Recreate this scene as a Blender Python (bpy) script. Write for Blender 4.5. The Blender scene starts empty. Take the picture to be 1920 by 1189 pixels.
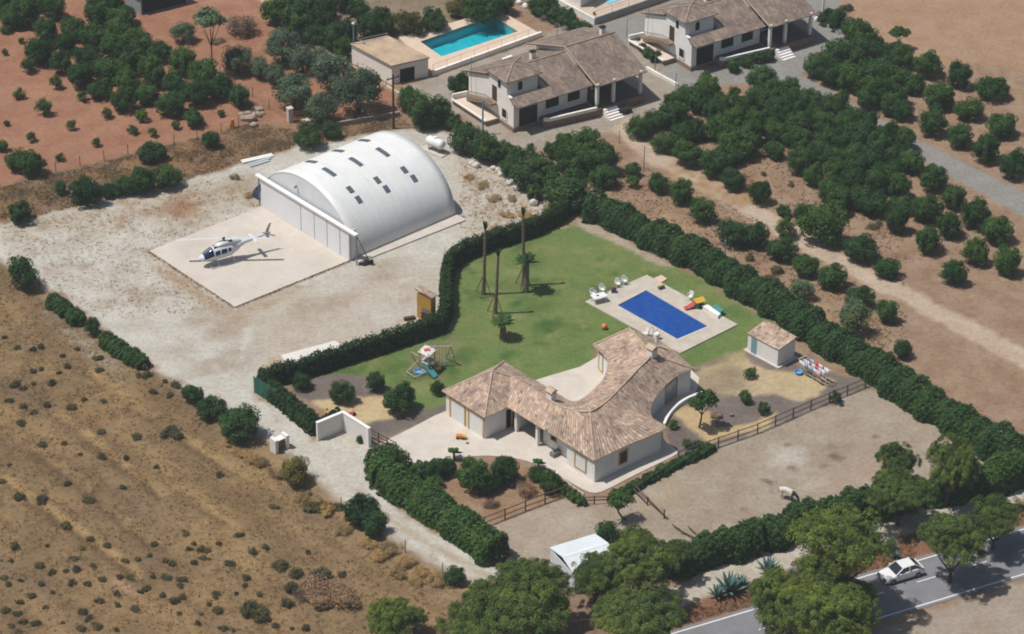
import bpy, math, random
import numpy as np
from mathutils import Vector, Matrix
S = bpy.context.scene
COL = S.collection
R = math.radians
# ------------------------------------------------------------------ camera
PITCH, FPX, CAMH, CX, CY = R(32.0), 5400.0, 159.0, 851.0, 594.5
CP, SP = math.cos(PITCH), math.sin(PITCH)
CAM = np.array([0.0, -CAMH / math.tan(PITCH), CAMH])
cd = bpy.data.cameras.new('camera')
cd.sensor_width = 36.0
cd.lens = FPX / 1920 * 36.0
cd.shift_x = (960 - CX) / 1920.0
cd.clip_start, cd.clip_end = 1.0, 6000.0
cam = bpy.data.objects.new('camera', cd)
cam.location = CAM
cam.rotation_euler = (R(90) - PITCH, 0, 0)
COL.objects.link(cam)
S.camera = cam
# ------------------------------------------------------------------ light
SUN_EL, SH_AZ = R(65.0), R(5.0)             # shadows fall to the photo's right
to_sun = Vector((-math.cos(SUN_EL) * math.cos(SH_AZ), -math.cos(SUN_EL) * math.sin(SH_AZ), math.sin(SUN_EL)))
W = bpy.data.worlds.new('World'); S.world = W; W.use_nodes = True
nt = W.node_tree
sky = nt.nodes.new('ShaderNodeTexSky'); sky.sky_type = 'NISHITA'; sky.sun_disc = False
sky.sun_elevation = SUN_EL; sky.sun_rotation = math.atan2(to_sun.x, to_sun.y)
sky.air_density = 1.2; sky.dust_density = 2.0
bg = nt.nodes['Background']; bg.inputs['Strength'].default_value = 0.065
nt.links.new(sky.outputs[0], bg.inputs['Color'])
sl = bpy.data.lights.new('sun', 'SUN'); sl.energy = 4.2; sl.angle = R(0.5); sl.color = (1.0, 0.968, 0.925)
so = bpy.data.objects.new('sun', sl); so.rotation_euler = to_sun.to_track_quat('Z', 'Y').to_euler(); so.location = (0, 0, 100)
COL.objects.link(so)
S.view_settings.view_transform = 'Standard'; S.view_settings.look = 'None'
S.view_settings.exposure = 0.08; S.view_settings.gamma = 1.0
S.cycles.filter_width = 1.9                  # the print is a soft one
# ------------------------------------------------------------------ helpers
def G(u, v, z=0.0):
    """point at height z on the line of sight of photo pixel (u, v)"""
    a, b = (u - CX) / FPX, (CY - v) / FPX
    d = np.array([a, CP + b * SP, -SP + b * CP])
    return CAM + (z - CAMH) / d[2] * d
def g2(u, v, z=0.0):
    p = G(u, v, z); return (float(p[0]), float(p[1]))
def scl(u, v, z=0.0):
    return 1.0 / (G(u + 1, v, z)[0] - G(u, v, z)[0])
def hgt(u, v0, v1):
    y0 = G(u, v0)[1]; lo, hi = 0.0, 40.0
    for _ in range(40):
        m = (lo + hi) / 2
        if G(u, v1, m)[1] > y0: lo = m
        else: hi = m
    return lo
def lin(c):
    return tuple(((x / 255) / 12.92 if x / 255 <= 0.04045 else ((x / 255 + 0.055) / 1.055) ** 2.4) for x in c)
ORD = ['first', 'second', 'third', 'fourth', 'fifth', 'sixth', 'seventh', 'eighth', 'ninth', 'tenth', 'eleventh', 'twelfth',
       'thirteenth', 'fourteenth', 'fifteenth', 'sixteenth', 'seventeenth', 'eighteenth', 'nineteenth', 'twentieth',
       'twenty-first', 'twenty-second', 'twenty-third', 'twenty-fourth', 'twenty-fifth']
ORG = {}
def tag(o, label=None, cat=None, group=None, kind=None):
    if label: o['label'] = label
    if cat: o['category'] = cat
    if group: o['group'] = group
    if kind: o['kind'] = kind
    return o
def thing(name, label, cat, loc=(0, 0, 0), rz=0.0, group=None, local=False):
    o = bpy.data.objects.new(name, None); COL.objects.link(o)
    o.empty_display_size = 0.3
    o.location = loc; o.rotation_euler = (0, 0, rz)
    ORG[o.name] = np.zeros(3) if local else np.array(loc, float)
    return tag(o, label, cat, group)
class MB:
    def __init__(s): s.v = []; s.f = []; s.uv = []
    def add(s, vs, fs):
        n = len(s.v); s.v += [tuple(float(c) for c in p) for p in vs]; s.f += [tuple(i + n for i in f) for f in fs]; return s
    def box(s, x0, x1, y0, y1, z0, z1, rot=0.0, c=(0, 0)):
        vs = [(x, y, z) for z in (z0, z1) for x, y in ((x0, y0), (x1, y0), (x1, y1), (x0, y1))]
        if rot:
            cr, sr = math.cos(rot), math.sin(rot)
            vs = [(c[0] + x * cr - y * sr, c[1] + x * sr + y * cr, z) for x, y, z in vs]
        elif c != (0, 0): vs = [(x + c[0], y + c[1], z) for x, y, z in vs]
        return s.add(vs, [(3, 2, 1, 0), (4, 5, 6, 7), (0, 1, 5, 4), (1, 2, 6, 5), (2, 3, 7, 6), (3, 0, 4, 7)])
    def prism(s, pts, z0, z1):
        n = len(pts)
        a = sum(pts[i][0] * pts[(i + 1) % n][1] - pts[(i + 1) % n][0] * pts[i][1] for i in range(n))
        if a < 0: pts = pts[::-1]
        f = lambda z, i: z[i] if isinstance(z, (list, tuple)) else z
        vs = [(p[0], p[1], f(z0, i)) for i, p in enumerate(pts)] + [(p[0], p[1], f(z1, i)) for i, p in enumerate(pts)]
        return s.add(vs, [tuple(range(n - 1, -1, -1)), tuple(range(n, 2 * n))] + [(i, (i + 1) % n, n + (i + 1) % n, n + i) for i in range(n)])
    def wall(s, p0, p1, a0, a1, z0, z1, o0, o1):
        """box on a wall line p0->p1, from a0 to a1 along it, offset o0..o1 to its right hand side"""
        p0 = np.array(p0[:2]); d = np.array(p1[:2]) - p0; d = d / np.linalg.norm(d); n = np.array([d[1], -d[0]])
        q = [p0 + d * a0 + n * o0, p0 + d * a1 + n * o0, p0 + d * a1 + n * o1, p0 + d * a0 + n * o1]
        return s.prism([tuple(x) for x in q], z0, z1)
    def tube(s, p0, p1, r0, r1=None, n=8, cap=True):
        r1 = r0 if r1 is None else r1
        p0, p1 = Vector(p0), Vector(p1); ax = (p1 - p0).normalized()
        t = ax.orthogonal().normalized(); b = ax.cross(t)
        vs = []
        for p, r in ((p0, r0), (p1, r1)):
            for k in range(n):
                a = 2 * math.pi * k / n; vs.append(p + (t * math.cos(a) + b * math.sin(a)) * r)
        fs = [(k, (k + 1) % n, n + (k + 1) % n, n + k) for k in range(n)]
        if cap: fs += [tuple(range(n - 1, -1, -1)), tuple(range(n, 2 * n))]
        return s.add(vs, fs)
    def path(s, pts, r, n=6):
        for a, b in zip(pts[:-1], pts[1:]): s.tube(a, b, r, r, n)
        return s
    def rings(s, rr, cap=True):
        n = len(rr[0]); vs = [p for r in rr for p in r]; fs = []
        for i in range(len(rr) - 1):
            for k in range(n):
                fs.append((i * n + k, i * n + (k + 1) % n, (i + 1) * n + (k + 1) % n, (i + 1) * n + k))
        if cap: fs += [tuple(range(n - 1, -1, -1)), tuple(range((len(rr) - 1) * n, len(rr) * n))]
        return s.add(vs, fs)
    def ball(s, c, rx, ry=None, rz=None, n=12, m=8, jit=0.0, seed=0):
        ry = rx if ry is None else ry; rz = rx if rz is None else rz; rg = random.Random(seed); rr = []
        for i in range(1, m):
            t = math.pi * i / m
            rr.append([(c[0] + rx * math.sin(t) * math.cos(2 * math.pi * k / n) * (1 + rg.uniform(-jit, jit)),
                        c[1] + ry * math.sin(t) * math.sin(2 * math.pi * k / n) * (1 + rg.uniform(-jit, jit)),
                        c[2] - rz * math.cos(t) * (1 + rg.uniform(-jit, jit) * .6)) for k in range(n)])
        return s.rings(rr)
    def obj(s, name, mat, parent=None, at=None, smooth=False, bevel=0.0, mods=None):
        org = ORG.get(parent.name, np.zeros(3)) if parent is not None else (np.array(at, float) if at is not None else np.zeros(3))
        vs = [tuple(np.array(p) - org) for p in s.v]
        me = bpy.data.meshes.new(name); me.from_pydata(vs, [], s.f)
        if s.uv:
            ul = me.uv_layers.new(name='UVMap')
            flat = [c for f in s.uv for p in f for c in p]
            ul.data.foreach_set('uv', flat)
        for m in (mat if isinstance(mat, (list, tuple)) else [mat]): me.materials.append(m)
        if smooth: me.shade_smooth()
        me.validate(); me.update()
        o = bpy.data.objects.new(name, me); COL.objects.link(o)
        if parent is not None: o.parent = parent; ORG[o.name] = org
        else: o.location = org; ORG[o.name] = org
        if bevel:
            b = o.modifiers.new('bevel', 'BEVEL'); b.width = bevel; b.segments = 2; b.limit_method = 'ANGLE'
        return o
# ------------------------------------------------------------------ materials
def nodes(name):
    m = bpy.data.materials.new(name); m.use_nodes = True
    t = m.node_tree; return m, t, t.nodes['Principled BSDF']
def N(t, typ, **kw):
    n = t.nodes.new(typ)
    for k, v in kw.items():
        if k in n.inputs: n.inputs[k].default_value = v
        else: setattr(n, k, v)
    return n
def mix(t, a, b, f, mode='MIX'):
    n = t.nodes.new('ShaderNodeMix'); n.data_type = 'RGBA'; n.blend_type = mode
    for sock, val in ((n.inputs[0], f), (n.inputs[6], a), (n.inputs[7], b)):
        if isinstance(val, bpy.types.NodeSocket): t.links.new(val, sock)
        else: sock.default_value = val if not isinstance(val, tuple) else (*val[:3], 1)
    return n.outputs[2]
def ramp(t, fac, pts):
    n = t.nodes.new('ShaderNodeValToRGB'); e = n.color_ramp.elements
    while len(e) < len(pts): e.new(0.5)
    for el, (p, c) in zip(e, pts):
        el.position = p; el.color = (*c[:3], 1) if isinstance(c, tuple) else (c, c, c, 1)
    t.links.new(fac, n.inputs[0]); return n.outputs[0]
def noise(t, scale, detail=4, rough=.6, coord=None, dist=0.0):
    n = N(t, 'ShaderNodeTexNoise', Scale=scale, Detail=detail, Roughness=rough, Distortion=dist)
    if coord is None:
        c = t.nodes.new('ShaderNodeNewGeometry'); coord = c.outputs['Position']
    t.links.new(coord, n.inputs['Vector']); return n.outputs['Fac']
def bump(t, bs, h, strength=.3, dist=.05):
    b = N(t, 'ShaderNodeBump', Strength=strength, Distance=dist); t.links.new(h, b.inputs['Height']); t.links.new(b.outputs[0], bs.inputs['Normal'])
def mat(name, c, rough=.75, var=.14, scale=1.2, bmp=.15, spec=.3, metal=0.0, c2=None):
    m, t, bs = nodes(name)
    a = lin(c); d = lin(c2) if c2 else tuple(x * (1 - var * 2) for x in a)
    n1 = noise(t, scale, 5, .62); n2 = noise(t, scale * 9, 3, .6)
    f = ramp(t, n1, [(.35, 0.0), (.68, 1.0)]); k = mix(t, a, d, f)
    k2 = mix(t, k, ramp(t, n2, [(.3, 1 - var), (.7, 1 + var * .4)]), 1.0, 'MULTIPLY')
    t.links.new(k2, bs.inputs['Base Color'])
    bs.inputs['Roughness'].default_value = rough; bs.inputs['Specular IOR Level'].default_value = spec; bs.inputs['Metallic'].default_value = metal
    if bmp: bump(t, bs, n2, bmp)
    return m
def leafmat(name, c, c2, transl=.22, hue=.5):
    """c, c2: young/sunny and old leaf colours; every leaf and every plant gets its own mix"""
    m, t, bs = nodes(name)
    at = N(t, 'ShaderNodeAttribute', attribute_name='rnd'); oi = t.nodes.new('ShaderNodeObjectInfo')
    k = mix(t, lin(c2), lin(c), at.outputs['Fac'])
    tone = ramp(t, oi.outputs['Random'], [(0.0, (.62, .70, .72)), (.35, (.9, .94, .95)), (.7, (1.05, 1.03, .98)), (1.0, (1.26, 1.2, .95))])
    k = mix(t, k, tone, 1.0, 'MULTIPLY')
    big = noise(t, .16, 3, .6); k = mix(t, k, mix(t, k, (1.5, 1.25, .8), 1.0, 'MULTIPLY'), ramp(t, big, [(.5, 0.0), (.72, .8)]))
    n = noise(t, .9, 3, .6)
    k = mix(t, k, ramp(t, n, [(.3, (.72, .75, .78)), (.7, (1.25, 1.2, 1.05))]), 1.0, 'MULTIPLY')
    t.links.new(k, bs.inputs['Base Color']); bs.inputs['Roughness'].default_value = .7; bs.inputs['Specular IOR Level'].default_value = .06
    tr = t.nodes.new('ShaderNodeBsdfTranslucent'); t.links.new(k, tr.inputs['Color'])
    mx = t.nodes.new('ShaderNodeMixShader'); mx.inputs[0].default_value = transl
    t.links.new(bs.outputs[0], mx.inputs[1]); t.links.new(tr.outputs[0], mx.inputs[2])
    t.links.new(mx.outputs[0], t.nodes['Material Output'].inputs['Surface'])
    return m
def tilemat(name, cols, sx=.29, sy=.34, gap=.42):
    """clay pan tiles: rows run down the slope (UV in metres: u along the eave, v up the slope)"""
    m, t, bs = nodes(name)
    uv = t.nodes.new('ShaderNodeUVMap')
    sep = t.nodes.new('ShaderNodeSeparateXYZ'); t.links.new(uv.outputs[0], sep.inputs[0])
    def mth(op, a, b=None):
        n = t.nodes.new('ShaderNodeMath'); n.operation = op
        for i, q in enumerate((a, b)):
            if q is None: continue
            if isinstance(q, bpy.types.NodeSocket): t.links.new(q, n.inputs[i])
            else: n.inputs[i].default_value = q
        return n.outputs[0]
    ui, vi = mth('DIVIDE', sep.outputs[0], sx), mth('DIVIDE', sep.outputs[1], sy)
    fu, fv = mth('FRACT', ui), mth('FRACT', vi)
    cu, cv = mth('FLOOR', ui), mth('FLOOR', vi)
    cb = t.nodes.new('ShaderNodeCombineXYZ'); t.links.new(cu, cb.inputs[0]); t.links.new(cv, cb.inputs[1])
    wn = t.nodes.new('ShaderNodeTexWhiteNoise'); wn.noise_dimensions = '3D'; t.links.new(cb.outputs[0], wn.inputs['Vector'])
    k = ramp(t, wn.outputs['Value'], [(i / (len(cols) - 1), lin(c)) for i, c in enumerate(cols)])
    big = noise(t, .55, 5, .65)
    k = mix(t, k, ramp(t, big, [(.34, (.62, .61, .61)), (.62, (1.06, 1.04, 1.0))]), 1.0, 'MULTIPLY')
    prof = mth('ABSOLUTE', mth('SUBTRACT', mth('MULTIPLY', fu, 2.0), 1.0))          # 1 in the channel between two tile rows
    dirt = ramp(t, prof, [(gap, (1, 1, 1)), (1.0, (.6, .57, .55))])
    k = mix(t, k, dirt, 1.0, 'MULTIPLY')
    t.links.new(k, bs.inputs['Base Color']); bs.inputs['Roughness'].default_value = .85; bs.inputs['Specular IOR Level'].default_value = .2
    h = mth('ADD', mth('SUBTRACT', 1.0, mth('POWER', prof, 2.0)), mth('MULTIPLY', fv, -.25))
    bump(t, bs, h, .6, .05)
    return m
m_white = mat('white_render', (228, 226, 221), .85, .05, .8, .08)
m_shell = mat('white_metal', (218, 221, 221), .5, .04, .35, .04, .4)
m_conc = mat('pale_concrete', (192, 184, 174), .9, .06, .5, .1, .2, c2=(180, 171, 160))
m_deck = mat('pool_deck_stone', (186, 177, 164), .85, .07, .9, .1, .2, c2=(170, 160, 146))
m_grey = mat('grey_metal', (120, 122, 122), .5, .1, 2)
m_dark = mat('near_black', (26, 26, 28), .7, .1, 2)
m_wood = mat('weathered_wood', (96, 78, 66), .85, .2, 4)
m_brownwood = mat('brown_wood', (92, 60, 42), .8, .2, 3)
m_ochre = mat('ochre_trim', (196, 158, 84), .8, .12, 3)
m_bark = mat('bark', (84, 70, 58), .95, .25, 5, .5)
m_glass = mat('dark_glass', (34, 40, 50), .12, .05, 1, 0, .6)
m_iron = mat('dark_iron', (44, 42, 42), .6, .15, 4)
m_plastic = mat('white_plastic', (222, 222, 220), .4, .04, 2, 0, .5)
m_stone = mat('rough_stone', (150, 132, 112), .95, .25, 2.5, .5)
m_rail = mat('galvanised_steel', (140, 142, 142), .45, .1, 3, 0, .5, .3)
# ------------------------------------------------------------------ ground: one relief grid, split by kind of surface
rng = np.random.default_rng(7)
def nz(x, y, sc, seed, n=9):
    r = np.random.default_rng(seed); o = np.zeros_like(x)
    for i in range(n):
        a = r.uniform(0, 2 * np.pi); k = 2 * np.pi / sc * r.uniform(.6, 1.7)
        o += np.sin(k * (x * np.cos(a) + y * np.sin(a)) + r.uniform(0, 6.28) + 1.3 * np.sin(k * .6 * (y * np.cos(a) - x * np.sin(a)) + r.uniform(0, 6.28)))
    return o / math.sqrt(n) * 1.0
GX = np.arange(-84, 92.01, .34); GY = np.arange(-64, 104.01, .34)
XX, YY = np.meshgrid(GX, GY); xx, yy = XX.ravel(), YY.ravel()
def sdf(poly, x, y):
    """signed distance, positive inside"""
    p = np.array(poly); d = np.full(x.shape, 1e9); ins = np.zeros(x.shape, bool)
    for i in range(len(p)):
        a, b = p[i], p[(i + 1) % len(p)]; e = b - a
        t = np.clip(((x - a[0]) * e[0] + (y - a[1]) * e[1]) / max(e @ e, 1e-9), 0, 1)
        d = np.minimum(d, (x - a[0] - t * e[0]) ** 2 + (y - a[1] - t * e[1]) ** 2)
        c = ((a[1] > y) != (b[1] > y)) & (x < (b[0] - a[0]) * (y - a[1]) / (b[1] - a[1] + 1e-12) + a[0])
        ins ^= c
    d = np.sqrt(d); return np.where(ins, d, -d)
def ldist(line, x, y):
    p = np.array(line); d = np.full(x.shape, 1e9)
    for a, b in zip(p[:-1], p[1:]):
        e = b - a; t = np.clip(((x - a[0]) * e[0] + (y - a[1]) * e[1]) / max(e @ e, 1e-9), 0, 1)
        d = np.minimum(d, (x - a[0] - t * e[0]) ** 2 + (y - a[1] - t * e[1]) ** 2)
    return np.sqrt(d)
KA = 1.30                     # how much brighter sunlit ground shows than its albedo
def alb(c):
    a = np.array(lin(c)); g = a.mean(); return (a * .92 + g * .08) * np.array((.965, 1.0, .98)) / KA
# name, object, polygon (photo px), main colour, second colour, edge softness m, raggedness m, relief m
Z = []
def zone(obj, pts, a, b, soft=.8, rag=.9, rel=.04, line=None): Z.append((obj, pts, a, b, soft, rag, rel, line))
zone('red_field', [(-250, 30), (0, 22), (100, -80), (480, -80), (545, 60), (600, 94), (665, 129), (765, 188), (748, 214), (595, 240), (480, 226), (240, 290), (0, 350), (-250, 400)], (170, 121, 94), (153, 104, 79), .5, .6, .05)
zone('red_field', [(395, 150), (470, 205), (540, 232), (570, 240), (480, 226), (420, 190)], (172, 128, 98), (150, 108, 80), 1.5, 1, .05)
zone('scrub_bank', [(-250, 405), (0, 349), (240, 291), (480, 227), (560, 247), (748, 215), (775, 238), (660, 262), (560, 277), (330, 345), (150, 388), (0, 425), (-250, 480)], (122, 102, 84), (150, 112, 76), .7, .9, .08)
zone('gravel_yard', [(-250, 480), (0, 422), (150, 387), (330, 345), (560, 276), (650, 260), (775, 240), (845, 250), (870, 285), (930, 315), (985, 345), (1030, 385), (1040, 410), (960, 445), (870, 478), (835, 505), (835, 600), (640, 660), (480, 705), (480, 740), (535, 775), (592, 822), (640, 802), (696, 832), (706, 850), (692, 900), (720, 935), (780, 985), (850, 1025), (930, 1062), (1000, 1105), (940, 1125), (880, 1097), (800, 1056), (700, 992), (640, 950), (590, 897), (510, 836), (400, 755), (290, 690), (180, 600), (95, 545), (60, 520), (-30, 480)], (205, 198, 189), (188, 176, 162), .6, .7, .03)
zone('gravel_yard', [(0, 428), (150, 392), (330, 350), (430, 340), (480, 325), (492, 385), (380, 425), (330, 445), (250, 420), (200, 440), (120, 430), (20, 460)], (166, 146, 126), (196, 182, 166), 1.6, 1.8, .06)
zone('gravel_yard', [(200, 385), (280, 372), (400, 360), (380, 395), (270, 425), (225, 420)], (156, 112, 78), (180, 158, 136), 1.5, 1.5, .05)
zone('gravel_yard', [(860, 262), (935, 312), (1020, 380), (1035, 400), (960, 445), (880, 470), (870, 400), (850, 330)], (184, 166, 146), (204, 194, 182), 1.5, 1.5, .05)
zone('gravel_yard', [(430, 580), (660, 495), (830, 500), (830, 600), (640, 650), (480, 690), (400, 620)], (182, 164, 148), (194, 182, 168), 2.5, 1.5, .03)
zone('gravel_yard', [(280, 470), (330, 512), (440, 585), (600, 520), (590, 530), (440, 605), (300, 520), (262, 470)], (170, 140, 108), (188, 170, 150), .7, .7, .04)
zone('gravel_yard', [(480, 690), (530, 665), (640, 640), (640, 655), (540, 690), (490, 710)], (196, 168, 134), (180, 160, 140), .8, .8, .03)
zone('gravel_yard', None, (172, 146, 118), (188, 170, 150), .5, .5, 0, ([(640, 905), (700, 950), (780, 1008), (860, 1050), (930, 1085)], .38))
for ln in ([(600, 870), (660, 930), (760, 1010), (880, 1080)], [(680, 890), (720, 945), (800, 1000), (920, 1068)], [(520, 800), (440, 730), (380, 660), (330, 600)], [(560, 800), (500, 730), (450, 670), (470, 610)]):
    zone('gravel_yard', None, (208, 202, 194), (196, 186, 174), .5, .3, 0, (ln, .3))
zone('hillside', [(-300, 470), (0, 488), (60, 540), (95, 573), (180, 625), (290, 703), (380, 760), (450, 815), (510, 850), (570, 905), (640, 958), (700, 1000), (800, 1064), (860, 1100), (930, 1150), (990, 1300), (-300, 1300)], (146, 118, 85), (124, 100, 72), .5, .8, .10)
zone('hillside', [(60, 558), (110, 602), (190, 655), (240, 700), (225, 712), (120, 640), (70, 592)], (166, 152, 136), (150, 128, 102), .9, 1, .06)
zone('hillside', [(440, 800), (520, 838), (600, 915), (700, 990), (860, 1088), (900, 1140), (820, 1125), (700, 1060), (560, 955), (470, 862)], (166, 134, 92), (140, 116, 90), 1.2, 1.3, .10)
zone('hillside', [(470, 850), (560, 920), (660, 1010), (640, 1000), (540, 930), (460, 870)], (142, 120, 100), (150, 124, 92), 1, 1, .08)
zone('hillside', [(700, 1130), (860, 1110), (930, 1200), (930, 1300), (640, 1300)], (160, 128, 98), (140, 112, 86), 2, 2, .08)
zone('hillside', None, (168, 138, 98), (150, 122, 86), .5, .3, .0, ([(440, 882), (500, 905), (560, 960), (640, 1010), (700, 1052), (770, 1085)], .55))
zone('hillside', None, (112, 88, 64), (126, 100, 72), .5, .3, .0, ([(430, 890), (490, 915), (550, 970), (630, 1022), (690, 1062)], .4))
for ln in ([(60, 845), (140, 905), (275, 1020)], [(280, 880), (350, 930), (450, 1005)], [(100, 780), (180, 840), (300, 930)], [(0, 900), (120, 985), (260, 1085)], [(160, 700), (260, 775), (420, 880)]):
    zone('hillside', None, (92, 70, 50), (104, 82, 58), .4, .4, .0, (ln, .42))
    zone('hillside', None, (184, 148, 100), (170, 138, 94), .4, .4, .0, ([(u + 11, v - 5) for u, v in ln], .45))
zone('hillside', None, (186, 144, 116), (170, 134, 104), .4, .3, .0, ([(215, 1090), (260, 1115), (315, 1165)], .35))
zone('lawn', [(1080, 425), (1000, 440), (900, 478), (850, 500), (846, 560), (848, 615), (760, 650), (600, 692), (560, 712), (700, 708), (720, 735), (790, 775), (840, 765), (1000, 715), (1110, 685), (1120, 640), (1280, 695), (1400, 655), (1425, 640), (1450, 600), (1400, 575), (1300, 515), (1220, 480), (1110, 425)], (97, 121, 61), (118, 131, 72), .35, .35, .02)
for q in ([(880, 520), (960, 500), (980, 560), (900, 590)], [(1000, 590), (1090, 560), (1120, 620), (1030, 650)], [(880, 690), (980, 640), (1050, 660), (940, 700)], [(1080, 440), (1180, 470), (1160, 510), (1060, 500)]):
    zone('lawn', q, (134, 136, 80), (96, 122, 60), 2.4, 2.6, .02)
zone('lawn', [(770, 670), (850, 630), (862, 680), (820, 710), (775, 700)], (134, 118, 86), (118, 116, 78), 1.2, 1, .03)
zone('soil_strip', [(1080, 405), (1120, 420), (1200, 462), (1262, 500), (1235, 497), (1150, 455), (1092, 432)], (182, 166, 148), (164, 144, 122), .4, .5, .03)
zone('garden_bed', [(548, 712), (640, 700), (700, 708), (742, 730), (732, 742), (650, 747), (580, 757), (543, 735)], (128, 114, 108), (112, 98, 92), .25, .3, .03)
zone('garden_bed', [(578, 752), (650, 745), (738, 741), (767, 760), (745, 785), (692, 797), (628, 782)], (206, 180, 138), (196, 168, 124), .25, .3, .03)
zone('garden_bed', [(668, 802), (700, 790), (745, 783), (790, 765), (838, 762), (836, 775), (720, 822), (690, 826)], (128, 116, 108), (108, 96, 90), .3, .3, .03)
zone('garden_bed', [(1290, 693), (1400, 657), (1440, 660), (1510, 690), (1620, 712), (1640, 722), (1500, 792), (1300, 862), (1262, 857), (1245, 800)], (130, 116, 110), (112, 98, 92), .3, .4, .03)
zone('garden_bed', [(1300, 698), (1390, 668), (1425, 692), (1500, 700), (1565, 712), (1532, 742), (1490, 752), (1440, 737), (1400, 746), (1345, 735), (1302, 722)], (198, 175, 138), (184, 160, 122), .3, .4, .03)
zone('garden_bed', [(1298, 700), (1370, 676), (1405, 700), (1410, 735), (1345, 737), (1300, 722)], (166, 146, 118), (150, 130, 104), 1.2, .8, .03)
zone('garden_bed', [(1256, 772), (1290, 763), (1330, 772), (1345, 802), (1400, 797), (1455, 773), (1440, 800), (1370, 817), (1330, 832), (1276, 790)], (200, 172, 128), (188, 160, 116), .3, .3, .03)
zone('garden_bed', [(1305, 694), (1400, 657), (1402, 668), (1315, 708)], (160, 146, 96), (178, 160, 122), .6, .6, .03)
zone('paddock', [(1272, 866), (1400, 818), (1620, 729), (1660, 738), (1720, 770), (1990, 830), (1990, 900), (1600, 975), (1460, 1010), (1300, 1055), (1160, 1060), (1040, 1090), (950, 1060), (915, 990), (1050, 935), (1090, 950), (1140, 945)], (174, 158, 141), (158, 138, 118), .35, .5, .04)
zone('paddock', [(1440, 845), (1475, 835), (1510, 845), (1500, 868), (1455, 868)], (196, 188, 178), (184, 170, 156), 1.4, .8, .03)
zone('paddock', [(1560, 900), (1640, 840), (1700, 880), (1640, 950)], (168, 140, 118), (176, 156, 140), 2.5, 2, .04)
zone('paddock', [(1200, 930), (1250, 905), (1280, 930), (1230, 960)], (170, 142, 114), (180, 158, 140), 1.5, 1, .04)
zone('paddock', [(915, 990), (1050, 935), (1130, 950), (1100, 1000), (1000, 1040)], (182, 164, 148), (166, 146, 128), 1.5, 1, .04)
for u, v, a_ in ((1438, 903, 12), (1568, 858, 14), (1547, 873, 7), (1490, 879, 9), (1376, 977, 6), (1475, 834, 4), (1560, 838, 7), (1395, 955, 4), (1240, 955, 6), (1640, 818, 5)):
    zone('paddock', [(u - a_, v - a_ * .3), (u, v - a_ * .5), (u + a_, v), (u + a_ * .6, v + a_ * .5), (u - a_ * .5, v + a_ * .3)], (96, 76, 62), (112, 88, 70), .4, .35, .03)
zone('front_garden', [(790, 880), (880, 870), (960, 865), (1020, 885), (1070, 920), (1050, 935), (915, 987), (860, 960), (800, 910)], (164, 136, 110), (146, 108, 78), .3, .4, .06)
zone('neighbour_yard', [(755, 165), (840, 135), (1010, 75), (1060, 40), (1180, 70), (1265, 160), (1272, 198), (1205, 215), (1172, 237), (1060, 272), (1000, 287), (930, 275), (880, 225), (820, 195)], (172, 160, 147), (158, 142, 126), .3, .3, .01)
zone('driveway', [(985, 20), (1130, 45), (1240, 10), (1320, -40), (1560, -40), (1600, 60), (1628, 95), (1575, 92), (1530, 120), (1502, 140), (1562, 172), (1720, 262), (1990, 395), (1990, 445), (1700, 285), (1560, 197), (1490, 162), (1420, 152), (1330, 162), (1268, 166), (1230, 115), (1150, 70), (1060, 45)], (152, 148, 145), (142, 136, 130), .2, .15, .01)
zone('farm_track', [(1145, 240), (1178, 220), (1215, 268), (1310, 318), (1420, 383), (1520, 438), (1620, 498), (1720, 548), (1990, 690), (1990, 730), (1720, 582), (1600, 522), (1500, 468), (1400, 408), (1290, 343), (1200, 292)], (200, 177, 156), (182, 157, 134), .5, .5, .03)
zone('ground', [(490, -60), (545, 58), (660, 125), (780, 72), (930, 12), (1000, 0), (1000, -80), (490, -80)], (150, 130, 108), (128, 110, 88), .5, .6, .05)
zone('ground', [(1560, -60), (1990, -60), (1990, 130), (1700, 115), (1640, 60), (1590, 20)], (176, 142, 118), (164, 128, 96), .8, 1, .05)
for q in ([(1310, 330), (1420, 330), (1450, 380), (1380, 390)], [(1230, 400), (1300, 420), (1330, 470), (1270, 460)], [(1440, 520), (1530, 560), (1600, 640), (1500, 590)], [(1270, 300), (1350, 340), (1330, 360), (1260, 330)]):
    zone('ground', q, (178, 146, 108), (158, 120, 90), 2, 2, .05)
zone('verge_track', [(1150, 1160), (1265, 1098), (1330, 1068), (1484, 1024), (1600, 988), (1720, 942), (1990, 862), (1990, 915), (1720, 1000), (1600, 1036), (1490, 1064), (1403, 1090), (1300, 1128), (1160, 1220)], (204, 194, 182), (182, 166, 148), .3, .5, .03)
zone('red_verge', [(1150, 1225), (1300, 1130), (1403, 1092), (1490, 1066), (1600, 1038), (1720, 1002), (1990, 917), (1990, 990), (1700, 1075), (1403, 1160), (1270, 1205), (1160, 1260)], (150, 100, 78), (134, 96, 76), .35, .5, .08)
zone('red_verge', [(1240, 1190), (1403, 1138), (1560, 1092), (1720, 1045), (1990, 965), (1990, 1000), (1400, 1160), (1230, 1210)], (158, 136, 124), (146, 124, 112), .3, .3, .03)
zone('red_verge', [(1500, 1240), (1720, 1155), (1990, 1065), (1990, 1400), (1500, 1400)], (172, 156, 142), (160, 140, 122), .3, .3, .03)
zone('red_verge', [(930, 1100), (1040, 1070), (1150, 1040), (1250, 1120), (1150, 1230), (900, 1300)], (150, 124, 104), (134, 104, 84), 1, 1, .05)
cA = np.tile(alb((166, 138, 114)), (xx.size, 1)); cB = np.tile(alb((146, 114, 90)), (xx.size, 1))
dom = np.zeros(xx.size, int); rel = np.full(xx.size, .07)
names = ['ground']
n_a, n_b = nz(xx, yy, 2.4, 1), nz(xx, yy, 6.5, 2)
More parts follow.
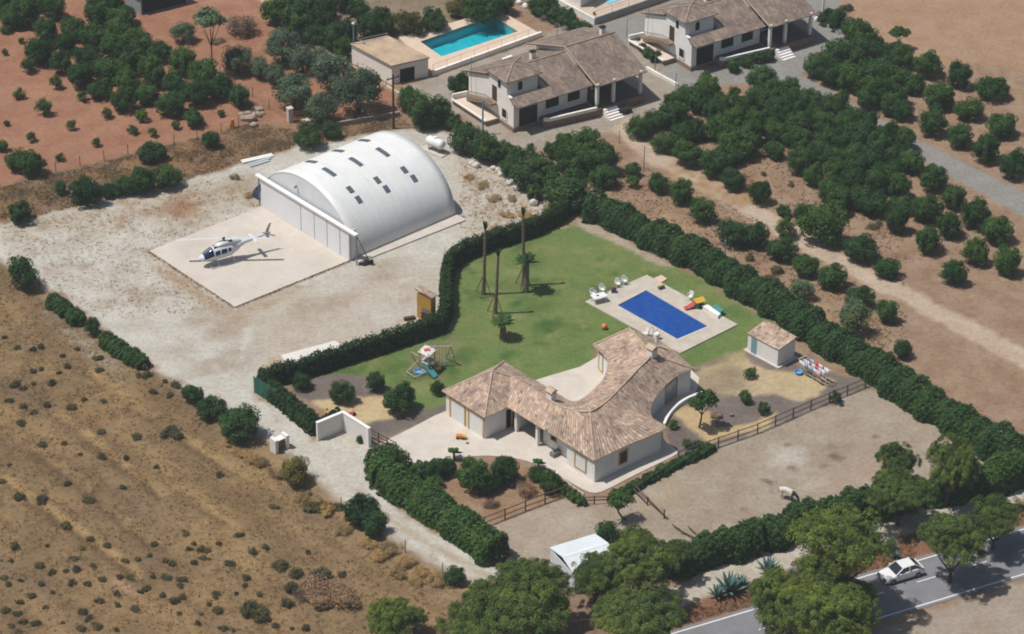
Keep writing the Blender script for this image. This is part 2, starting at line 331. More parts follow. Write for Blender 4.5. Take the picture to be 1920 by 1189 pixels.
for (ob, pts, a, b, soft, rag, rl, line) in Z:
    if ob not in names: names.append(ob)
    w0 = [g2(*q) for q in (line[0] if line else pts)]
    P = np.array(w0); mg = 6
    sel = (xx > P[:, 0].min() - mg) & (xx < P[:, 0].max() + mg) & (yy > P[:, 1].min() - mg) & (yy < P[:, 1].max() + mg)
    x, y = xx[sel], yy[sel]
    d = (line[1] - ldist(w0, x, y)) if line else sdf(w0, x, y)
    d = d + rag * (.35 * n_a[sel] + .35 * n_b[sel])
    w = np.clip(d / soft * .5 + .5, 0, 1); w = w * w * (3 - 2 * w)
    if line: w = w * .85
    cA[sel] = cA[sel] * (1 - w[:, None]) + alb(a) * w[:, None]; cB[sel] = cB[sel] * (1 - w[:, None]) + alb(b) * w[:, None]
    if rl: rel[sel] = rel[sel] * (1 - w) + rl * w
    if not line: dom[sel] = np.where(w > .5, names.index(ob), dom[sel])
def blotches(ob, px, n, cols, r0, r1, seed, stretch=1.0, az=0.0, amt=.6):
    """patches of bleached, damp or worn ground, only inside one surface"""
    r = np.random.default_rng(seed); w = np.array([g2(*q) for q in px]); k = 0; inside = dom == names.index(ob)
    while k < n:
        c = r.uniform(w.min(0), w.max(0), (1, 2))
        if sdf(w, c[:, 0], c[:, 1])[0] < 0: continue
        k += 1; rad = r.uniform(r0, r1); sel = np.where(inside & (np.abs(xx - c[0, 0]) < rad * 3 * stretch) & (np.abs(yy - c[0, 1]) < rad * 3 * stretch))[0]
        dx, dy = xx[sel] - c[0, 0], yy[sel] - c[0, 1]; u, v = dx * math.cos(az) + dy * math.sin(az), -dx * math.sin(az) + dy * math.cos(az)
        d = np.sqrt((u / stretch) ** 2 + v * v) / rad + .28 * n_a[sel] + .2 * n_b[sel]; wt = (np.clip(1.3 - d, 0, 1) * amt * r.uniform(.5, 1))[:, None]; col = alb(cols[r.integers(len(cols))])
        cA[sel] = cA[sel] * (1 - wt) + col * wt; cB[sel] = cB[sel] * (1 - wt) + col * .9 * wt
LAWN_ = [(1080, 425), (1000, 440), (900, 478), (850, 500), (848, 615), (600, 692), (800, 765), (1000, 715), (1120, 640), (1400, 655), (1450, 600), (1300, 515)]
blotches('lawn', LAWN_, 90, [(140, 140, 88), (132, 136, 78), (70, 100, 46), (74, 102, 48), (78, 106, 50), (124, 130, 72)], .4, 1.8, 3, 1.4, .6, .85)
SL_ = [(0, 500), (95, 580), (290, 712), (450, 825), (570, 910), (700, 1010), (860, 1110), (900, 1240), (-60, 1240), (-60, 520)]
az_ = math.atan2(*(np.array(g2(275, 1020)) - np.array(g2(60, 845)))[::-1])
blotches('hillside', SL_, 150, [(172, 138, 94), (118, 94, 70), (160, 128, 86), (128, 104, 82), (134, 106, 72)], .5, 2.4, 4, 2.6, az_, .6)
blotches('paddock', [(915, 990), (1130, 950), (1272, 866), (1620, 729), (1720, 770), (1650, 940), (1300, 1055), (1000, 1080)], 60, [(186, 172, 156), (150, 128, 108), (164, 142, 120)], .4, 1.8, 5, 1.5, .4, .55)
blotches('gravel_yard', [(0, 422), (330, 345), (560, 276), (660, 490), (830, 500), (830, 600), (480, 705), (290, 690), (95, 545)], 110, [(214, 208, 200), (170, 150, 130), (160, 134, 108), (206, 198, 188)], .4, 2.0, 6, 1.6, .5, .55)
blotches('red_field', [(0, 22), (100, -40), (480, -40), (600, 94), (765, 188), (480, 226), (240, 290), (0, 350)], 60, [(180, 134, 106), (146, 98, 74), (176, 128, 100)], .5, 2.2, 7, 1.8, .6, .5)
blotches('scrub_bank', [(0, 349), (480, 227), (748, 215), (560, 277), (150, 388), (0, 425)], 60, [(140, 116, 92), (96, 82, 68), (150, 108, 72)], .4, 1.5, 8, 1.8, .5, .6)
zz = -np.abs(nz(xx, yy, .9, 5) * .5 + nz(xx, yy, 2.2, 6) * .6) * rel * .7
# pits where the two swimming pools and the other slabs are dug in
HOLES = [[g2(788, 82), g2(925, 34), g2(971, 63), g2(828, 110)]]
hole = np.zeros(xx.size, bool)
def q8(s, t):                                  # the house's own plan frame (metres): s along the garage front, t to the back
    return HA + HD * s + HN * t
_A = G(830.5, 731.6, 2.8)[:2]; _B = G(909.5, 782, 2.8)[:2]
HA = _A; HD = (_B - _A) / np.linalg.norm(_B - _A); HN = np.array([-HD[1], HD[0]])
m_ground, t, bs = nodes('earth_and_gravel')
a_ = N(t, 'ShaderNodeAttribute', attribute_name='colA'); b_ = N(t, 'ShaderNodeAttribute', attribute_name='colB')
n1 = noise(t, .35, 8, .68); n2 = noise(t, 2.2, 6, .7); n3 = noise(t, 7.0, 4, .7)
f = ramp(t, n1, [(.36, 0.0), (.64, 1.0)])
k = mix(t, a_.outputs['Color'], b_.outputs['Color'], f)
k = mix(t, k, ramp(t, n2, [(.28, (.74, .72, .70)), (.5, (1, 1, 1)), (.74, (1.16, 1.15, 1.14))]), 1.0, 'MULTIPLY')
k = mix(t, k, ramp(t, n3, [(.25, (.74, .72, .70)), (.5, (1, 1, 1)), (.76, (1.2, 1.2, 1.2))]), 1.0, 'MULTIPLY')
t.links.new(k, bs.inputs['Base Color']); bs.inputs['Roughness'].default_value = .95; bs.inputs['Specular IOR Level'].default_value = .1
bump(t, bs, n3, .5, .06)
def grid_mesh(name, faces_idx):
    nx = len(GX); iy, ix = np.divmod(faces_idx, nx - 1)
    v0 = iy * nx + ix; quads = np.stack([v0, v0 + 1, v0 + nx + 1, v0 + nx], 1)
    u, inv = np.unique(quads.ravel(), return_inverse=True)
    me = bpy.data.meshes.new(name); me.vertices.add(len(u))
    co = np.stack([xx[u], yy[u], zz[u]], 1).astype(np.float32); me.vertices.foreach_set('co', co.ravel())
    me.loops.add(inv.size); me.loops.foreach_set('vertex_index', inv.astype(np.int32))
    me.polygons.add(len(quads)); me.polygons.foreach_set('loop_start', np.arange(0, inv.size, 4, dtype=np.int32)); me.polygons.foreach_set('loop_total', np.full(len(quads), 4, np.int32))
    me.update(calc_edges=True)
    for nm, c in (('colA', cA), ('colB', cB)):
        at = me.attributes.new(nm, 'FLOAT_COLOR', 'POINT'); at.data.foreach_set('color', np.concatenate([c[u], np.ones((len(u), 1))], 1).astype(np.float32).ravel())
    me.shade_smooth(); me.materials.append(m_ground)
    return me
nx, ny = len(GX), len(GY)
fi = np.arange((nx - 1) * (ny - 1)); iy, ix = np.divmod(fi, nx - 1); v0 = iy * nx + ix
fx, fy = xx[v0] + .17, yy[v0] + .17
keep = np.ones(fi.size, bool)
for h in HOLES: keep &= ~(sdf(h, fx, fy) > -.15)
fd = dom[v0]
for i, nm in enumerate(names):
    s_ = fi[keep & (fd == i)]
    if s_.size:
        o = bpy.data.objects.new(nm, grid_mesh(nm, s_)); COL.objects.link(o); o['kind'] = 'structure'
# the land around, out to the horizon
b = MB(); x0, x1, y0, y1 = GX[0], GX[-1], GY[0], GY[-1]; q = 3500
b.add([(-q, -q, -.1), (q, -q, -.1), (q, y0, -.1), (-q, y0, -.1), (-q, y1, -.1), (q, y1, -.1), (q, q, -.1), (-q, q, -.1), (x0, y0, -.1), (x0, y1, -.1), (x1, y0, -.1), (x1, y1, -.1)],
      [(0, 1, 2, 3), (4, 5, 6, 7), (3, 8, 9, 4), (10, 2, 5, 11)])
m_far = mat('far_fields', (140, 118, 92), .95, .25, .02, .2, .1, c2=(110, 104, 72))
o = b.obj('terrain', m_far); o['kind'] = 'structure'
# ------------------------------------------------------------------ slabs, pavings and road
def smooth_poly(px, z=0, it=2, closed=True):
    p = [np.array(g2(u, v, z)) for u, v in px]
    for _ in range(it):
        q = []
        n = len(p)
        for i in range(n if closed else n - 1):
            a, b2 = p[i], p[(i + 1) % n]; q += [a * .75 + b2 * .25, a * .25 + b2 * .75]
        p = q if closed else [p[0]] + q + [p[-1]]
    return [tuple(x) for x in p]
def slab(name, pts, z0, z1, m, kind='structure'):
    o = MB().prism(pts, z0, z1).obj(name, m); o['kind'] = kind; return o
drv = [(700, 838), (752, 813), (838, 768), (1000, 714), (1116, 680), (1130, 640), (1210, 640), (1312, 700), (1308, 736), (1282, 751), (1263, 766), (1250, 784), (1245, 802), (1240, 821), (1256, 834), (1270, 845), (1270, 853), (1200, 886), (1132, 922), (1112, 926), (1088, 916), (1040, 886), (1000, 868), (960, 858), (900, 854), (845, 862), (790, 876), (740, 880), (700, 862)]
m_drive = mat('driveway_concrete', (196, 187, 176), .9, .05, .6, .1, .2, c2=(182, 173, 161))
slab('courtyard_paving', smooth_poly(drv, 0, 1), -.1, .05, m_drive)
# helipad
PADC = [g2(280, 472), g2(490, 388), g2(655, 490), g2(440, 577)]
m_pad = mat('helipad_concrete', (194, 184, 173), .9, .045, .3, .06, .2, c2=(180, 171, 160))
pad = MB(); c_ = [np.array(q) for q in PADC]; nB = 4
ext = [c_[0], c_[1] + (c_[1] - c_[0]) * .07, c_[2] + (c_[2] - c_[3]) * .07, c_[3]]
def bil(u, v): return ext[0] * (1 - u) * (1 - v) + ext[1] * u * (1 - v) + ext[2] * u * v + ext[3] * (1 - u) * v
for i in range(nB):
    for j in range(nB):
        e = .0012
        pad.prism([tuple(bil((i + e) / nB, (j + e) / nB)), tuple(bil((i + 1 - e) / nB, (j + e) / nB)), tuple(bil((i + 1 - e) / nB, (j + 1 - e) / nB)), tuple(bil((i + e) / nB, (j + 1 - e) / nB))], -.15, .10)
o = pad.obj('helipad', m_pad); o['kind'] = 'structure'
# loose slab by the hedge
tag(MB().prism([g2(527, 668), g2(628, 641), g2(650, 655), g2(538, 686)], -.1, .15).obj('concrete_slab', mat('white_slab', (206, 202, 194), .9, .05, .7), at=(*g2(585, 663), 0)), 'pale rectangular concrete slab lying beside the long hedge', 'slab')
# road
rp = [(u, 1146 - (u - 1403) * .2975) for u in (1100, 1250, 1403, 1550, 1700, 1990)]
up = [np.array(g2(*q)) for q in rp]; rd = (up[-1] - up[0]); rd = rd / np.linalg.norm(rd); rn = np.array([rd[1], -rd[0]])
o_ = up[2]
RW = abs((np.array(g2(1690, 1147)) - o_) @ rn)
m_asph = mat('asphalt', (124, 124, 126), .9, .08, .8, .2, .2, c2=(112, 112, 114))
m_line = mat('road_paint', (214, 214, 210), .7, .05, 3)
L0, L1 = -260, 260
def rq(a, b): return tuple(o_ + rd * a + rn * b)
def strip(name, a0, a1, b0, b1, z, m):
    o = MB().add([(*rq(a0, b0), z), (*rq(a1, b0), z), (*rq(a1, b1), z), (*rq(a0, b1), z)], [(3, 2, 1, 0)]).obj(name, m); return o
MB()
o = MB().prism([rq(L0, -.4), rq(L1, -.4), rq(L1, RW + .4), rq(L0, RW + .4)], -.2, .03).obj('road', m_asph); o['kind'] = 'structure'
mk_ = MB()
def mquad(a0, a1, b0, b1): mk_.add([(*rq(a0, b0), .034), (*rq(a1, b0), .034), (*rq(a1, b1), .034), (*rq(a0, b1), .034)], [(3, 2, 1, 0)])
mquad(L0, L1, -.06, .09); mquad(L0, L1, RW - .09, RW + .06)
cl = np.array(g2(1643, 1115)) - o_; b0 = cl @ rn; a0 = cl @ rd
for k_ in range(-45, 45): mquad(a0 - 1.2 + k_ * 5.5, a0 + .8 + k_ * 5.5, b0 - .06, b0 + .06)
o = mk_.obj('road_markings', m_line); o['kind'] = 'structure'
# ------------------------------------------------------------------ buildings
def PX(Q):
    d = np.asarray(Q, float) - CAM; zc = d[..., 1] * CP - d[..., 2] * SP; yc = d[..., 1] * SP + d[..., 2] * CP
    return np.stack([CX + FPX * d[..., 0] / zc, CY - FPX * yc / zc], -1)
def rpanel(mb, pts, e0, e1):
    """one plane of a tiled roof; e0->e1 is its eave"""
    P = [np.array(p, float) for p in pts]; e0 = np.array(e0, float); e = np.array(e1, float) - e0; e /= np.linalg.norm(e)
    n = np.cross(P[1] - P[0], P[2] - P[0])
    if n[2] < 0: P = P[::-1]; n = -n
    n /= np.linalg.norm(n); up = np.cross(n, e)
    mb.add(P, [tuple(range(len(P)))]); mb.uv.append([(float((p - e0) @ e), float((p - e0) @ up)) for p in P])
def rstrip(mb, ridge, eave, sub=4, nv=3):
    """tiled roof ruled between a ridge line and an eave line"""
    def den(L):
        L = [np.array(p, float) for p in L]; o = []
        for i in range(len(L) - 1):
            a, b, c, d = L[max(i - 1, 0)], L[i], L[i + 1], L[min(i + 2, len(L) - 1)]
            for k in range(sub):
                t = k / sub; o.append(.5 * ((2 * b) + (c - a) * t + (2 * a - 5 * b + 4 * c - d) * t * t + (3 * b - a - 3 * c + d) * t ** 3))
        return o + [L[-1]]
    r, e = den(ridge), den(eave); u = 0
    for i in range(len(r) - 1):
        du = .5 * (np.linalg.norm(r[i + 1] - r[i]) + np.linalg.norm(e[i + 1] - e[i]))
        for j in range(nv):
            f = lambda i_, s_: e[i_] * (1 - s_) + r[i_] * s_
            q = [f(i, j / nv), f(i + 1, j / nv), f(i + 1, (j + 1) / nv), f(i, (j + 1) / nv)]
            l0, l1 = np.linalg.norm(r[i] - e[i]), np.linalg.norm(r[i + 1] - e[i + 1])
            w = [(u, l0 * j / nv), (u + du, l1 * j / nv), (u + du, l1 * (j + 1) / nv), (u, l0 * (j + 1) / nv)]
            n = np.cross(q[1] - q[0], q[3] - q[0]) + np.cross(q[3] - q[2], q[1] - q[2])
            if n[2] < 0: q = q[::-1]; w = w[::-1]
            mb.add(q, [(0, 1, 2, 3)]); mb.uv.append(w)
        u += du
    return r, e
def roofobj(mb, name, m, parent, th=.12):
    o = mb.obj(name, m, parent); s = o.modifiers.new('thick', 'SOLIDIFY'); s.thickness = th; s.offset = -1; return o
m_tile = tilemat('clay_tiles', [(196, 172, 152), (162, 140, 124), (204, 186, 166), (182, 152, 134), (166, 148, 136), (202, 176, 156), (134, 118, 108), (190, 162, 144)])
m_tile2 = tilemat('old_clay_tiles', [(146, 130, 120), (126, 112, 104), (156, 140, 128), (136, 120, 110), (122, 110, 102), (152, 134, 122)], .27, .4)
m_ridge = mat('ridge_tiles', (196, 174, 152), .85, .15, 3)
m_ridge2 = mat('old_ridge_tiles', (170, 148, 132), .85, .15, 3)
# ---------------- hangar
A3, B3 = G(490, 388), G(655, 490)
hw_ = (B3 - A3) / np.linalg.norm(B3 - A3); hn_ = np.array([-hw_[1], hw_[0], 0.0]); HL = float(np.linalg.norm(B3 - A3))
if hn_[1] < 0: hn_ = -hn_
mid_ = (A3 + B3) / 2 - hw_ * .5
def hp(a, d, z): return mid_ + hw_ * a + hn_ * d + np.array([0, 0, z])        # a across, d into the hall
HWID, HHGT, HD0, HLEN = 8.25, 6.4, .6, 15.1
hang = thing('hangar', 'large white barrel-vaulted hangar behind the helicopter pad', 'hangar', tuple(mid_))
def sh(th, d, off=0.0): return hp((HWID + off) * math.cos(th), d, (HHGT + off) * math.sin(th))
m_shell2 = mat('white_vault_panels', (222, 223, 220), .5, .05, .35, .03, .4)
# overlapping sheets: a thin dirty seam every 1.05 m and faint run-off streaks down the curve
t = m_shell2.node_tree; bs = t.nodes['Principled BSDF']; base = bs.inputs['Base Color'].links[0].from_socket
tc = t.nodes.new('ShaderNodeTexCoord'); dn = t.nodes.new('ShaderNodeVectorMath'); dn.operation = 'DOT_PRODUCT'; dn.inputs[1].default_value = tuple(hn_ / 1.05); t.links.new(tc.outputs['Object'], dn.inputs[0])
fr = t.nodes.new('ShaderNodeMath'); fr.operation = 'FRACT'; t.links.new(dn.outputs['Value'], fr.inputs[0])
k = mix(t, base, ramp(t, fr.outputs[0], [(0.0, (.92, .915, .905)), (.05, (.97, .97, .965)), (.12, (1, 1, 1)), (1.0, (1, 1, 1))]), 1.0, 'MULTIPLY')
vm = t.nodes.new('ShaderNodeCombineXYZ'); sp3 = t.nodes.new('ShaderNodeSeparateXYZ'); t.links.new(tc.outputs['Object'], sp3.inputs[0]); t.links.new(dn.outputs['Value'], vm.inputs[0])
sz = t.nodes.new('ShaderNodeMath'); sz.operation = 'MULTIPLY'; sz.inputs[1].default_value = .12; t.links.new(sp3.outputs[2], sz.inputs[0]); t.links.new(sz.outputs[0], vm.inputs[2])
st_ = noise(t, 3.2, 4, .65, vm.outputs[0]); k = mix(t, k, ramp(t, st_, [(.42, (1, 1, 1)), (.75, (.93, .92, .90))]), 1.0, 'MULTIPLY'); t.links.new(k, bs.inputs['Base Color'])
b = MB(); NT, ND = 48, 15; n0 = 0
vs = [sh(math.pi * i / NT, HD0 + (HLEN - HD0) * j / ND, .012 if j % 2 else 0) for j in range(ND + 1) for i in range(NT + 1)]
b.add(vs, [(j * (NT + 1) + i, j * (NT + 1) + i + 1, (j + 1) * (NT + 1) + i + 1, (j + 1) * (NT + 1) + i) for j in range(ND) for i in range(NT)])
o = b.obj('roof_shell', m_shell2, hang, smooth=True); s_ = o.modifiers.new('thick', 'SOLIDIFY'); s_.thickness = .08; s_.offset = 1
shell = o
for nm, d in (('gable_wall', HD0 + .03), ('back_wall', HLEN - .2)):
    b = MB(); pts = [sh(math.pi * i / 40, d, -.06) for i in range(41)]; p2 = [p + hn_ * .12 for p in pts]
    b.add(pts + p2, [tuple(range(41)), tuple(range(81, 40, -1))] + [(i, i + 1, 42 + i, 41 + i) for i in range(40)])
    b.obj(nm, m_white if nm == 'back_wall' else mat('gable_sheet', (216, 219, 221), .6, .04, .5), hang)
# sliding doors
DH = 3.65
def along(u): return float((G(u, 388 + (u - 490) * 102 / 165) - mid_) @ hw_)
cuts = [490, 565, 590, 614, 638, 655]; cs = [along(u) for u in cuts]
m_door = mat('door_sheet', (222, 223, 224), .55, .04, .4)
for i in range(5):
    d0 = 0.0
    b = MB(); p = [hp(cs[i] + .06, d0, 0)[:2], hp(cs[i + 1] - .06, d0, 0)[:2], hp(cs[i + 1] - .045, d0 + .07, 0)[:2], hp(cs[i] + .045, d0 + .07, 0)[:2]]
    b.prism([tuple(x) for x in p], .12, DH); b.obj('sliding_door', m_door, hang)
b = MB(); p = [hp(cs[0], .2, 0)[:2], hp(cs[-1], .2, 0)[:2], hp(cs[-1], .26, 0)[:2], hp(cs[0], .26, 0)[:2]]; b.prism([tuple(x) for x in p], .1, DH - .05); b.obj('door_backing', m_iron, hang)
b = MB(); p = [hp(cs[-1] - .1, .02, 0)[:2], hp(cs[-1], .02, 0)[:2], hp(cs[-1], 1.0, 0)[:2], hp(cs[-1] - .1, 1.0, 0)[:2]]; b.prism([tuple(x) for x in p], 0, DH); b.obj('door_post', m_white, hang)
bl = float((G(476, 326, 4.0) - mid_) @ hw_); br = float((G(665, 440, 4.0) - mid_) @ hw_)
b = MB(); p = [hp(bl, -.2, 0)[:2], hp(br, -.2, 0)[:2], hp(br, .3, 0)[:2], hp(bl, .3, 0)[:2]]; b.prism([tuple(x) for x in p], DH, DH + .24); b.obj('door_header', m_white, hang, bevel=.04)
for a in (bl + .3, br - .15): MB().tube(hp(a, .1, 0), hp(a, .1, DH), .07).tube(hp(a, .15, DH - .1), hp(a, 1.7, .1), .06).obj('header_brace', m_grey, hang)
b = MB(); lp = hp(-1.4, HD0 + .3, 0); zb = 4.6; b.tube(lp + np.array([0, 0, 4.1]) , lp + np.array([0, 0, 4.9]), .05); b.tube(lp + np.array([0, 0, 4.9]), lp - hn_ * .5 + np.array([0, 0, 4.95]), .05); q_ = lp - hn_ * .5; b.ball((q_[0], q_[1], 4.9), .16); b.obj('floodlight', m_grey, hang)
gt, gd = np.meshgrid(np.linspace(.35, 2.4, 160), np.linspace(HD0, HLEN, 160))
sp_ = np.stack([sh(a, d) for a, d in zip(gt.ravel(), gd.ravel())]); spx = PX(sp_)
m_sky = mat('skylight_pane', (92, 100, 110), .25, .1, 1, 0, .5)
for (u, v, w, l) in [(617, 322, .55, 1.75), (667, 303, .55, 1.75), (718, 285, .55, 1.75), (577, 307, .55, 1.6), (626, 288, .55, 1.6), (677, 269, .55, 1.6), (656, 356, .6, .8), (672, 374, .6, .8), (707, 338, .6, .8), (724, 354, .6, .8), (758, 319, .6, .8), (775, 335, .6, .8)]:
    dd = np.hypot(spx[:, 0] - u, spx[:, 1] - v)
    if u in (577, 626, 677):                       # the row just over the crown
        k_ = None; a0 = 1.98; d0 = {577: 4.1, 626: 7.9, 677: 11.6}[u]
    else:
        k_ = int(np.argmin(dd)); a0 = gt.ravel()[k_]; d0 = gd.ravel()[k_]
    da = l / 2 / 7.2; b = MB(); vs = []
    for i in range(7):
        th = a0 - da + 2 * da * i / 6
        for d in (d0 - w / 2, d0 + w / 2): vs.append(sh(th, d, .1))
    for i in range(7):
        th = a0 - da + 2 * da * i / 6
        for d in (d0 - w / 2, d0 + w / 2): vs.append(sh(th, d, .06))
    b.add(vs, [(2 * i, 2 * i + 1, 2 * i + 3, 2 * i + 2) for i in range(6)] + [(0, 14, 15, 1), (12, 13, 27, 26)] + [(2 * i, 2 * i + 2, 16 + 2 * i, 14 + 2 * i) for i in range(6)] + [(2 * i + 1, 15 + 2 * i, 17 + 2 * i, 2 * i + 3) for i in range(6)])
    b.obj('skylight', m_sky, hang)
# concrete strip along its right flank
e0, e1 = g2(672, 494), g2(874, 414); e2, e3 = g2(853, 402), g2(660, 484)
slab('apron', [e0, e1, e2, e3], -.1, .14, m_conc)
# ---------------- the villa
def v3(s, t_, z): p = q8(s, t_); return (p[0], p[1], z)
villa = thing('villa', 'white villa with curved clay tile roof between the lawn and the horse paddock', 'house', (*q8(9, 6), 0))
wp = [(.25, .2), (6.05, .2), (6.05, 3.7), (7.0, 3.7), (7.0, 6.3), (10.3, 6.3), (10.3, 4.0), (14.5, 4.0), (14.5, 3.2), (18.4, 3.2), (18.8, 11.65), (17.3, 11.95), (16.2, 12.3), (14.6, 14.0), (13.7, 16), (13.25, 17.6), (12.95, 19.7), (13.2, 21.2), (7.6, 22.3), (4.0, 17.2), (6.5, 16.5), (8.1, 14.8), (9.7, 11.9), (10.25, 8.9), (9.8, 7.9), (4.5, 7.9), (.25, 7.8)]
EZ = 2.72
MB().prism([tuple(q8(*p)) for p in wp], -.1, EZ + .06).obj('wall', m_white, villa)
rf = MB(); AP = (2.8, 4.0, 4.75)
def P3(p, z=EZ): return v3(p[0], p[1], p[2] if len(p) > 2 else z)
gA, gB, gC, gD = (-.05, -.1), (6.3, -.1), (6.3, 8.1), (-.05, 8.1)
for a_, b_ in ((gA, gB), (gB, gC), (gC, gD), (gD, gA)): rpanel(rf, [P3(a_), P3(b_), P3(AP)], P3(a_), P3(b_))
rd_ = [(4.0, 5.4, 4.06), (6.5, 5.5, 4.02), (9.0, 5.5, 4.0), (11.2, 5.5, 4.05), (12.9, 5.75, 4.4), (14.43, 6.2, 4.85)]
ev_ = [(5.2, 2.85), (7.5, 2.87), (10.2, 2.89), (13.0, 2.91), (15.8, 2.93), (18.55, 2.94)]
rstrip(rf, [P3(p) for p in rd_], [P3(p) for p in ev_])
rstrip(rf, [P3(p) for p in rd_[:3] + [(9.8, 5.5, 4.02)]], [P3(p) for p in [(4.2, 8.2), (6.5, 8.2), (8.6, 8.2), (9.6, 8.3)]])
inn = [((9.8, 5.5, 4.02), (9.6, 8.3)), ((11.5, 5.5, 4.1), (9.8, 8.5)), ((13, 5.8, 4.42), (9.93, 8.75)), ((14.43, 6.2, 4.85), (9.98, 9.2)), ((14.2, 8.5, 4.8), (9.85, 10.1)), ((13, 12, 4.7), (9.36, 11.8)), ((11.9, 15, 4.65), (8.6, 13.6)), ((10.7, 18, 4.6), (7.5, 15.1)), ((8.3, 18.9, 4.6), (6.2, 16.2)), ((5.81, 19.77, 4.6), (3.56, 16.87))]
r1, e1_ = rstrip(rf, [P3(a) for a, _ in inn], [P3(c) for _, c in inn])
out = [((14.43, 6.2, 4.85), (18.55, 2.94)), ((14.4, 7.3, 4.82), (18.7, 7.0)), ((14.2, 8.5, 4.8), (19.05, 11.9)), ((13.6, 10.3, 4.75), (17.5, 12.15)), ((13, 12, 4.7), (16.36, 12.6)), ((12.4, 13.6, 4.67), (14.9, 14.3)), ((11.6, 16, 4.63), (13.65, 17.3)), ((10.9, 17.6, 4.6), (13.2, 19.6)), ((10.7, 18, 4.6), (13.49, 21.5))]
r2, e2_ = rstrip(rf, [P3(a) for a, _ in out], [P3(c) for _, c in out])
rpanel(rf, [P3((10.7, 18, 4.6)), P3((13.49, 21.5)), P3((7.5, 22.7)), P3((5.81, 19.77, 4.6))], P3((7.5, 22.7)), P3((13.49, 21.5)))
roof = roofobj(rf, 'roof', m_tile, villa, .14)
b = MB(); up = np.array([0, 0, .03])
b.path([np.array(P3(AP)) + up, np.array(P3(gA)) + up], .06); b.path([np.array(P3(AP)) + up, np.array(P3(gB)) + up], .07); b.path([np.array(P3(AP)) + up, np.array(P3(gD)) + up], .09); b.path([np.array(P3(AP)) + up, np.array(P3(gC)) + up], .09)
b.path([p + up for p in r1], .07); b.path([r2[0] + up, e2_[0] + up], .07); b.path([np.array(P3((10.7, 18, 4.6))) + up, np.array(P3((13.49, 21.5))) + up], .09)
b.path([np.array(P3(p)) + up for p in rd_], .06); b.path([np.array(P3((5.81, 19.77, 4.6))) + up, np.array(P3((3.56, 16.87))) + up], .08)
b.obj('ridge_cap', m_ridge, roof)
m_gable = m_white
b = MB(); g0, g1, g2_ = P3((4.0, 17.15, EZ)), P3((7.5, 22.25, EZ)), P3((6.0, 19.72, 4.45)); off = np.array([*(HD * .12), 0])
b.add([g0, g1, g2_] + [tuple(np.array(x) + off) for x in (g0, g1, g2_)], [(0, 1, 2), (5, 4, 3), (0, 3, 4, 1), (1, 4, 5, 2), (2, 5, 3, 0)]); b.obj('gable_wall', m_gable, villa)
# garage doors with ochre surrounds (front runs along s)
def vw(name, p0, p1, a0, a1, z0, z1, m, o0=-.03, o1=.05, parent=villa):
    return MB().wall(q8(*p0), q8(*p1), a0, a1, z0, z1, o0, o1).obj(name, m, parent)
m_doorw = mat('white_door', (222, 222, 220), .5, .05, 1)
for a in (.55, 3.3):
    d_ = vw('garage_door', (.25, .2), (6.05, .2), a + .22, a + 2.2, 0.05, 2.25, m_doorw, -.03, .04)
    f_ = MB()
    for q0, q1, z0, z1 in ((a, a + .22, .05, 2.45), (a + 2.2, a + 2.42, .05, 2.45), (a + .22, a + 2.2, 2.25, 2.45)): f_.wall(q8(.25, .2), q8(6.05, .2), q0, q1, z0, z1, 0, .07)
    f_.obj('door_frame', m_ochre, d_)
vw('door', (6.05, .2), (6.05, 3.7), 2.75, 3.35, .05, 2.15, m_dark, -.03, .03)
d_ = vw('door', (6.05, 3.7), (7.0, 3.7), .18, .9, .05, 2.2, m_dark, -.03, .04); MB().wall(q8(6.05, 3.7), q8(7.0, 3.7), .03, .18, .05, 2.35, 0, .06).obj('door_frame', m_ochre, d_)
vw('porch_shade_panel', (7.0, 6.3), (10.3, 6.3), .05, 3.25, .05, 2.5, m_dark, -.03, .04)  # dark panels on the recess walls paint in the porch's shade
vw('porch_shade_panel', (10.3, 6.3), (10.3, 4.0), .05, 2.2, .05, 2.5, m_dark, -.03, .03)
for s_, t_ in ((10.2, 3.35), (7.05, 3.45)): MB().prism([tuple(q8(s_ + i * .16, t_ + j * .16)) for i, j in ((-1, -1), (1, -1), (1, 1), (-1, 1))], .04, EZ).obj('porch_post', m_white, villa)
def window(p0, p1, a0, a1, z0, z1, m, fr=m_ochre, w=.12, parent=villa, vv=vw):
    g_ = vv('window', p0, p1, a0 + w, a1 - w, z0 + w, z1 - w, m, -.03, .025, parent); f_ = MB()
    for q0, q1, y0, y1 in ((a0, a0 + w, z0, z1), (a1 - w, a1, z0, z1), (a0 + w, a1 - w, z0, z0 + w), (a0 + w, a1 - w, z1 - w, z1)): f_.wall(q8(*p0), q8(*p1), q0, q1, y0, y1, 0, .07)
    f_.obj('window_frame', fr, g_); return g_
window((10.3, 4.0), (14.5, 4.0), 1.05, 1.95, 1.05, 2.0, m_dark)
m_shut = mat('white_shutter', (222, 222, 218), .6, .04, 2)
window((14.5, 3.2), (18.4, 3.2), 1.1, 2.75, .5, 2.2, m_shut)
window((18.4, 3.2), (18.8, 11.65), 3.0, 4.15, .7, 2.25, m_brownwood)
m_blueglass = mat('pale_glass', (140, 152, 162), .15, .05, 1, 0, .5)
window((13.25, 17.6), (12.95, 19.7), .05, 2.0, .1, 2.35, m_blueglass)
window((16.2, 12.3), (14.6, 14.0), .35, 1.2, .2, 2.2, m_dark)
window((4.0, 17.2), (6.5, 16.5), .25, 1.2, .1, 2.2, m_shut)
vw('door', (10.25, 8.9), (9.7, 11.9), .5, 2.2, .1, 2.2, m_glass)
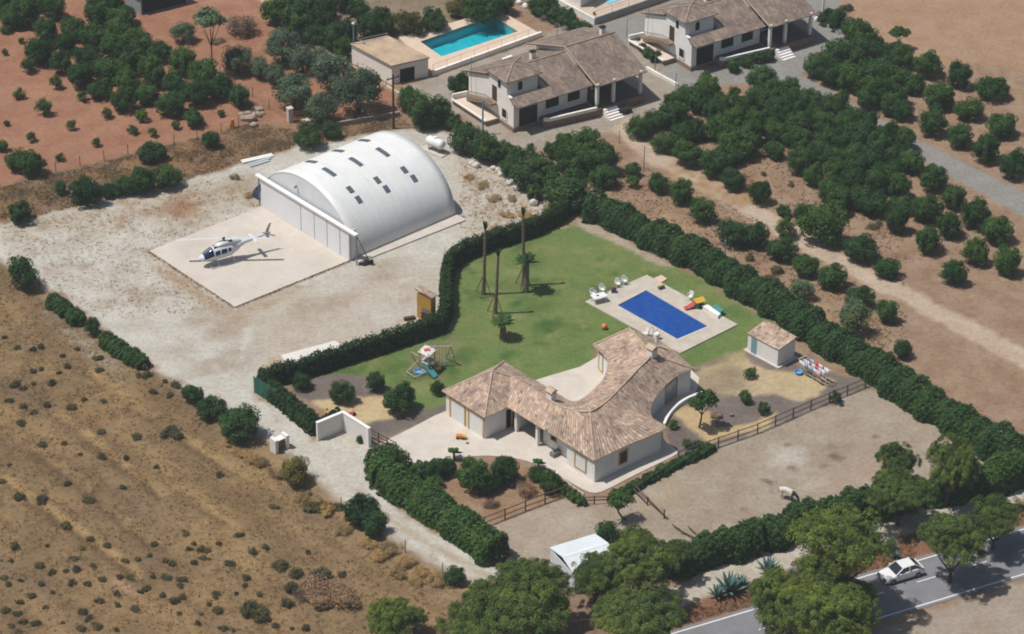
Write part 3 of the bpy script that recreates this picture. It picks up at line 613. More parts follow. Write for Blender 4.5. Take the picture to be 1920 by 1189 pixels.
# chimneys
def chimney(s, t_, zb, h, w=.34, parent=villa):
    c = MB().prism([tuple(q8(s + i * w, t_ + j * w)) for i, j in ((-1, -1), (1, -1), (1, 1), (-1, 1))], zb, zb + h).obj('chimney', m_white, parent)
    k_ = MB().prism([tuple(q8(s + i * w * .7, t_ + j * w * .7)) for i, j in ((-1, -1), (1, -1), (1, 1), (-1, 1))], zb + h, zb + h + .22)
    k_.obj('flue', m_dark, c)
    z = zb + h + .22; b = MB(); w2 = w * 1.35; z_ = z
    pts = [v3(s - w2, t_ - w2, z_), v3(s + w2, t_ - w2, z_), v3(s + w2, t_ + w2, z_), v3(s - w2, t_ + w2, z_), v3(s - w2, t_, z_ + .3), v3(s + w2, t_, z_ + .3)]
    b.add(pts, [(0, 1, 5, 4), (2, 3, 4, 5), (0, 4, 3), (1, 2, 5), (3, 2, 1, 0)]); b.obj('chimney_cap', m_ridge, c)
    return c
chimney(9.3, 5.9, 3.7, .95, .36); chimney(10.75, 18.1, 4.3, .9, .38)
b = MB(); p = q8(8.9, 20.6); b.tube((*p, 4.1), (*p, 5.0), .2, .2, 10); b.tube((*p, 5.0), (*p, 5.15), .28, .22, 10); b.obj('vent_pipe', m_white, villa)
# pale curved parapet round the side terrace
pp = [np.array(g2(*x)) for x in ((1245, 800), (1251, 785), (1263, 769), (1281, 755), (1300, 746), (1317, 740))]
pl = [np.array(p) for p in pp]; b = MB()
for _ in range(2):
    q = [pl[0]]
    for i in range(len(pl) - 1): q += [pl[i] * .75 + pl[i + 1] * .25, pl[i] * .25 + pl[i + 1] * .75]
    pl = q + [pl[-1]]
rr = []
for i, p in enumerate(pl):
    d = pl[min(i + 1, len(pl) - 1)] - pl[max(i - 1, 0)]; d /= np.linalg.norm(d); n = np.array([d[1], -d[0]]) * .13
    rr.append([(*(p + n), -.1), (*(p - n), -.1), (*(p - n), .38), (*(p + n), .38)])
b.rings(rr); tag(b.obj('low_wall', m_white, at=(*pl[4], 0)), 'low white curved wall around the terrace beside the villa window', 'wall')
# ---------------- the two neighbouring houses, same plan
NE = G(111.3 + 1000, 157.8, 3.8) - G(970.4, 200.9, 3.8); NRZ = math.atan2(NE[1], NE[0])
m_nwall = mat('cream_render', (235, 228, 219), .85, .05, .6, .08)
m_base = mat('stone_base', (152, 128, 108), .95, .2, 3.5, .4)
m_pfloor = mat('shade_toned_floor', (92, 82, 76), .7, .1, 1.5)  # floor colour darkened to stand in for porch, terrace and tower shade
m_court = mat('court_paving', (204, 188, 172), .9, .06, 1)
def neighbour(loc, label, mwall):
    h = thing('house', label, 'house', loc, NRZ, local=True)
    b = MB()
    prof = [(.7, -.15), (.7, 3.66), (5.3, 5.42), (10.2, 3.72), (10.2, -.15)]
    side = [(.7, -.15), (.7, 3.6), (1.3, 3.88), (1.3, 4.15), (2.12, 4.15), (2.12, 5.2), (5.9, 5.2), (5.9, 5.1), (10.2, 3.72), (10.2, -.15)]
    well = [(.7, -.15), (.7, 3.4), (3.6, 3.4), (3.6, 4.75), (5.3, 5.42), (10.2, 3.72), (10.2, -.15)]
    def ext(prof, a0, a1, bb):
        n = len(prof); bb.add([(a0, y, z) for y, z in prof] + [(a1, y, z) for y, z in prof], [tuple(range(n - 1, -1, -1)), tuple(range(n, 2 * n))] + [(i, (i + 1) % n, n + (i + 1) % n, n + i) for i in range(n)])
    ext(side, 0, .3, b); ext(well, .3, 5.2, b); ext(prof, 5.2, 10.4, b)
    ext([(3.0, -.15), (3.0, 4.9), (5.4, 6.0), (11.4, 4.15), (11.4, -.15)], 10.4, 17.0, b)
    b.obj('wall', mwall, h)
    # terrace and its stone base
    MB().prism([(3.5, .68), (3.5, -.4), (4.0, -.75), (10.2, -1.5), (17.2, -1.55), (17.2, 2.98), (10.42, 2.98), (10.42, .68)], -.1, .95).obj('terrace', m_base, h)
    c = MB()
    for p, q in (((3.45, -.42), (3.98, -.8)), ((3.98, -.8), (10.2, -1.55))): c.wall(p, q, 0, math.hypot(q[0] - p[0], q[1] - p[1]), .95, 1.35, -.1, .16)
    c.obj('terrace_wall', mwall, h)
    MB().box(-.12, .0, .5, 3.3, -.1, .55).box(-.12, 3.3, .56, .68, -.1, .5).obj('plinth', m_base, h)
    # tower
    t = MB().box(-.01, 4.25, 2.1, 5.95, 3.42, 6.0).obj('tower_wall', mwall, h)
    r = MB(); te = [(-.42, 1.72, 5.98), (4.72, 1.72, 5.98), (4.72, 6.35, 5.98), (-.42, 6.35, 5.98)]; ap = (2.1, 4.03, 6.85)
    for i in range(4): rpanel(r, [te[i], te[(i + 1) % 4], ap], te[i], te[(i + 1) % 4])
    tr = roofobj(r, 'tower_roof', m_tile2, h); k = MB()
    for e in te: k.tube(np.array(e) + (0, 0, .03), np.array(ap) + (0, 0, .03), .08)
    k.obj('ridge_cap', m_ridge2, tr)
    for x0, x1, y0, y1 in ((-.04, .0, 3.42, 3.98), (1.5, 2.1, 2.06, 2.1)):
        b = MB(); n = 8
        if x1 - x0 < .1: pts = [(y0, 4.5), (y1, 4.5)] + [((y0 + y1) / 2 + .28 * math.cos(a), 5.2 + .28 * math.sin(a)) for a in np.linspace(0, math.pi, n)]; vs = [(x0, y, z) for y, z in pts] + [(x1 - .012, y, z) for y, z in pts]
        else: pts = [(x0, 4.4), (x1, 4.4)] + [((x0 + x1) / 2 + .3 * math.cos(a), 5.2 + .3 * math.sin(a)) for a in np.linspace(0, math.pi, n)]; vs = [(x, y0, z) for x, z in pts] + [(x, y1 - .012, z) for x, z in pts]
        m_ = len(pts); b.add(vs, [tuple(range(m_)), tuple(range(2 * m_ - 1, m_ - 1, -1))] + [(i, (i + 1) % m_, m_ + (i + 1) % m_, m_ + i) for i in range(m_)]); b.obj('arched_window', m_dark, h)
    # roofs
    r = MB()
    f0, f1, k0, k1, b0, b1 = (-.25, -.4, 3.62), (10.4, -.4, 3.62), (-.25, 5.3, 5.62), (10.4, 5.3, 5.62), (-.25, 10.7, 3.75), (10.4, 10.7, 3.75)
    zf = lambda y: 3.62 + (y + .4) / 5.7 * 2.0
    zb = lambda y: 5.62 - (y - 5.3) / 5.4 * 1.87
    for a0, a1, y0, y1 in ((-.25, 10.4, -.4, 1.25), (5.2, 10.4, 1.25, 5.3), (4.2, 5.2, 3.62, 5.3)): rpanel(r, [(a0, y0, zf(y0)), (a1, y0, zf(y0)), (a1, y1, zf(y1)), (a0, y1, zf(y1))], f0, f1)
    for a0, a1, y0, y1 in ((4.2, 10.4, 5.3, 5.98), (-.25, 10.4, 5.98, 10.7)): rpanel(r, [(a0, y0, zb(y0)), (a1, y0, zb(y0)), (a1, y1, zb(y1)), (a0, y1, zb(y1))], b1, b0)
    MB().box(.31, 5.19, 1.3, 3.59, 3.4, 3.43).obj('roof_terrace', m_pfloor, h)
    ro = roofobj(r, 'roof', m_tile2, h); MB().tube(np.array(k0) + (4.9, 0, .03), np.array(k1) + (0, 0, .03), .09).obj('ridge_cap', m_ridge2, ro); MB().tube((-.25, 10.6, zb(10.6) + .05), (-.25, 6.0, zb(6.0) + .05), .07).obj('verge_tiles', m_ridge2, ro)
    r = MB()
    f0, f1, k0, k1, b0, b1 = (10.3, -1.35, 3.85), (17.6, -1.35, 3.85), (10.3, 5.4, 6.2), (17.6, 5.4, 6.2), (9.3, 11.8, 4.25), (17.6, 11.8, 4.25)
    rpanel(r, [f0, f1, k1, k0], f0, f1); rpanel(r, [k0, k1, b1, b0], b1, b0)
    ro = roofobj(r, 'porch_roof', m_tile2, h)
    MB().tube(np.array(k0) + (0, 0, .04), np.array(k1) + (0, 0, .04), .1).tube(np.array(f0) + (0, 0, .05), np.array(k0) + (0, 0, .05), .11).tube(np.array(b0) + (0, 0, .04), np.array(k0) + (0, 0, .04), .09).obj('ridge_cap', m_ridge2, ro)
    # openings
    MB().box(.76, 3.3, .66, .7 - .012, .0, 2.75).obj('garage_door', m_dark, h)
    for a0, a1 in ((4.5, 6.3), (7.6, 9.3)):
        w = MB().box(a0, a1, .655, .688, 1.75, 3.1).obj('window', m_dark, h)
        g = MB()
        for i in range(5): x = a0 + (a1 - a0) * (i + .5) / 5; g.box(x - .02, x + .02, .62, .65, 1.75, 3.1)
        g.obj('window_grille', m_iron, w)
    w = MB().box(-.03, -.008, 2.1, 3.1, 1.0, 2.1).obj('window', m_dark, h); MB().box(-.1, -.031, 2.0, 3.2, .9, 1.0).box(-.08, -.031, 2.0, 2.1, 1.0, 2.1).obj('window_sill', m_nwall, w)
    for a in (10.65, 13.0, 16.9): MB().box(a - .17, a + .17, -1.1, -.76, .95, 4.0).obj('porch_post', mwall, h)
    MB().box(10.9, 12.4, 2.94, 2.99, .96, 3.2).obj('porch_shade_panel', m_dark, h); MB().box(12.8, 16.6, 2.94, 2.99, 1.2, 3.2).obj('porch_shade_panel', m_dark, h); MB().prism([(10.5, 2.9), (10.5, -1.3), (17.1, -1.35), (17.1, 2.9)], .95, .975).obj('porch_floor', m_pfloor, h)  # dark panels paint the porch shade onto the back wall
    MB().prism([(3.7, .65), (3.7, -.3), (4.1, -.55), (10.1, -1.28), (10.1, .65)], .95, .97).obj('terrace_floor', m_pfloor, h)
    st = MB()
    for i in range(5): st.box(11.1, 13.0, -1.56 - .34 * (i + 1), -1.56 - .34 * i, -.1, .8 - .19 * i)
    st.obj('front_steps', mwall, h)
    # raised side court with outdoor stair
    MB().prism([(-.14, 3.5), (-.14, 10.0), (-2.2, 10.3), (-1.9, 3.5)], -.1, .62).obj('court_floor', m_base, h); MB().prism([(-.15, 3.6), (-.15, 9.9), (-2.0, 10.1), (-1.75, 3.6)], .62, .64).obj('court_paving', m_court, h)
    c = MB(); c.wall((-2.2, 10.3), (-1.9, 3.5), 0, 6.8, .62, .8, 0, .2); c.wall((-.14, 10.1), (-2.2, 10.4), 0, 2.1, .62, 1.3, -.1, .12); c.obj('court_wall', mwall, h)
    c = MB(); c.add([(-1.0, 9.2, .62), (-1.0, 9.2, 1.2), (-1.0, 5.2, 2.4), (-1.0, 4.0, 2.4), (-1.0, 4.0, 2.15), (-1.0, 5.0, 2.1)] + [(-.14, y, z) for y, z in ((9.2, .62), (9.2, 1.2), (5.2, 2.4), (4.0, 2.4), (4.0, 2.15), (5.0, 2.1))], [(0, 1, 2, 3, 4, 5), (11, 10, 9, 8, 7, 6)] + [(i, (i + 6), (i + 1) % 6 + 6, (i + 1) % 6) for i in range(6)]); c.obj('outdoor_stair', m_base, h)
    c = MB()
    for y in np.arange(4.1, 9.2, .35): z = 1.2 + (9.2 - max(y, 5.2)) * .3; c.tube((-.96, y, z), (-.96, y, z + .75), .02, n=5)
    c.tube((-.96, 9.1, 2.0), (-.96, 5.2, 3.15), .03, n=5); c.tube((-.96, 5.2, 3.15), (-.96, 4.0, 3.15), .03, n=5); c.obj('stair_railing', m_iron, h)
    MB().box(-.03, -.008, 4.2, 5.2, 2.4, 4.3).obj('door', m_brownwood, h)
    for a, y, z in ((6.6, 6.6, 5.0), (16.2, 6.0, 5.85)):
        c = MB().box(a - .3, a + .3, y - .25, y + .25, z, z + 1.05).obj('chimney', mwall, h); MB().box(a - .2, a + .2, y - .15, y + .15, z + 1.05, z + 1.15).box(a - .38, a + .38, y - .32, y + .32, z + 1.15, z + 1.22).obj('chimney_cap', m_dark, c)
    MB().tube((-.5, 8.9, 0), (-.5, 8.9, 6.4), .03, n=5).obj('wire_mast', m_rail, h)
    c = MB().tube((12.2, 9.6, 4.8), (12.2, 9.6, 6.6), .03, n=5)
    for i in range(4): c.tube((11.9, 9.6 + .0, 6.0 + i * .15), (12.5, 9.6, 6.0 + i * .15), .015, n=4)
    c.obj('aerial', m_rail, h)
    return h
NO = G(969, 252)
neighbour(tuple(NO), 'cream house with square tower beside the turquoise pool', m_nwall)
neighbour(tuple(G(1301.5, 137)), 'white house with square tower cut off at the top edge, on the grey lane', mat('pale_render', (234, 231, 226), .85, .05, .6, .08))
# ------------------------------------------------------------------ pools
def water_mat(name, tint, rough=.03):
    m, t, bs = nodes(name)
    tr = N(t, 'ShaderNodeBsdfTransparent', Color=(*tint, 1)); gl = N(t, 'ShaderNodeBsdfGlossy', Roughness=rough)
    fr = N(t, 'ShaderNodeFresnel', IOR=1.33); n = noise(t, 2.2, 3, .6); bp = N(t, 'ShaderNodeBump', Strength=.25, Distance=.05)
    t.links.new(n, bp.inputs['Height']); t.links.new(bp.outputs[0], gl.inputs['Normal']); t.links.new(bp.outputs[0], fr.inputs['Normal'])
    mx = t.nodes.new('ShaderNodeMixShader'); t.links.new(fr.outputs[0], mx.inputs[0]); t.links.new(tr.outputs[0], mx.inputs[1]); t.links.new(gl.outputs[0], mx.inputs[2])
    t.links.new(mx.outputs[0], t.nodes['Material Output'].inputs['Surface']); return m
def quadpts(px, z=0): return [np.array(g2(u, v, z)) for u, v in px]
def ring_slab(outer, inner, z0, z1, mb):
    n = len(outer)
    for i in range(n): mb.prism([tuple(outer[i]), tuple(outer[(i + 1) % n]), tuple(inner[(i + 1) % n]), tuple(inner[i])], z0, z1)
    return mb
m_bluetile, t, bs = nodes('blue_pool_surface')
n1 = noise(t, 1.1, 5, .65); n2 = noise(t, 9, 3, .7)
k = mix(t, lin((20, 62, 136)), lin((34, 80, 142)), ramp(t, n1, [(.35, 0.), (.7, 1.)])); k = mix(t, k, lin((78, 108, 152)), ramp(t, n2, [(.58, 0.), (.82, .75)]))
t.links.new(k, bs.inputs['Base Color']); bs.inputs['Roughness'].default_value = .2; bs.inputs['Specular IOR Level'].default_value = .2; bump(t, bs, n2, .35, .03)
# villa pool
dk = quadpts([(1097, 567), (1213, 517), (1383, 610), (1275, 664)]); pl = quadpts([(1152, 573), (1210, 543), (1333, 615), (1272, 641)])
ctr = sum(pl) / 4; pool = thing('swimming_pool', 'rectangular pool with flat deep blue surface in a pale stone deck by the villa', 'pool', (*ctr, 0))
ring_slab(dk, pl, -.15, .12, MB()).obj('pool_deck', m_deck, pool)
inn_ = [p + (ctr - p) / np.linalg.norm(ctr - p) * .35 for p in pl]
ring_slab(pl, inn_, -.15, .145, MB()).obj('pool_coping', mat('pool_coping', (190, 180, 166), .85, .06, 2), pool)
MB().prism([tuple(p + (ctr - p) / np.linalg.norm(ctr - p) * .30) for p in pl], -.12, .06).obj('water', m_bluetile, pool)
rail = MB(); rp0 = quadpts([(1216, 632), (1224, 636)])
for p in rp0:
    rail.path([(*p, .1), (*(p), .8), (*(p + np.array([.25, .3])), .95), (*(p + np.array([.5, .6])), .75), (*(p + np.array([.55, .7])), .1)], .03, 5)
rail.obj('pool_ladder', m_rail, pool)
MB().prism([g2(1226, 523), g2(1240, 517), g2(1251, 524), g2(1238, 532)], -.1, .1).obj('shower_tray', mat('pink_stone', (206, 178, 158), .9, .05, 1), pool)
# turquoise pool above
HQ = quadpts([(788, 82), (925, 34), (971, 63), (828, 110)])
DQ = quadpts([(748, 74), (934, 22), (1015, 68), (812, 142)])
c2 = sum(HQ) / 4; pool2 = thing('swimming_pool', 'turquoise swimming pool with clear water beside the flat-roofed pump house', 'pool', (*c2, 0))
m_turq = mat('turquoise_pool_tile', (96, 196, 200), .5, .1, 1.4, .05, .4, c2=(60, 176, 190))
ring_slab(DQ, HQ, -.2, .30, MB()).obj('pool_deck', mat('sandstone_paving', (204, 182, 160), .85, .06, .8, .1, .2), pool2)
b = MB(); n = 4
b.add([(*p, .29) for p in HQ] + [(*p, -1.1) for p in HQ], [(4, 5, 6, 7)] + [(i, (i + 1) % 4, 4 + (i + 1) % 4, 4 + i) for i in range(4)]); b.obj('pool_basin', m_turq, pool2)
MB().add([(*p, -.22) for p in HQ], [(3, 2, 1, 0)]).obj('water', water_mat('pool_water', (.36, .86, .90)), pool2)
b = MB(); b.wall(DQ[3], DQ[2], 0, float(np.linalg.norm(DQ[2] - DQ[3])), -.1, .62, -.2, .12); b.obj('low_wall', m_nwall, pool2)
b = MB(); ln = float(np.linalg.norm(DQ[2] - DQ[3])); dd = (DQ[2] - DQ[3]) / ln
for k_ in range(9): p = DQ[3] + dd * (ln * k_ / 8); b.tube((*p, .6), (*p, 1.5), .02, n=5)
b.path([(*DQ[3], 1.48), (*DQ[2], 1.48)], .018, 5); b.obj('pool_railing', m_rail, pool2)
b = MB(); s0 = np.array(g2(940, 118)); e1_ = dd; e2_ = np.array([dd[1], -dd[0]])
for i in range(4): q = [s0 + e2_ * (.36 * i), s0 + e1_ * 1.5 + e2_ * (.36 * i), s0 + e1_ * 1.5 + e2_ * (.36 * (i + 1)), s0 + e2_ * (.36 * (i + 1))]; b.prism([tuple(x) for x in q], -.1, .62 - .15 * i)
b.obj('pool_steps', m_nwall, pool2)
# ------------------------------------------------------------------ small buildings
def boxhouse(name, label, cat, front, left, right, h, m, group=None):
    """front/left/right: base corner pixels"""
    f, l, r = [np.array(g2(*q)) for q in (front, left, right)]; bk = l + r - f
    t_ = thing(name, label, cat, (*((l + r) / 2), 0), group=group)
    MB().prism([tuple(x) for x in (f, r, bk, l)], -.1, h).obj('wall', m, t_)
    return t_, f, l, r, bk
# pump house
PH = hgt(735, 158, 124)
t_, f, l, r, bk = boxhouse('pump_house', 'flat-roofed pale outbuilding between the olive trees and turquoise pool', 'outbuilding', (735, 158), (660, 118), (803, 143), PH, m_nwall)
def off_poly(pts, o):
    c = sum(pts) / len(pts); return [tuple(p + (p - c) / np.linalg.norm(p - c) * o) for p in pts]
ro = MB().prism(off_poly([f, r, bk, l], .2), PH, PH + .16).obj('roof_slab', mat('dusty_flat_roof', (188, 164, 136), .95, .14, .5, .2, .1, c2=(150, 134, 116)), t_)
b = MB(); ln = float(np.linalg.norm(r - f)); b.wall(f, r, ln * .22, ln * .62, 0, PH * .72, -.03, .03); b.obj('garage_door', m_dark, t_)
b = MB(); b.wall(l, f, 0, float(np.linalg.norm(f - l)), PH - .35, PH - .28, 0, .05); b.obj('gutter', m_grey, t_)
b = MB(); q = l + (bk - l) * .25; b.path([(*(l + (bk - l) * .3), PH + .55), (*bk, PH + .55)], .05, 6)
for k_ in (.3, .65, 1): p = l + (bk - l) * k_; b.tube((*p, PH + .15), (*p, PH + .55), .04, n=6)
b.obj('roof_pipe', m_rail, t_)
# tiled shed on the lawn
SH = hgt(1458, 688, 655)
t_, f, l, r, bk = boxhouse('garden_shed', 'small white shed with clay tile roof and blue door at the lawn corner', 'shed', (1457, 688), (1401, 658), (1489, 671), SH - .02, m_white)
rl = MB(); dz = .55
c0 = (f + l) / 2; up_ = bk - l
rp_ = lambda p, z: (float(p[0]), float(p[1]), z)
def og(p): c = (f + bk) / 2; return p + (p - c) * .06
h2 = hgt(1459, 650 + 31, 605)
f3, l3, r3, b3 = rp_(og(f), SH), rp_(og(l), SH), rp_(og(r), SH + .45), rp_(og(bk), SH + .45)
rpanel(rl, [f3, r3, b3, l3], f3, l3)
roofobj(rl, 'roof', m_tile, t_, .1)
b = MB(); b.prism([tuple(x) for x in (f, r, bk, l)], [SH - .04] * 4, [SH - .03, SH + .38, SH + .38, SH - .03] if True else 0); b.obj('wall_top', m_white, t_)
ln = float(np.linalg.norm(f - l)); b = MB(); b.wall(l, f, ln * .12, ln * .3, .05, 1.95, -.03, .03); b.obj('door', mat('blue_green_door', (122, 156, 166), .6, .08, 2), t_)
b = MB(); b.prism(off_poly([f, r, bk, l], .42), -.1, .1); b.obj('plinth', m_conc, t_)
# ochre well house
WHh = hgt(797, 598, 556) + .35
t_, f, l, r, bk = boxhouse('well_house', 'narrow ochre hut with a clay tile top at the hedge corner', 'hut', (808, 605), (782, 597), (817, 600), WHh, mat('ochre_render', (196, 152, 72), .85, .1, 1))
b = MB(); q = off_poly([f, r, bk, l], .25); rr_ = [(*q[0], WHh), (*q[1], WHh), (*q[2], WHh + .55), (*q[3], WHh + .55)]
rpanel(b, rr_, rr_[0], rr_[1]); roofobj(b, 'roof', m_tile, t_, .12)
b = MB(); ln = float(np.linalg.norm(f - l)); b.wall(l, f, ln * .3, ln * .95, .1, .95, -.02, .03); b.obj('hatch', m_brownwood, t_)
b = MB(); b.wall(l, f, ln * .35, ln * .9, 1.0, 1.5, -.02, .04); b.obj('vent', m_grey, t_)
tag(MB().prism([g2(778, 598), g2(800, 612), g2(822, 604), g2(800, 592)], -.05, .1).obj('well_base', m_conc, t_))
b = MB(); p = g2(768, 599); b.box(-.6, .6, -.2, .2, .0, .3, .3, p); tag(b.obj('timber_stack', m_brownwood, at=(*p, 0)), 'short brown timber lying beside the ochre hut', 'timber')
# white horse shelter / tent at the bottom
fl, fr_, bk_r = (1034, 1083), (1052, 1092), (1150, 1030)
ps = [np.array(g2(*q)) for q in ((1034, 1058), (1055, 1086), (1152, 1048), (1118, 1030))]
hh = 2.1
A_ = np.array(g2(1033, 1028, hh)); B_ = np.array(g2(1055, 1080, hh)); D_ = np.array(g2(1115, 1003, hh + .0)); Cc = np.array(g2(1152, 1026, hh))
ex_ = (D_ - A_); ex_ = ex_ / np.linalg.norm(ex_); ey_ = np.array([ex_[1], -ex_[0]])
LA = float(np.linalg.norm(D_ - A_)); LB = 4.6
t_ = thing('horse_shelter', 'white sheet-roofed shelter behind the pines at the paddock edge', 'shelter', (*(A_ + ex_ * LA / 2 + ey_ * LB / 2), 0))
m_sheet = mat('white_roof_sheet', (206, 212, 214), .6, .05, .5)
def tq(a, c): return A_ + ex_ * a + ey_ * c
b = MB(); b.add([(*tq(-.1, -.1), hh), (*tq(LA + .1, -.1), hh), (*tq(LA + .1, LB / 2), hh + .55), (*tq(-.1, LB / 2), hh + .55), (*tq(-.1, LB + .1), hh), (*tq(LA + .1, LB + .1), hh)], [(0, 1, 2, 3), (3, 2, 5, 4)]); ro = b.obj('roof', m_sheet, t_); s_ = ro.modifiers.new('thick', 'SOLIDIFY'); s_.thickness = .05
b = MB(); 
for p, q, L in ((tq(0, 0), tq(LA, 0), LA), (tq(LA, LB), tq(0, LB), LA), (tq(0, LB), tq(0, 0), LB), (tq(LA, 0), tq(LA, LB), LB)): b.wall(p, q, 0, L, -.1, hh - .06, -.05, 0)
b.obj('side_panel', m_sheet, t_)
b = MB(); b.wall(tq(0, LB * .5), tq(LA, LB * .5), .02, LA, hh + .56, hh + .6, -.12, .12); b.obj('ridge_strip', m_shell, t_)
# shed cut by the top edge, left
t_, f, l, r, bk = boxhouse('farm_shed', 'small grey and white shed at the top edge above the dark orchard', 'shed', (265, 28), (236, 14), (352, 6), 2.3, mat('shed_block', (156, 158, 160), .9, .1, 1))
b = MB(); b.prism(off_poly([f, r, bk, l], .25), 2.3, 2.42); b.obj('roof', mat('pinkish_sheet', (170, 136, 126), .85, .12, 1), t_)
b = MB(); ln = float(np.linalg.norm(r - f)); b.wall(f, r, .2, ln - .2, .1, 2.1, -.03, .03); b.obj('dark_front', m_dark, t_)  # flat dark panel over most of the right-hand wall
# white house with pale pool at the very top
t_, f, l, r, bk = boxhouse('white_house', 'plain white house corner cut off by the top edge', 'house', (1088, 24), (1020, -8), (1116, 8), 4.6, m_white)
b = MB(); b.prism(off_poly([f, r, bk, l], .3), 4.6, 4.78); b.obj('roof_slab', m_white, t_)
tw = thing('raised_terrace', 'raised terrace with white wall and railing behind the grey lane', 'terrace', (*g2(1150, 20), 0))
q0, q1, q2 = np.array(g2(1088, 27)), np.array(g2(1116, 46)), np.array(g2(1250, 0)); q3 = np.array(g2(1330, -28))
dd = (q2 - q1) / np.linalg.norm(q2 - q1); nn_ = np.array([-dd[1], dd[0]])
b = MB(); b.prism([tuple(q1), tuple(q3), tuple(q3 + nn_ * 12), tuple(q1 + nn_ * 12)], -.2, .75); b.obj('terrace_floor', mat('terrace_tile', (190, 172, 152), .85, .08, .8), tw)
b = MB(); b.wall(q1, q3, 0, float(np.linalg.norm(q3 - q1)), -.2, .95, -.1, .12); b.obj('parapet', mat('grey_render', (150, 148, 146), .9, .08, 1), tw)
b = MB(); ln = float(np.linalg.norm(q3 - q1))
for k_ in range(8): p = q1 + dd * ln * k_ / 7; b.tube((*p, .9), (*p, 1.85), .025, n=5)
b.path([(*q1, 1.83), (*q3, 1.83)], .025, 5).path([(*q1, 1.4), (*q3, 1.4)], .015, 5); b.obj('railing', m_rail, tw)
b = MB(); b.wall(np.array(g2(1030, 0)), q1, 0, float(np.linalg.norm(q1 - np.array(g2(1030, 0)))), -.2, .9, 0, .2); b.obj('side_wall', m_white, tw)
b = MB(); wq = quadpts([(1142, 7), (1176, -5), (1160, -24), (1118, -10)], .8); b.prism([tuple(p) for p in wq], .76, .80); pw = b.obj('pool_water', mat('pale_pool_water', (130, 190, 208), .1, .05, 1), tw)
b = MB(); p = np.array(g2(1114, 27, .8)); b.ball((*p, .98), .2); b.tube((*p, .75), (*p, .9), .12); b.obj('planter', m_stone, tw)
# ------------------------------------------------------------------ walls and gate
gw = thing('entrance_wall', 'tall white V-shaped gateway wall at the drive entrance', 'wall', (*g2(642, 800), 0))
m_gw = mat('gate_wall', (222, 218, 211), .9, .05, .8, .1)
P0, P1, P2 = np.array(g2(595, 826)), np.array(g2(643, 806)), np.array(g2(690, 836)); GH = hgt(595, 826, 793)
b = MB(); b.wall(P0, P1, 0, float(np.linalg.norm(P1 - P0)) + .1, -.1, GH, -.15, .1); b.wall(P1, P2, -.0, float(np.linalg.norm(P2 - P1)), -.1, GH + .05, -.15, .1); b.obj('wall', m_gw, gw)
b = MB(); b.wall(P0, P1, -.03, float(np.linalg.norm(P1 - P0)) + .12, GH, GH + .06, -.19, .14); b.wall(P1, P2, -.03, float(np.linalg.norm(P2 - P1)) + .03, GH + .052, GH + .11, -.19, .14); b.obj('wall_cap', m_white, gw)
b = MB(); d_ = (P2 - P1) / np.linalg.norm(P2 - P1); b.wall(P2 - d_ * .05, P2 + d_, .0, .3, -.1, GH + .14, -.2, .15); b.obj('gate_pillar', m_white, gw)
g_ = thing('sliding_gate', 'low brown sliding gate rails beside the gateway wall', 'gate', (*g2(712, 840), 0))
a0, a1 = np.array(g2(694, 822)), np.array(g2(742, 848)); b = MB(); L = float(np.linalg.norm(a1 - a0))
for z in (.25, .65, 1.05): b.wall(a0, a1, 0, L, z, z + .09, -.03, .03)
b.obj('rail', m_wood, g_)
for k_ in range(4): b = MB(); b.wall(a0, a1, L * k_ / 3 - .05, L * k_ / 3 + .05, -.05, 1.2, -.05, .05); b.obj('post', m_wood, g_)
mb_ = thing('meter_box', 'white meter cabinet with two pillars beside the drive entrance', 'cabinet', (*g2(530, 850), 0))
c0, c1 = np.array(g2(517, 852)), np.array(g2(543, 840)); L = float(np.linalg.norm(c1 - c0)); hM = hgt(543, 842, 818)
MB().wall(c0, c1, 0, .34, -.1, hM, -.9, 0).obj('pillar', m_gw, mb_); MB().wall(c0, c1, L - .34, L, -.1, hM, -.9, 0).obj('pillar', m_gw, mb_)
b = MB(); b.wall(c0, c1, .341, L - .341, -.1, hM * .75, -.9, -.35); b.obj('cabinet', mat('red_brown_panel', (150, 104, 88), .8, .15, 2), mb_)
b = MB(); b.wall(c0, c1, .36, L - .36, hM * .75, hM * .82, -.92, -.2); b.obj('cabinet_top', m_white, mb_)
# boundary wall round the olive grove
def lowwall(px, h, th, m, label, name='boundary_wall', cat='wall'):
    p = [np.array(g2(*q)) for q in px]; b = MB()
    for a, c in zip(p[:-1], p[1:]): b.wall(a, c, 0, float(np.linalg.norm(c - a)) + th * .3, -.15, h, -th / 2, th / 2)
    return tag(b.obj(name, m, at=(*p[0], 0)), label, cat)
m_bw = mat('pinkish_wall', (196, 172, 152), .9, .1, 1)
lowwall([(486, 0), (516, 29), (545, 60), (600, 95), (660, 128), (690, 145), (768, 190)], .35, .3, m_bw, 'long low pinkish wall behind the olive grove')
lowwall([(590, 243), (660, 232), (748, 217)], .55, .3, mat('grey_block_wall', (150, 138, 126), .9, .12, 1.5), 'grey block retaining wall between the olive grove and hangar')
lowwall([(1212, 130), (1240, 146), (1270, 162)], .4, .25, m_white, 'low white wall between the cream house yard and grey lane')
lowwall([(1180, 78), (1206, 95), (1240, 118)], .35, .2, m_bw, 'low pinkish kerb wall beside the shrubs on the lane')
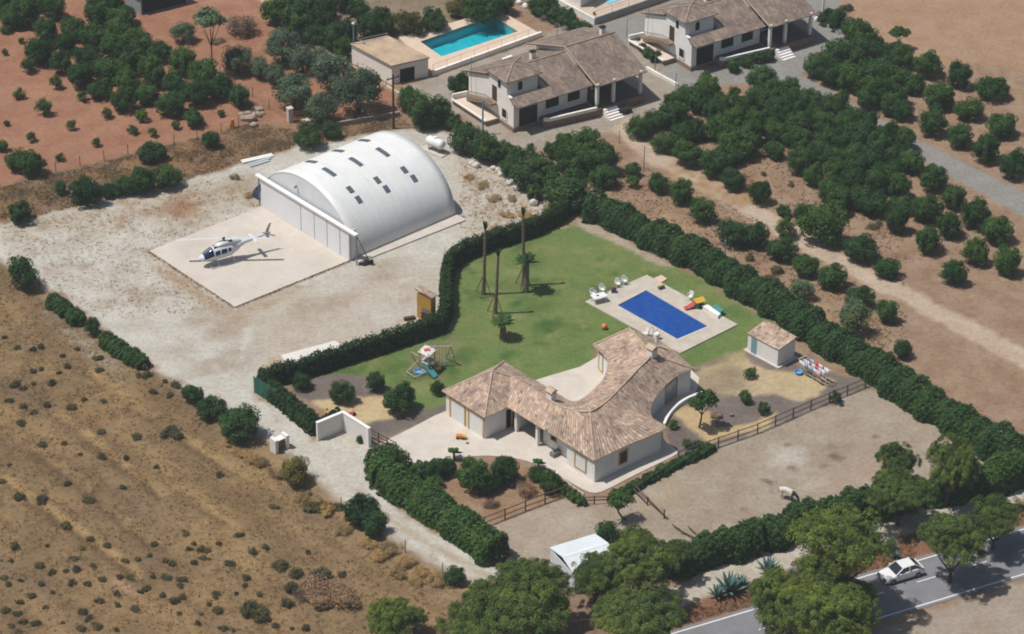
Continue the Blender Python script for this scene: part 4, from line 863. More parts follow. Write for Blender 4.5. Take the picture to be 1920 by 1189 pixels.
# ------------------------------------------------------------------ poles
def pole(px, v0, v1, r, m, label, name='utility_pole', cat='pole', lean=0, cross=False):
    p = np.array(g2(px, v0)); h = hgt(px, v0, v1); t_ = thing(name, label, cat, (*p, 0))
    MB().tube((*p, -.2), (*p, h), r * 1.2, r * .8, 10).obj('pole', m, t_)
    return t_, p, h
m_pole = mat('tarred_pole', (72, 66, 62), .9, .15, 3)
m_bluepole = mat('blue_grey_pole', (128, 156, 172), .5, .08, 2)
t_, p, h = pole(738, 241, 140, .14, m_pole, 'tall dark utility pole standing behind the hangar roof')
b = MB(); b.box(-.9, .9, -.06, .06, h - .5, h - .38, .6, p)
for k_ in (-.7, 0, .7): b.tube((p[0] + k_ * .82, p[1] + k_ * .56, h - .38), (p[0] + k_ * .82, p[1] + k_ * .56, h - .18), .05, .04, 6)
b.obj('cross_arm', m_pole, t_)
t_, p, h = pole(905, 252, 190, .11, m_bluepole, 'pale blue post rising from the bushes by the cream house', 'post', 'post')
b = MB(); b.tube((*p, h), (*p, h + .12), .13, .1, 10); b.obj('post_cap', m_grey, t_)
t_, p, h = pole(1357, 512, 452, .09, m_bluepole, 'slender pale blue post standing behind the tall orchard-side hedge', 'post', 'post')
b = MB(); b.tube((*p, h), (*p, h + .1), .12, .1, 10); b.obj('post_cap', m_grey, t_)
t_, p, h = pole(664, 118, 46, .08, m_bluepole, 'blue lamp post at the corner of the flat-roofed pump house', 'lamp_post', 'lamp post')
b = MB(); b.ball((*p, h + .12), .2, n=10); b.obj('lamp_globe', mat('lamp_globe', (210, 220, 224), .4, .02, 1), t_)
t_, p, h = pole(1541, 46, -14, .16, m_white, 'white-painted palm trunk beside the white house corner', 'bare_palm', 'palm')
t_, p, h = pole(542, 57, 6, .05, m_rail, 'grey lattice mast behind the low pinkish wall', 'mast', 'mast')
b = MB()
for a in (0, 2.1, 4.2): b.tube((p[0] + .5 * math.cos(a), p[1] + .5 * math.sin(a), -.1), (*p, h), .025, n=5)
b.obj('mast_leg', m_rail, t_)
for u, v0, v1, w in ((582, 77, 54, 'behind the olive trees, nearest the lattice mast'), (622, 100, 80, 'behind the olive trees, nearest the pump house')):
    t_, p, h = pole(u, v0, v1, .05, m_rail, 'thin grey fence post on the pinkish wall ' + w, 'fence_post', 'post'); b = MB().ball((*p, h), .07, n=6, m=5); b.obj('post_cap', m_rail, t_)
for u, v0, v1, lb in ((1175, 70, 36, 'thin lamp pole on the lane beside the raised terrace'), (1228, 132, 112, 'short post on the low white wall of the lane'), (1267, 162, 138, 'post at the lower end of the low white wall'), (1161, 268, 246, 'slim post at the top of the farm track'), (1207, 318, 275, 'tall thin wire post beside the farm track')):
    t_, p, h = pole(u, v0, v1, .05, m_rail, lb, 'post', 'post'); MB().tube((*p, h), (*p, h + .1), .08, .05, 6).obj('post_cap', m_rail, t_)
for u, v0, v1, lb in ((547, 228, 203, 'taller concrete gatepost by the rubble at the olive grove gate'), (578, 244, 226, 'shorter concrete gatepost beside the round bush')):
    p = np.array(g2(u - 3, v0)); h = hgt(u, v0, v1); t_ = thing('gatepost', lb, 'gatepost', (*p, 0)); MB().box(-.3, .3, -.3, .3, -.1, h, .5, p).obj('pillar', m_conc, t_); MB().box(-.36, .36, -.36, .36, h, h + .08, .5, p).obj('pillar_cap', m_conc, t_)
# wire fences
def wire_fence(px, label, h=1.3, sp=3.2, m=None, group=None):
    P = [np.array(g2(*q)) for q in px]; f = thing('wire_fence', label, 'fence', (*P[0], 0)); m = m or m_rail; w = MB()
    for a, c in zip(P[:-1], P[1:]):
        L = float(np.linalg.norm(c - a)); n = max(1, int(round(L / sp)))
        for i in range(n): p = a + (c - a) * i / n; MB().tube((*p, -.1), (*p, h), .04, n=6).obj('post', m, f)
        for z in (.3, .75, 1.2): w.tube((*a, z), (*c, z), .008, n=3, cap=False)
    MB().tube((*P[-1], -.1), (*P[-1], h), .04, n=6).obj('post', m, f)
    w.obj('wire', m_rail, f); return f
wire_fence([(0, 352), (105, 322), (240, 290), (370, 262), (415, 250), (480, 226)], 'wire fence along the lower edge of the red sapling field', m=m_iron)
wire_fence([(413, 140), (441, 158), (474, 182), (505, 205), (545, 228)], 'wire fence between the dark orchard and the olive grove', m=m_iron)
wire_fence([(590, 240), (660, 229), (748, 214)], 'wire fence on the grey retaining wall below the olives', 1.7)
wire_fence([(640, 955), (700, 998), (760, 1036), (830, 1078)], 'sparse wire fence along the dry verge of the drive', 1.4, 4.0, m_iron)
wire_fence([(75, 545), (180, 618), (280, 690)], 'wire fence beside the low dark hedges on the slope edge', 1.2, 3.5, m_iron)
# rail fences round the paddock
def rail_fence(px, label, h=1.05, sp=2.4):
    P = [np.array(g2(*q)) for q in px]; f = thing('rail_fence', label, 'fence', (*P[0], 0))
    for a, c in zip(P[:-1], P[1:]):
        L = float(np.linalg.norm(c - a)); n = max(1, int(round(L / sp)))
        for i in range(n + (1 if c is P[-1] else 0)):
            p = a + (c - a) * i / n; MB().tube((*p, -.1), (*p, h + .12), .07, .06, 7).obj('post', m_wood, f)
        for z in (.45, h): MB().tube((*a, z + .02), (*c, z - .02), .05, n=6).obj('rail', m_wood, f)
    return f
rail_fence([(1272, 864), (1420, 812), (1520, 768), (1622, 726)], 'long two-rail wooden fence between the garden beds and horse paddock')
rail_fence([(908, 988), (985, 957), (1058, 930)], 'two-rail wooden fence below the front garden shrubs')
rail_fence([(1088, 946), (1140, 944)], 'short two-rail fence at the tip of the courtyard', .8, 1.6)
f = thing('broken_fence', 'collapsed timber rails leaning from the house corner into the paddock', 'fence', (*g2(1215, 945), 0))
for a, c in (((1176, 916), (1214, 948)), ((1186, 918), (1248, 972)), ((1210, 942), (1250, 974))):
    p, q = g2(*a), g2(*c); MB().tube((*p, .75), (*q, .2), .06, n=6).obj('rail', m_wood, f)
for a in ((1180, 920), (1214, 947), (1245, 972)): p = g2(*a); MB().tube((*p, -.1), (*p, .95), .07, n=6).obj('post', m_wood, f)
f = thing('broken_fence', 'fallen bleached rails on the ground at the lower paddock hedge', 'fence', (*g2(1290, 1000), 0))
for a, c in (((1260, 988), (1300, 1012)), ((1275, 1000), (1322, 1018)), ((1290, 992), (1315, 1012))):
    p, q = g2(*a), g2(*c); MB().tube((*p, .3), (*q, .06), .06, n=6).obj('rail', m_wood, f)
b = MB(); p0, p1 = g2(1068, 908), g2(1180, 918); f = thing('cable_barrier', 'thin pale rope barrier along the edge of the courtyard bed', 'barrier', (*p0, 0))
pts = [g2(*q) for q in ((1010, 872), (1040, 893), (1072, 922), (1095, 938))]; b = MB(); b.path([(*p, .7) for p in pts], .03, 5)
b.obj('rope', m_white, f)
for p in pts: MB().tube((*p, -.1), (*p, .75), .04, n=6).obj('post', m_wood, f)
# ------------------------------------------------------------------ helicopter
hub = G(419.5, 449.5, 2.75); nose = G(380, 490, 1.0); tail = G(500, 445, 1.9)
hd = nose[:2] - tail[:2]; HRZ = math.atan2(hd[1], hd[0])
heli = thing('helicopter', 'white light helicopter with dark windows parked on the concrete pad', 'helicopter', (hub[0], hub[1], .10), HRZ, local=True)
m_heli = mat('helicopter_white', (204, 207, 210), .3, .03, .6, 0, .5)
m_navy = mat('tinted_navy_glass', (24, 34, 66), .08, .05, 1, 0, .6)
m_blade = mat('blade_white', (196, 198, 200), .45, .04, .8)
SEC = [(2.82, .98, .04, .04), (2.72, .98, .2, .17), (2.45, .98, .42, .34), (2.0, 1.08, .58, .52), (1.45, 1.22, .65, .68), (.8, 1.28, .68, .75), (0, 1.3, .68, .76), (-.7, 1.34, .62, .68), (-1.4, 1.44, .46, .5), (-2.0, 1.56, .3, .31), (-2.8, 1.66, .21, .21), (-4.2, 1.76, .17, .17), (-5.6, 1.85, .13, .13), (-6.7, 1.92, .1, .1), (-6.8, 1.93, .03, .03)]
SEC = [(x * 1.06 if x > -1.4 else -1.484 + (x + 1.4) * .74, z * 1.08, w * 1.1, h * 1.1) for x, z, w, h in SEC]
TX = lambda x: -1.484 + (x + 1.4) * .74
def sec(x):
    for a, c in zip(SEC[:-1], SEC[1:]):
        if c[0] <= x <= a[0]:
            k = (x - c[0]) / (a[0] - c[0]); return [c[i] * (1 - k) + a[i] * k for i in range(4)]
def fp(x, a, off=0.0):
    _, zc, hw, hh = sec(x); return (x, (hw + off) * math.sin(a), zc + (hh + off) * math.cos(a))
b = MB(); b.rings([[fp(s[0], 2 * math.pi * k / 20) for k in range(20)] for s in SEC]); b.obj('fuselage', m_heli, heli, smooth=True)
def patch(name, x0, x1, a0, a1, m, off=.015, nx=6, na=6):
    b = MB(); vs = [fp(x0 + (x1 - x0) * i / nx, a0 + (a1 - a0) * j / na, off) for i in range(nx + 1) for j in range(na + 1)]
    b.add(vs, [(i * (na + 1) + j, i * (na + 1) + j + 1, (i + 1) * (na + 1) + j + 1, (i + 1) * (na + 1) + j) for i in range(nx) for j in range(na)])
    return b.obj(name, m, heli, smooth=True)
for s in (1, -1):
    patch('windshield', 1.45, 2.5, s * .06, s * 1.55, m_navy)
    patch('front_window', .75, 1.3, s * .95, s * 1.6, m_navy)
    patch('rear_window', -.05, .6, s * .95, s * 1.6, m_navy); patch('cabin_window', -.55, -.2, s * 1.0, s * 1.5, m_navy, .016)
    patch('roof_window', .75, 1.3, s * .15, s * .5, m_navy)
b = MB(); cw = [(1.05, 2.12, .12, .06), (.8, 2.22, .38, .16), (.2, 2.28, .44, .26), (-.7, 2.28, .4, .3), (-1.4, 2.14, .3, .26), (-2.0, 1.96, .12, .12)]
b.rings([[(x, w * math.sin(2 * math.pi * k / 14), z + h * math.cos(2 * math.pi * k / 14)) for k in range(14)] for x, z, w, h in cw]); cwl = b.obj('engine_cowling', m_heli, heli, smooth=True)
b = MB()
for s in (1, -1): b.tube((-.5, s * .2, 2.3), (-.75, s * .34, 2.62), .1, .1, 8)
b.obj('exhaust', m_iron, cwl)
b = MB(); b.tube((0, 0, 2.2), (0, 0, 2.84), .06, .05, 8); b.box(-.16, .16, -.1, .1, 2.72, 2.9, .5); b.tube((.25, .1, 2.5), (0, 0, 2.62), .03, n=5); b.tube((-.2, -.15, 2.5), (0, 0, 2.62), .03, n=5); mast = b.obj('rotor_mast', m_iron, heli)
for sg in (0, math.pi):
    ang = -HRZ + R(2.0) + sg
    b = MB(); rr = []
    for r_, w, z in ((.15, .1, 2.84), (.6, .17, 2.85), (2.5, .17, 2.82), (5.08, .165, 2.7)):
        ca, sa = math.cos(ang), math.sin(ang)
        rr.append([(r_ * ca - q * sa, r_ * sa + q * ca, z + dz) for q, dz in ((-w, 0), (0, .03), (w, .012), (0, -.014))])
    b.rings(rr); b.obj('rotor_blade', m_blade, heli)
b = MB(); rr = []
for z, x0, x1, y in ((1.35, -6.65, -6.3, .02), (1.9, -6.45, -5.85, .04), (2.4, -6.6, -6.1, .035), (3.1, -7.0, -6.65, .02)): rr.append([(x0, 0, z), ((x0 + x1) / 2, y, z), (x1, 0, z), ((x0 + x1) / 2, -y, z)])
b.rings([[(TX(x), y, z * 1.05) for x, y, z in r_] for r_ in rr]); b.obj('tail_fin', mat('fin_paint', (196, 190, 190), .4, .05, 2, c2=(160, 110, 100)), heli)
b = MB(); rr = []
for y in (-1.0, 0, 1.0): rr.append([(-4.35, y, 1.8), (-4.1, y, 1.84), (-3.8, y, 1.8), (-4.1, y, 1.77)])
b.rings([[(TX(x), y, z * 1.07) for x, y, z in r_] for r_ in rr]); b.obj('tailplane', m_heli, heli)
xr = TX(-6.35); b = MB(); b.tube((xr, .1, 2.05), (xr, .25, 2.05), .05, n=6)
for a in (0.5, 0.5 + math.pi): b.rings([[(xr + r_ * math.cos(a) - w * math.sin(a), .24 + dy, 2.05 + r_ * math.sin(a) + w * math.cos(a)) for w, dy in ((-.06, 0), (0, .012), (.06, 0), (0, -.012))] for r_ in (.05, .82)])
b.obj('tail_rotor', m_grey, heli)
for s in (1, -1):
    b = MB(); b.path([(2.05, s * .95, .28), (1.8, s * .95, .1), (1.5, s * .95, .05), (-1.15, s * .95, .05)], .05, 7); b.obj('skid', m_heli, heli)
b = MB()
for x in (1.05, -.75): b.path([(x, -.95, .06), (x, -.72, .55), (x, -.2, .68), (x, .2, .68), (x, .72, .55), (x, .95, .06)], .04, 6)
b.obj('cross_tube', m_heli, heli)
# ------------------------------------------------------------------ cars
def car(name, label, loc, rz, m, L=4.2, Wd=1.68, suv=False):
    c = thing(name, label, 'car', loc, rz, local=True)
    hl = L / 2; hw = Wd / 2; m_tyre = mat('tyre', (36, 36, 38), .9, .1, 4)
    prof = [(hl, .42, .80), (hl - .08, .55, .9), (hl - .35, .72, .97), (hl - 1.15, .84, 1.0), (hl - 1.3, .88, 1.0), (0, .9, 1.0), (-hl + .75, .93, 1.0), (-hl + .12, .9, .95), (-hl, .62, .9)]
    b = MB(); b.rings([[(x, -hw * w, .25), (x, -hw * w, z * .72), (x, -hw * w * .93, z), (x, hw * w * .93, z), (x, hw * w, z * .72), (x, hw * w, .25)] for x, z, w in prof]); b.obj('body', m, c, bevel=.05)
    roofz = 1.38 if not suv else 1.6
    g = [(hl - 1.15, .88, .88), (hl - 1.85, roofz - .02, .76), (hl - 2.4, roofz + .02, .74), (-hl + 1.0, roofz, .72), (-hl + .3, .92, .84)]
    b = MB(); b.rings([[(x, -hw * .93 if z < 1 else -hw * w, .85), (x, -hw * w, z), (x, hw * w, z), (x, hw * .93 if z < 1 else hw * w, .85)] for x, z, w in g]); b.obj('window', m_glass, c, smooth=False)
    b = MB(); q = [(hl - 1.82, .79), (hl - 2.4, .77), (-hl + 1.02, .75)]
    b.rings([[(x, -hw * w, roofz - .02), (x, -hw * w * .9, roofz + .045), (x, hw * w * .9, roofz + .045), (x, hw * w, roofz - .02)] for x, w in q]); b.obj('roof', m, c, bevel=.03)
    b = MB()
    for s in (1, -1):
        for (xa, za), (xb, zb) in (((hl - 1.12, .9), (hl - 1.85, roofz)), ((hl - 2.55, .9), (hl - 2.55, roofz)), ((-hl + .32, .92), (-hl + 1.0, roofz))): b.tube((xa, s * hw * .9, za), (xb, s * hw * .76, zb), .045, n=6)
    b.obj('window_pillar', m, c)
    for x in (hl - .8, -hl + .78):
        for s in (1, -1):
            w = MB().tube((x, s * (hw - .2), .31), (x, s * (hw + .01), .31), .31, .31, 18).obj('wheel', m_tyre, c); MB().tube((x, s * (hw + .0), .31), (x, s * (hw + .025), .31), .19, .17, 12).obj('rim', m_grey, w)
    for s in (1, -1):
        b = MB().box(hl - .12, hl + .01, s * .3 if s > 0 else -.68, .68 if s > 0 else -.3, .5, .64); b.obj('headlight', m_glass, c); 
        b = MB().ball((hl - 1.45, s * (hw + .08), 1.0), .1, .09, .08, 8, 6); b.obj('wing_mirror', m, c)
    MB().box(hl - .05, hl + .06, -hw * .82, hw * .82, .26, .44).obj('bumper', m_grey, c)
    return c
m_carw = mat('car_white', (216, 216, 214), .25, .03, .6, 0, .5)
cp = np.array(g2(1656, 1098)); crz = math.atan2(-rd[1], -rd[0])
cc = cp + rd * 2.15
lane = (b0 * .48); pr = (cc - o_) @ rd
cpos = o_ + rd * pr + rn * (b0 * .50)
car('car', 'white hatchback driving on the grey road at the right edge', (*cpos, .035), crz, m_carw)
car('car', 'dark blue car half hidden behind the left end of the hangar', (*g2(507, 364), 0), R(40), mat('car_blue', (44, 58, 88), .3, .05, 1, 0, .5), 3.9, 1.6)
# ------------------------------------------------------------------ horse
def skin(name, chain, edges, mat_, at, rz, parent=None, sub=2):
    me = bpy.data.meshes.new(name); me.from_pydata([c[:3] for c in chain], edges, []); me.materials.append(mat_)
    o = bpy.data.objects.new(name, me); COL.objects.link(o); o.location = at; o.rotation_euler = (0, 0, rz)
    o.modifiers.new('skin', 'SKIN')
    for v, c in zip(me.skin_vertices[0].data, chain): v.radius = (c[3], c[4] if len(c) > 4 else c[3])
    me.skin_vertices[0].data[0].use_root = True
    s = o.modifiers.new('sub', 'SUBSURF'); s.levels = s.render_levels = sub
    return o
m_horse, t, bs = nodes('piebald_coat')
tc = t.nodes.new('ShaderNodeTexCoord'); sx = t.nodes.new('ShaderNodeSeparateXYZ'); t.links.new(tc.outputs['Object'], sx.inputs[0])
n = N(t, 'ShaderNodeTexNoise', Scale=2.6, Detail=2.0); t.links.new(tc.outputs['Object'], n.inputs['Vector'])
md = t.nodes.new('ShaderNodeMath'); md.operation = 'MULTIPLY_ADD'; md.inputs[1].default_value = .9; t.links.new(n.outputs['Fac'], md.inputs[0]); t.links.new(sx.outputs[0], md.inputs[2])
k = mix(t, lin((192, 188, 180)), lin((34, 30, 30)), ramp(t, md.outputs[0], [(.98, 0.), (1.0, 1.)])); t.links.new(k, bs.inputs['Base Color']); bs.inputs['Roughness'].default_value = .7
# pelvis, loin, back, withers, chest, neck, poll, jaw, muzzle | legs | tail
HC = [(-.55, 0, 1.15, .26, .29), (-.2, 0, 1.12, .28, .30), (.2, 0, 1.1, .29, .31), (.52, 0, 1.12, .25, .31), (.78, 0, 1.1, .16, .22), (1.02, 0, .92, .12, .17), (1.2, 0, .72, .1, .13), (1.3, 0, .5, .1, .11), (1.34, 0, .27, .065, .075),
      (-.62, .17, .98, .17), (-.5, .18, .7, .11), (-.72, .18, .45, .065), (-.66, .18, .1, .055), (-.62, .18, .02, .07), (-.62, -.17, .98, .17), (-.4, -.18, .7, .11), (-.58, -.18, .45, .065), (-.5, -.18, .1, .055), (-.46, -.18, .02, .07),
      (.55, .16, .85, .11), (.56, .17, .5, .06), (.55, .17, .1, .05), (.58, .17, .02, .065), (.5, -.16, .85, .11), (.66, -.17, .5, .06), (.7, -.17, .1, .05), (.74, -.17, .02, .065),
      (-.85, 0, 1.12, .05), (-.98, 0, .8, .07), (-1.0, 0, .4, .03), (1.16, .06, .86, .03), (1.2, .09, .95, .015), (1.16, -.06, .86, .03), (1.2, -.09, .95, .015)]
HE = [(0, 1), (1, 2), (2, 3), (3, 4), (4, 5), (5, 6), (6, 7), (7, 8), (0, 9), (9, 10), (10, 11), (11, 12), (12, 13), (0, 14), (14, 15), (15, 16), (16, 17), (17, 18), (3, 19), (19, 20), (20, 21), (21, 22), (3, 23), (23, 24), (24, 25), (25, 26), (0, 27), (27, 28), (28, 29), (6, 30), (30, 31), (6, 32), (32, 33)]
ra, fo = G(1467, 917, 1.0), G(1486, 925, 1.0); hz = math.atan2(fo[1] - ra[1], fo[0] - ra[0])
hp_ = (ra + fo) / 2
o = skin('horse', HC, HE, m_horse, (hp_[0], hp_[1], 0), hz); tag(o, 'white horse with a dark head and neck grazing in the paddock', 'horse')
# ------------------------------------------------------------------ gas tank
p = G(817, 282); t_ = thing('gas_tank', 'white horizontal gas tank on legs behind the hangar', 'tank', tuple(p))
a, c = G(804, 262, 1.15), G(829, 272, 1.15); d = (c - a) / np.linalg.norm(c - a); Lk = float(np.linalg.norm(c - a)); rr = []
ax = np.array([-d[1], d[0], 0])
for s_, r_ in ((-.28, .05), (-.22, .3), (-.08, .5), (.1, .58), (Lk - .1, .58), (Lk + .08, .5), (Lk + .22, .3), (Lk + .28, .05)): q = a + d * s_; rr.append([tuple(q + ax * r_ * math.cos(2 * math.pi * i / 16) + np.array([0, 0, r_ * math.sin(2 * math.pi * i / 16)])) for i in range(16)])
MB().rings(rr).obj('vessel', m_plastic, t_, smooth=True)
b = MB()
for s_ in (.3, Lk - .3):
    for o2 in (-.35, .35): q = a + d * s_ + ax * o2; b.tube((q[0], q[1], -.1), (q[0], q[1], .8), .06, n=6)
b.obj('leg', m_grey, t_)
b = MB(); q = a + d * Lk * .5; b.tube((q[0], q[1], 1.7), (q[0], q[1], 1.88), .2, .2, 10); b.obj('valve_cover', m_white, t_)
b = MB(); cpt = (a + c) / 2; b.box(-1.6, 1.6, -.8, .8, -.1, .12, math.atan2(d[1], d[0]), (cpt[0], cpt[1])); b.obj('plinth', m_conc, t_)
# ------------------------------------------------------------------ garden furniture
def chair(loc, rz, label, group, m=None):
    c = thing('garden_chair', label, 'chair', loc, rz, group, local=True); m = m or m_plastic
    MB().box(-.24, .24, -.24, .24, .4, .44).obj('seat', m, c, bevel=.01)
    b = MB(); b.add([(-.26, -.24, .44), (-.26, .24, .44), (-.36, .22, .92), (-.36, -.22, .92), (-.22, -.24, .44), (-.22, .24, .44), (-.32, .22, .92), (-.32, -.22, .92)], [(0, 1, 2, 3), (7, 6, 5, 4), (0, 4, 5, 1), (1, 5, 6, 2), (2, 6, 7, 3), (3, 7, 4, 0)]); b.obj('backrest', m, c)
    for s in (1, -1): MB().tube((-.3, s * .27, .66), (.22, s * .27, .66), .03, n=6).tube((.22, s * .27, .66), (.22, s * .25, .44), .025, n=6).obj('armrest', m, c)
    for x in (-.22, .22):
        for y in (-.22, .22): MB().tube((x, y, .4), (x * 1.15, y * 1.15, .0), .028, n=6).obj('leg', m, c)
    return c
DZ = .121
def at(u, v, z=0.0): p = g2(u, v, z); return (p[0], p[1], z)
ta = at(1123, 565, DZ); t_ = thing('garden_table', 'white plastic table with a dark shadow at the left pool corner', 'table', ta, R(25), local=True)
MB().box(-.8, .8, -.48, .48, .68, .73).obj('tabletop', m_plastic, t_, bevel=.02)
for x in (-.68, .68):
    for y in (-.38, .38): MB().box(x - .04, x + .04, y - .04, y + .04, 0, .68).obj('leg', m_plastic, t_)
MB().box(-.3, -.05, -.1, .1, .735, .80).obj('tray', mat('blue_item', (90, 110, 160), .5, .1, 2), t_)
chair(at(1112, 557, DZ), R(-60), 'white plastic chair nearest the deck corner, left of the table', 'white chairs by the villa pool')
chair(at(1129, 549, DZ), R(-70), 'white plastic chair behind the right end of the table', 'white chairs by the villa pool')
chair(at(1158, 538, DZ), R(-80), 'white plastic chair next to the small red and blue stand', 'white chairs by the villa pool')
chair(at(1171, 533, DZ), R(-70), 'white plastic chair further right of the red and blue stand', 'white chairs by the villa pool')
chair(at(1294, 562, DZ), R(-120), 'white plastic chair beside the heap of coloured toys', 'white chairs by the villa pool')
chair(at(1229, 634, DZ), R(140), 'white plastic chair near the pool ladder, behind the villa roof', 'white chairs by the villa pool')
chair(at(1209, 631, DZ), R(200), 'white plastic chair partly hidden by the villa roof ridge', 'white chairs by the villa pool')
st = thing('toy_stand', 'small blue and red toy stand between the pool chairs', 'toy', at(1151, 548, DZ), local=True)
MB().box(-.28, .28, -.2, .2, 0, .45).obj('blue_box', mat('toy_blue', (56, 70, 120), .5, .1, 2), st, bevel=.04); MB().ball((-.05, 0, .58), .2, .18, .16).obj('red_cushion', mat('toy_red', (172, 60, 58), .6, .1, 2), st)
m_green = mat('toy_green', (46, 122, 82), .5, .1, 2); m_yel = mat('toy_yellow', (226, 176, 62), .5, .08, 2); m_red = mat('toy_red2', (196, 72, 70), .5, .1, 2)
m_teal = mat('teal_plastic', (70, 140, 138), .45, .08, 1); m_org = mat('toy_orange', (214, 128, 60), .5, .1, 2); m_lblue = mat('toy_light_blue', (112, 158, 196), .5, .08, 2)
st = thing('toy_car', 'green and yellow ride-on toy at the far edge of the pool deck', 'toy', at(1240, 541, DZ), R(30), local=True)
MB().box(-.35, .35, -.18, .18, .1, .34).obj('body', m_green, st, bevel=.05); MB().box(-.3, 0, -.16, .16, .34, .5).obj('seat', m_yel, st, bevel=.04)
for x in (-.25, .25): MB().tube((x, -.22, .1), (x, .22, .1), .1, n=10).obj('wheel', m_iron, st)
st = thing('toy_house', 'green plastic playhouse with a yellow roof among the pool toys', 'toy', at(1310, 575, DZ), R(25), local=True)
MB().box(-.42, .42, -.4, .4, 0, .8).obj('wall', m_green, st, bevel=.04)
b = MB(); b.add([(-.55, -.5, .8), (.55, -.5, .8), (.55, .5, .8), (-.55, .5, .8), (-.5, 0, 1.15), (.5, 0, 1.15)], [(0, 1, 5, 4), (2, 3, 4, 5), (0, 4, 3), (1, 2, 5), (3, 2, 1, 0)]); b.obj('roof', m_yel, st)
MB().box(-.16, .16, -.43, -.405, .05, .55).obj('door', m_dark, st)
st = thing('toy_slide', 'faded red plastic toy slide lying in front of the green playhouse', 'toy', at(1296, 578, DZ), R(20), local=True)
b = MB(); b.rings([[(x, -.28, z + .12), (x, -.24, z), (x, .24, z), (x, .28, z + .12), (x, .22, z + .03), (x, -.22, z + .03)] for x, z in ((-.75, .05), (-.3, .12), (.2, .4), (.6, .72))]); b.obj('chute', m_red, st); MB().box(.5, .68, -.22, .22, 0, .7).obj('ladder', m_lblue, st)
st = thing('stool', 'low white plastic stool right of the pool toys', 'stool', at(1321, 577, DZ), R(20), local=True)
MB().box(-.35, .35, -.2, .2, .3, .36).obj('seat', m_plastic, st, bevel=.02); b = MB()
for x in (-.28, .28):
    for y in (-.15, .15): b.box(x - .03, x + .03, y - .03, y + .03, 0, .3)
b.obj('leg', m_plastic, st)
st = thing('pump_box', 'white block with a teal lid sunk at the edge of the pool deck', 'box', (*g2(1341, 590), 0))
q = [np.array(g2(*x)) for x in ((1318, 582), (1346, 600), (1352, 594), (1326, 578))]
MB().prism([tuple(x) for x in q], -.1, .5).obj('block', m_white, st)
q = [np.array(g2(*x)) for x in ((1334, 584), (1350, 595), (1357, 590), (1342, 580))]
MB().prism([tuple(x) for x in q], .5, .62).obj('lid', m_teal, st)
def ball(u, v, r, m, label, nm='ball', z=0.0):
    return tag(MB().ball((*g2(u, v, z + r), z + r), r).obj(nm, m, at=(*g2(u, v, z + r), z), smooth=True), label, 'ball')
ball(1133, 612, .32, m_org, 'orange ball lying on the lawn left of the pool')
st = thing('toy_truck', 'orange toy truck left on the pale courtyard paving', 'toy', (*g2(864, 823), .051), R(-10), local=True)
MB().box(-.45, .15, -.22, .22, .15, .42).obj('tipper', m_org, st, bevel=.03); MB().box(.18, .5, -.2, .2, .12, .48).obj('cab', m_yel, st, bevel=.03)
for x in (-.3, .32): MB().tube((x, -.25, .13), (x, .25, .13), .13, n=10).obj('wheel', m_iron, st)
tag(MB().ball((*g2(876, 831, .1), .15), .16, .12, .1).obj('ball', mat('dull_pink', (150, 110, 104), .7, .1, 2), at=(*g2(876, 831, .1), .05)), 'small dull pink ball near the orange toy truck', 'ball')
st = thing('tricycle', 'red toy tricycle behind the white gateway wall', 'toy', (*g2(658, 780), 0), R(20), local=True)
MB().box(-.4, .3, -.14, .14, .25, .42).obj('frame', m_red, st, bevel=.05); b = MB(); b.tube((.3, 0, .2), (.25, 0, .75), .03); b.tube((.25, -.25, .75), (.25, .25, .75), .03); b.obj('handlebar', m_red, st)
for x, y in ((-.35, .25), (-.35, -.25), (.35, 0)): MB().tube((x, y - .05, .18), (x, y + .05, .18), .18, n=12).obj('wheel', m_iron, st)
ball(612, 766, .14, m_yel, 'yellow ball in the sand below the hedge'); ball(632, 769, .16, m_plastic, 'small white ball in the sand near the gateway hedge')
st = thing('toy_digger', 'yellow toy digger beside the teal slide', 'toy', (*g2(822, 694), 0), R(40), local=True)
MB().box(-.35, .25, -.2, .2, .1, .4).obj('body', m_yel, st, bevel=.05); MB().tube((.2, 0, .35), (.55, 0, .6), .05).tube((.55, 0, .6), (.7, 0, .2), .05).obj('arm', m_yel, st); MB().box(-.15, .1, -.15, .15, .4, .62).obj('cab', m_org, st)
# pot plant by the gate
# ------------------------------------------------------------------ climbing frame
pg = thing('climbing_frame', 'wooden climbing frame with a teal slide and swing beam on the lawn', 'play equipment', (*g2(810, 695), 0))
m_pw = mat('bleached_timber', (176, 168, 154), .85, .12, 3)
W3 = lambda u, v, z=0: G(u, v, z)
pf = [np.array(g2(*q)) for q in ((787, 695), (803, 703), (815, 692), (799, 684))]
b = MB()
for p in pf: b.tube((*p, -.1), (*p, 2.5), .06, n=7)
b.obj('tower_post', m_pw, pg)
MB().prism([tuple(p) for p in pf], 1.1, 1.18).obj('platform', m_pw, pg)
b = MB(); q = [np.array([*p, 2.3]) for p in pf]; c_ = sum(q) / 4; b.add([tuple(x + (x - c_) * .25) for x in q] + [tuple(c_ + np.array([0, 0, .12]))], [(0, 1, 4), (1, 2, 4), (2, 3, 4), (3, 0, 4), (3, 2, 1, 0)]); b.obj('canopy', mat('canopy_cloth', (204, 200, 196), .8, .05, 1), pg)
b = MB(); b.box(-.3, .3, -.22, .22, 2.36, 2.46, .3, (c_[0], c_[1])); b.obj('red_flag', mat('red_cloth', (196, 84, 80), .8, .1, 2), pg)
sA, sB = np.array([*((pf[0] + pf[1]) / 2), 1.2]), G(816, 708, .12); d = (sB - sA); sd = np.array([-d[1], d[0], 0]); sd /= np.linalg.norm(sd); rr = []
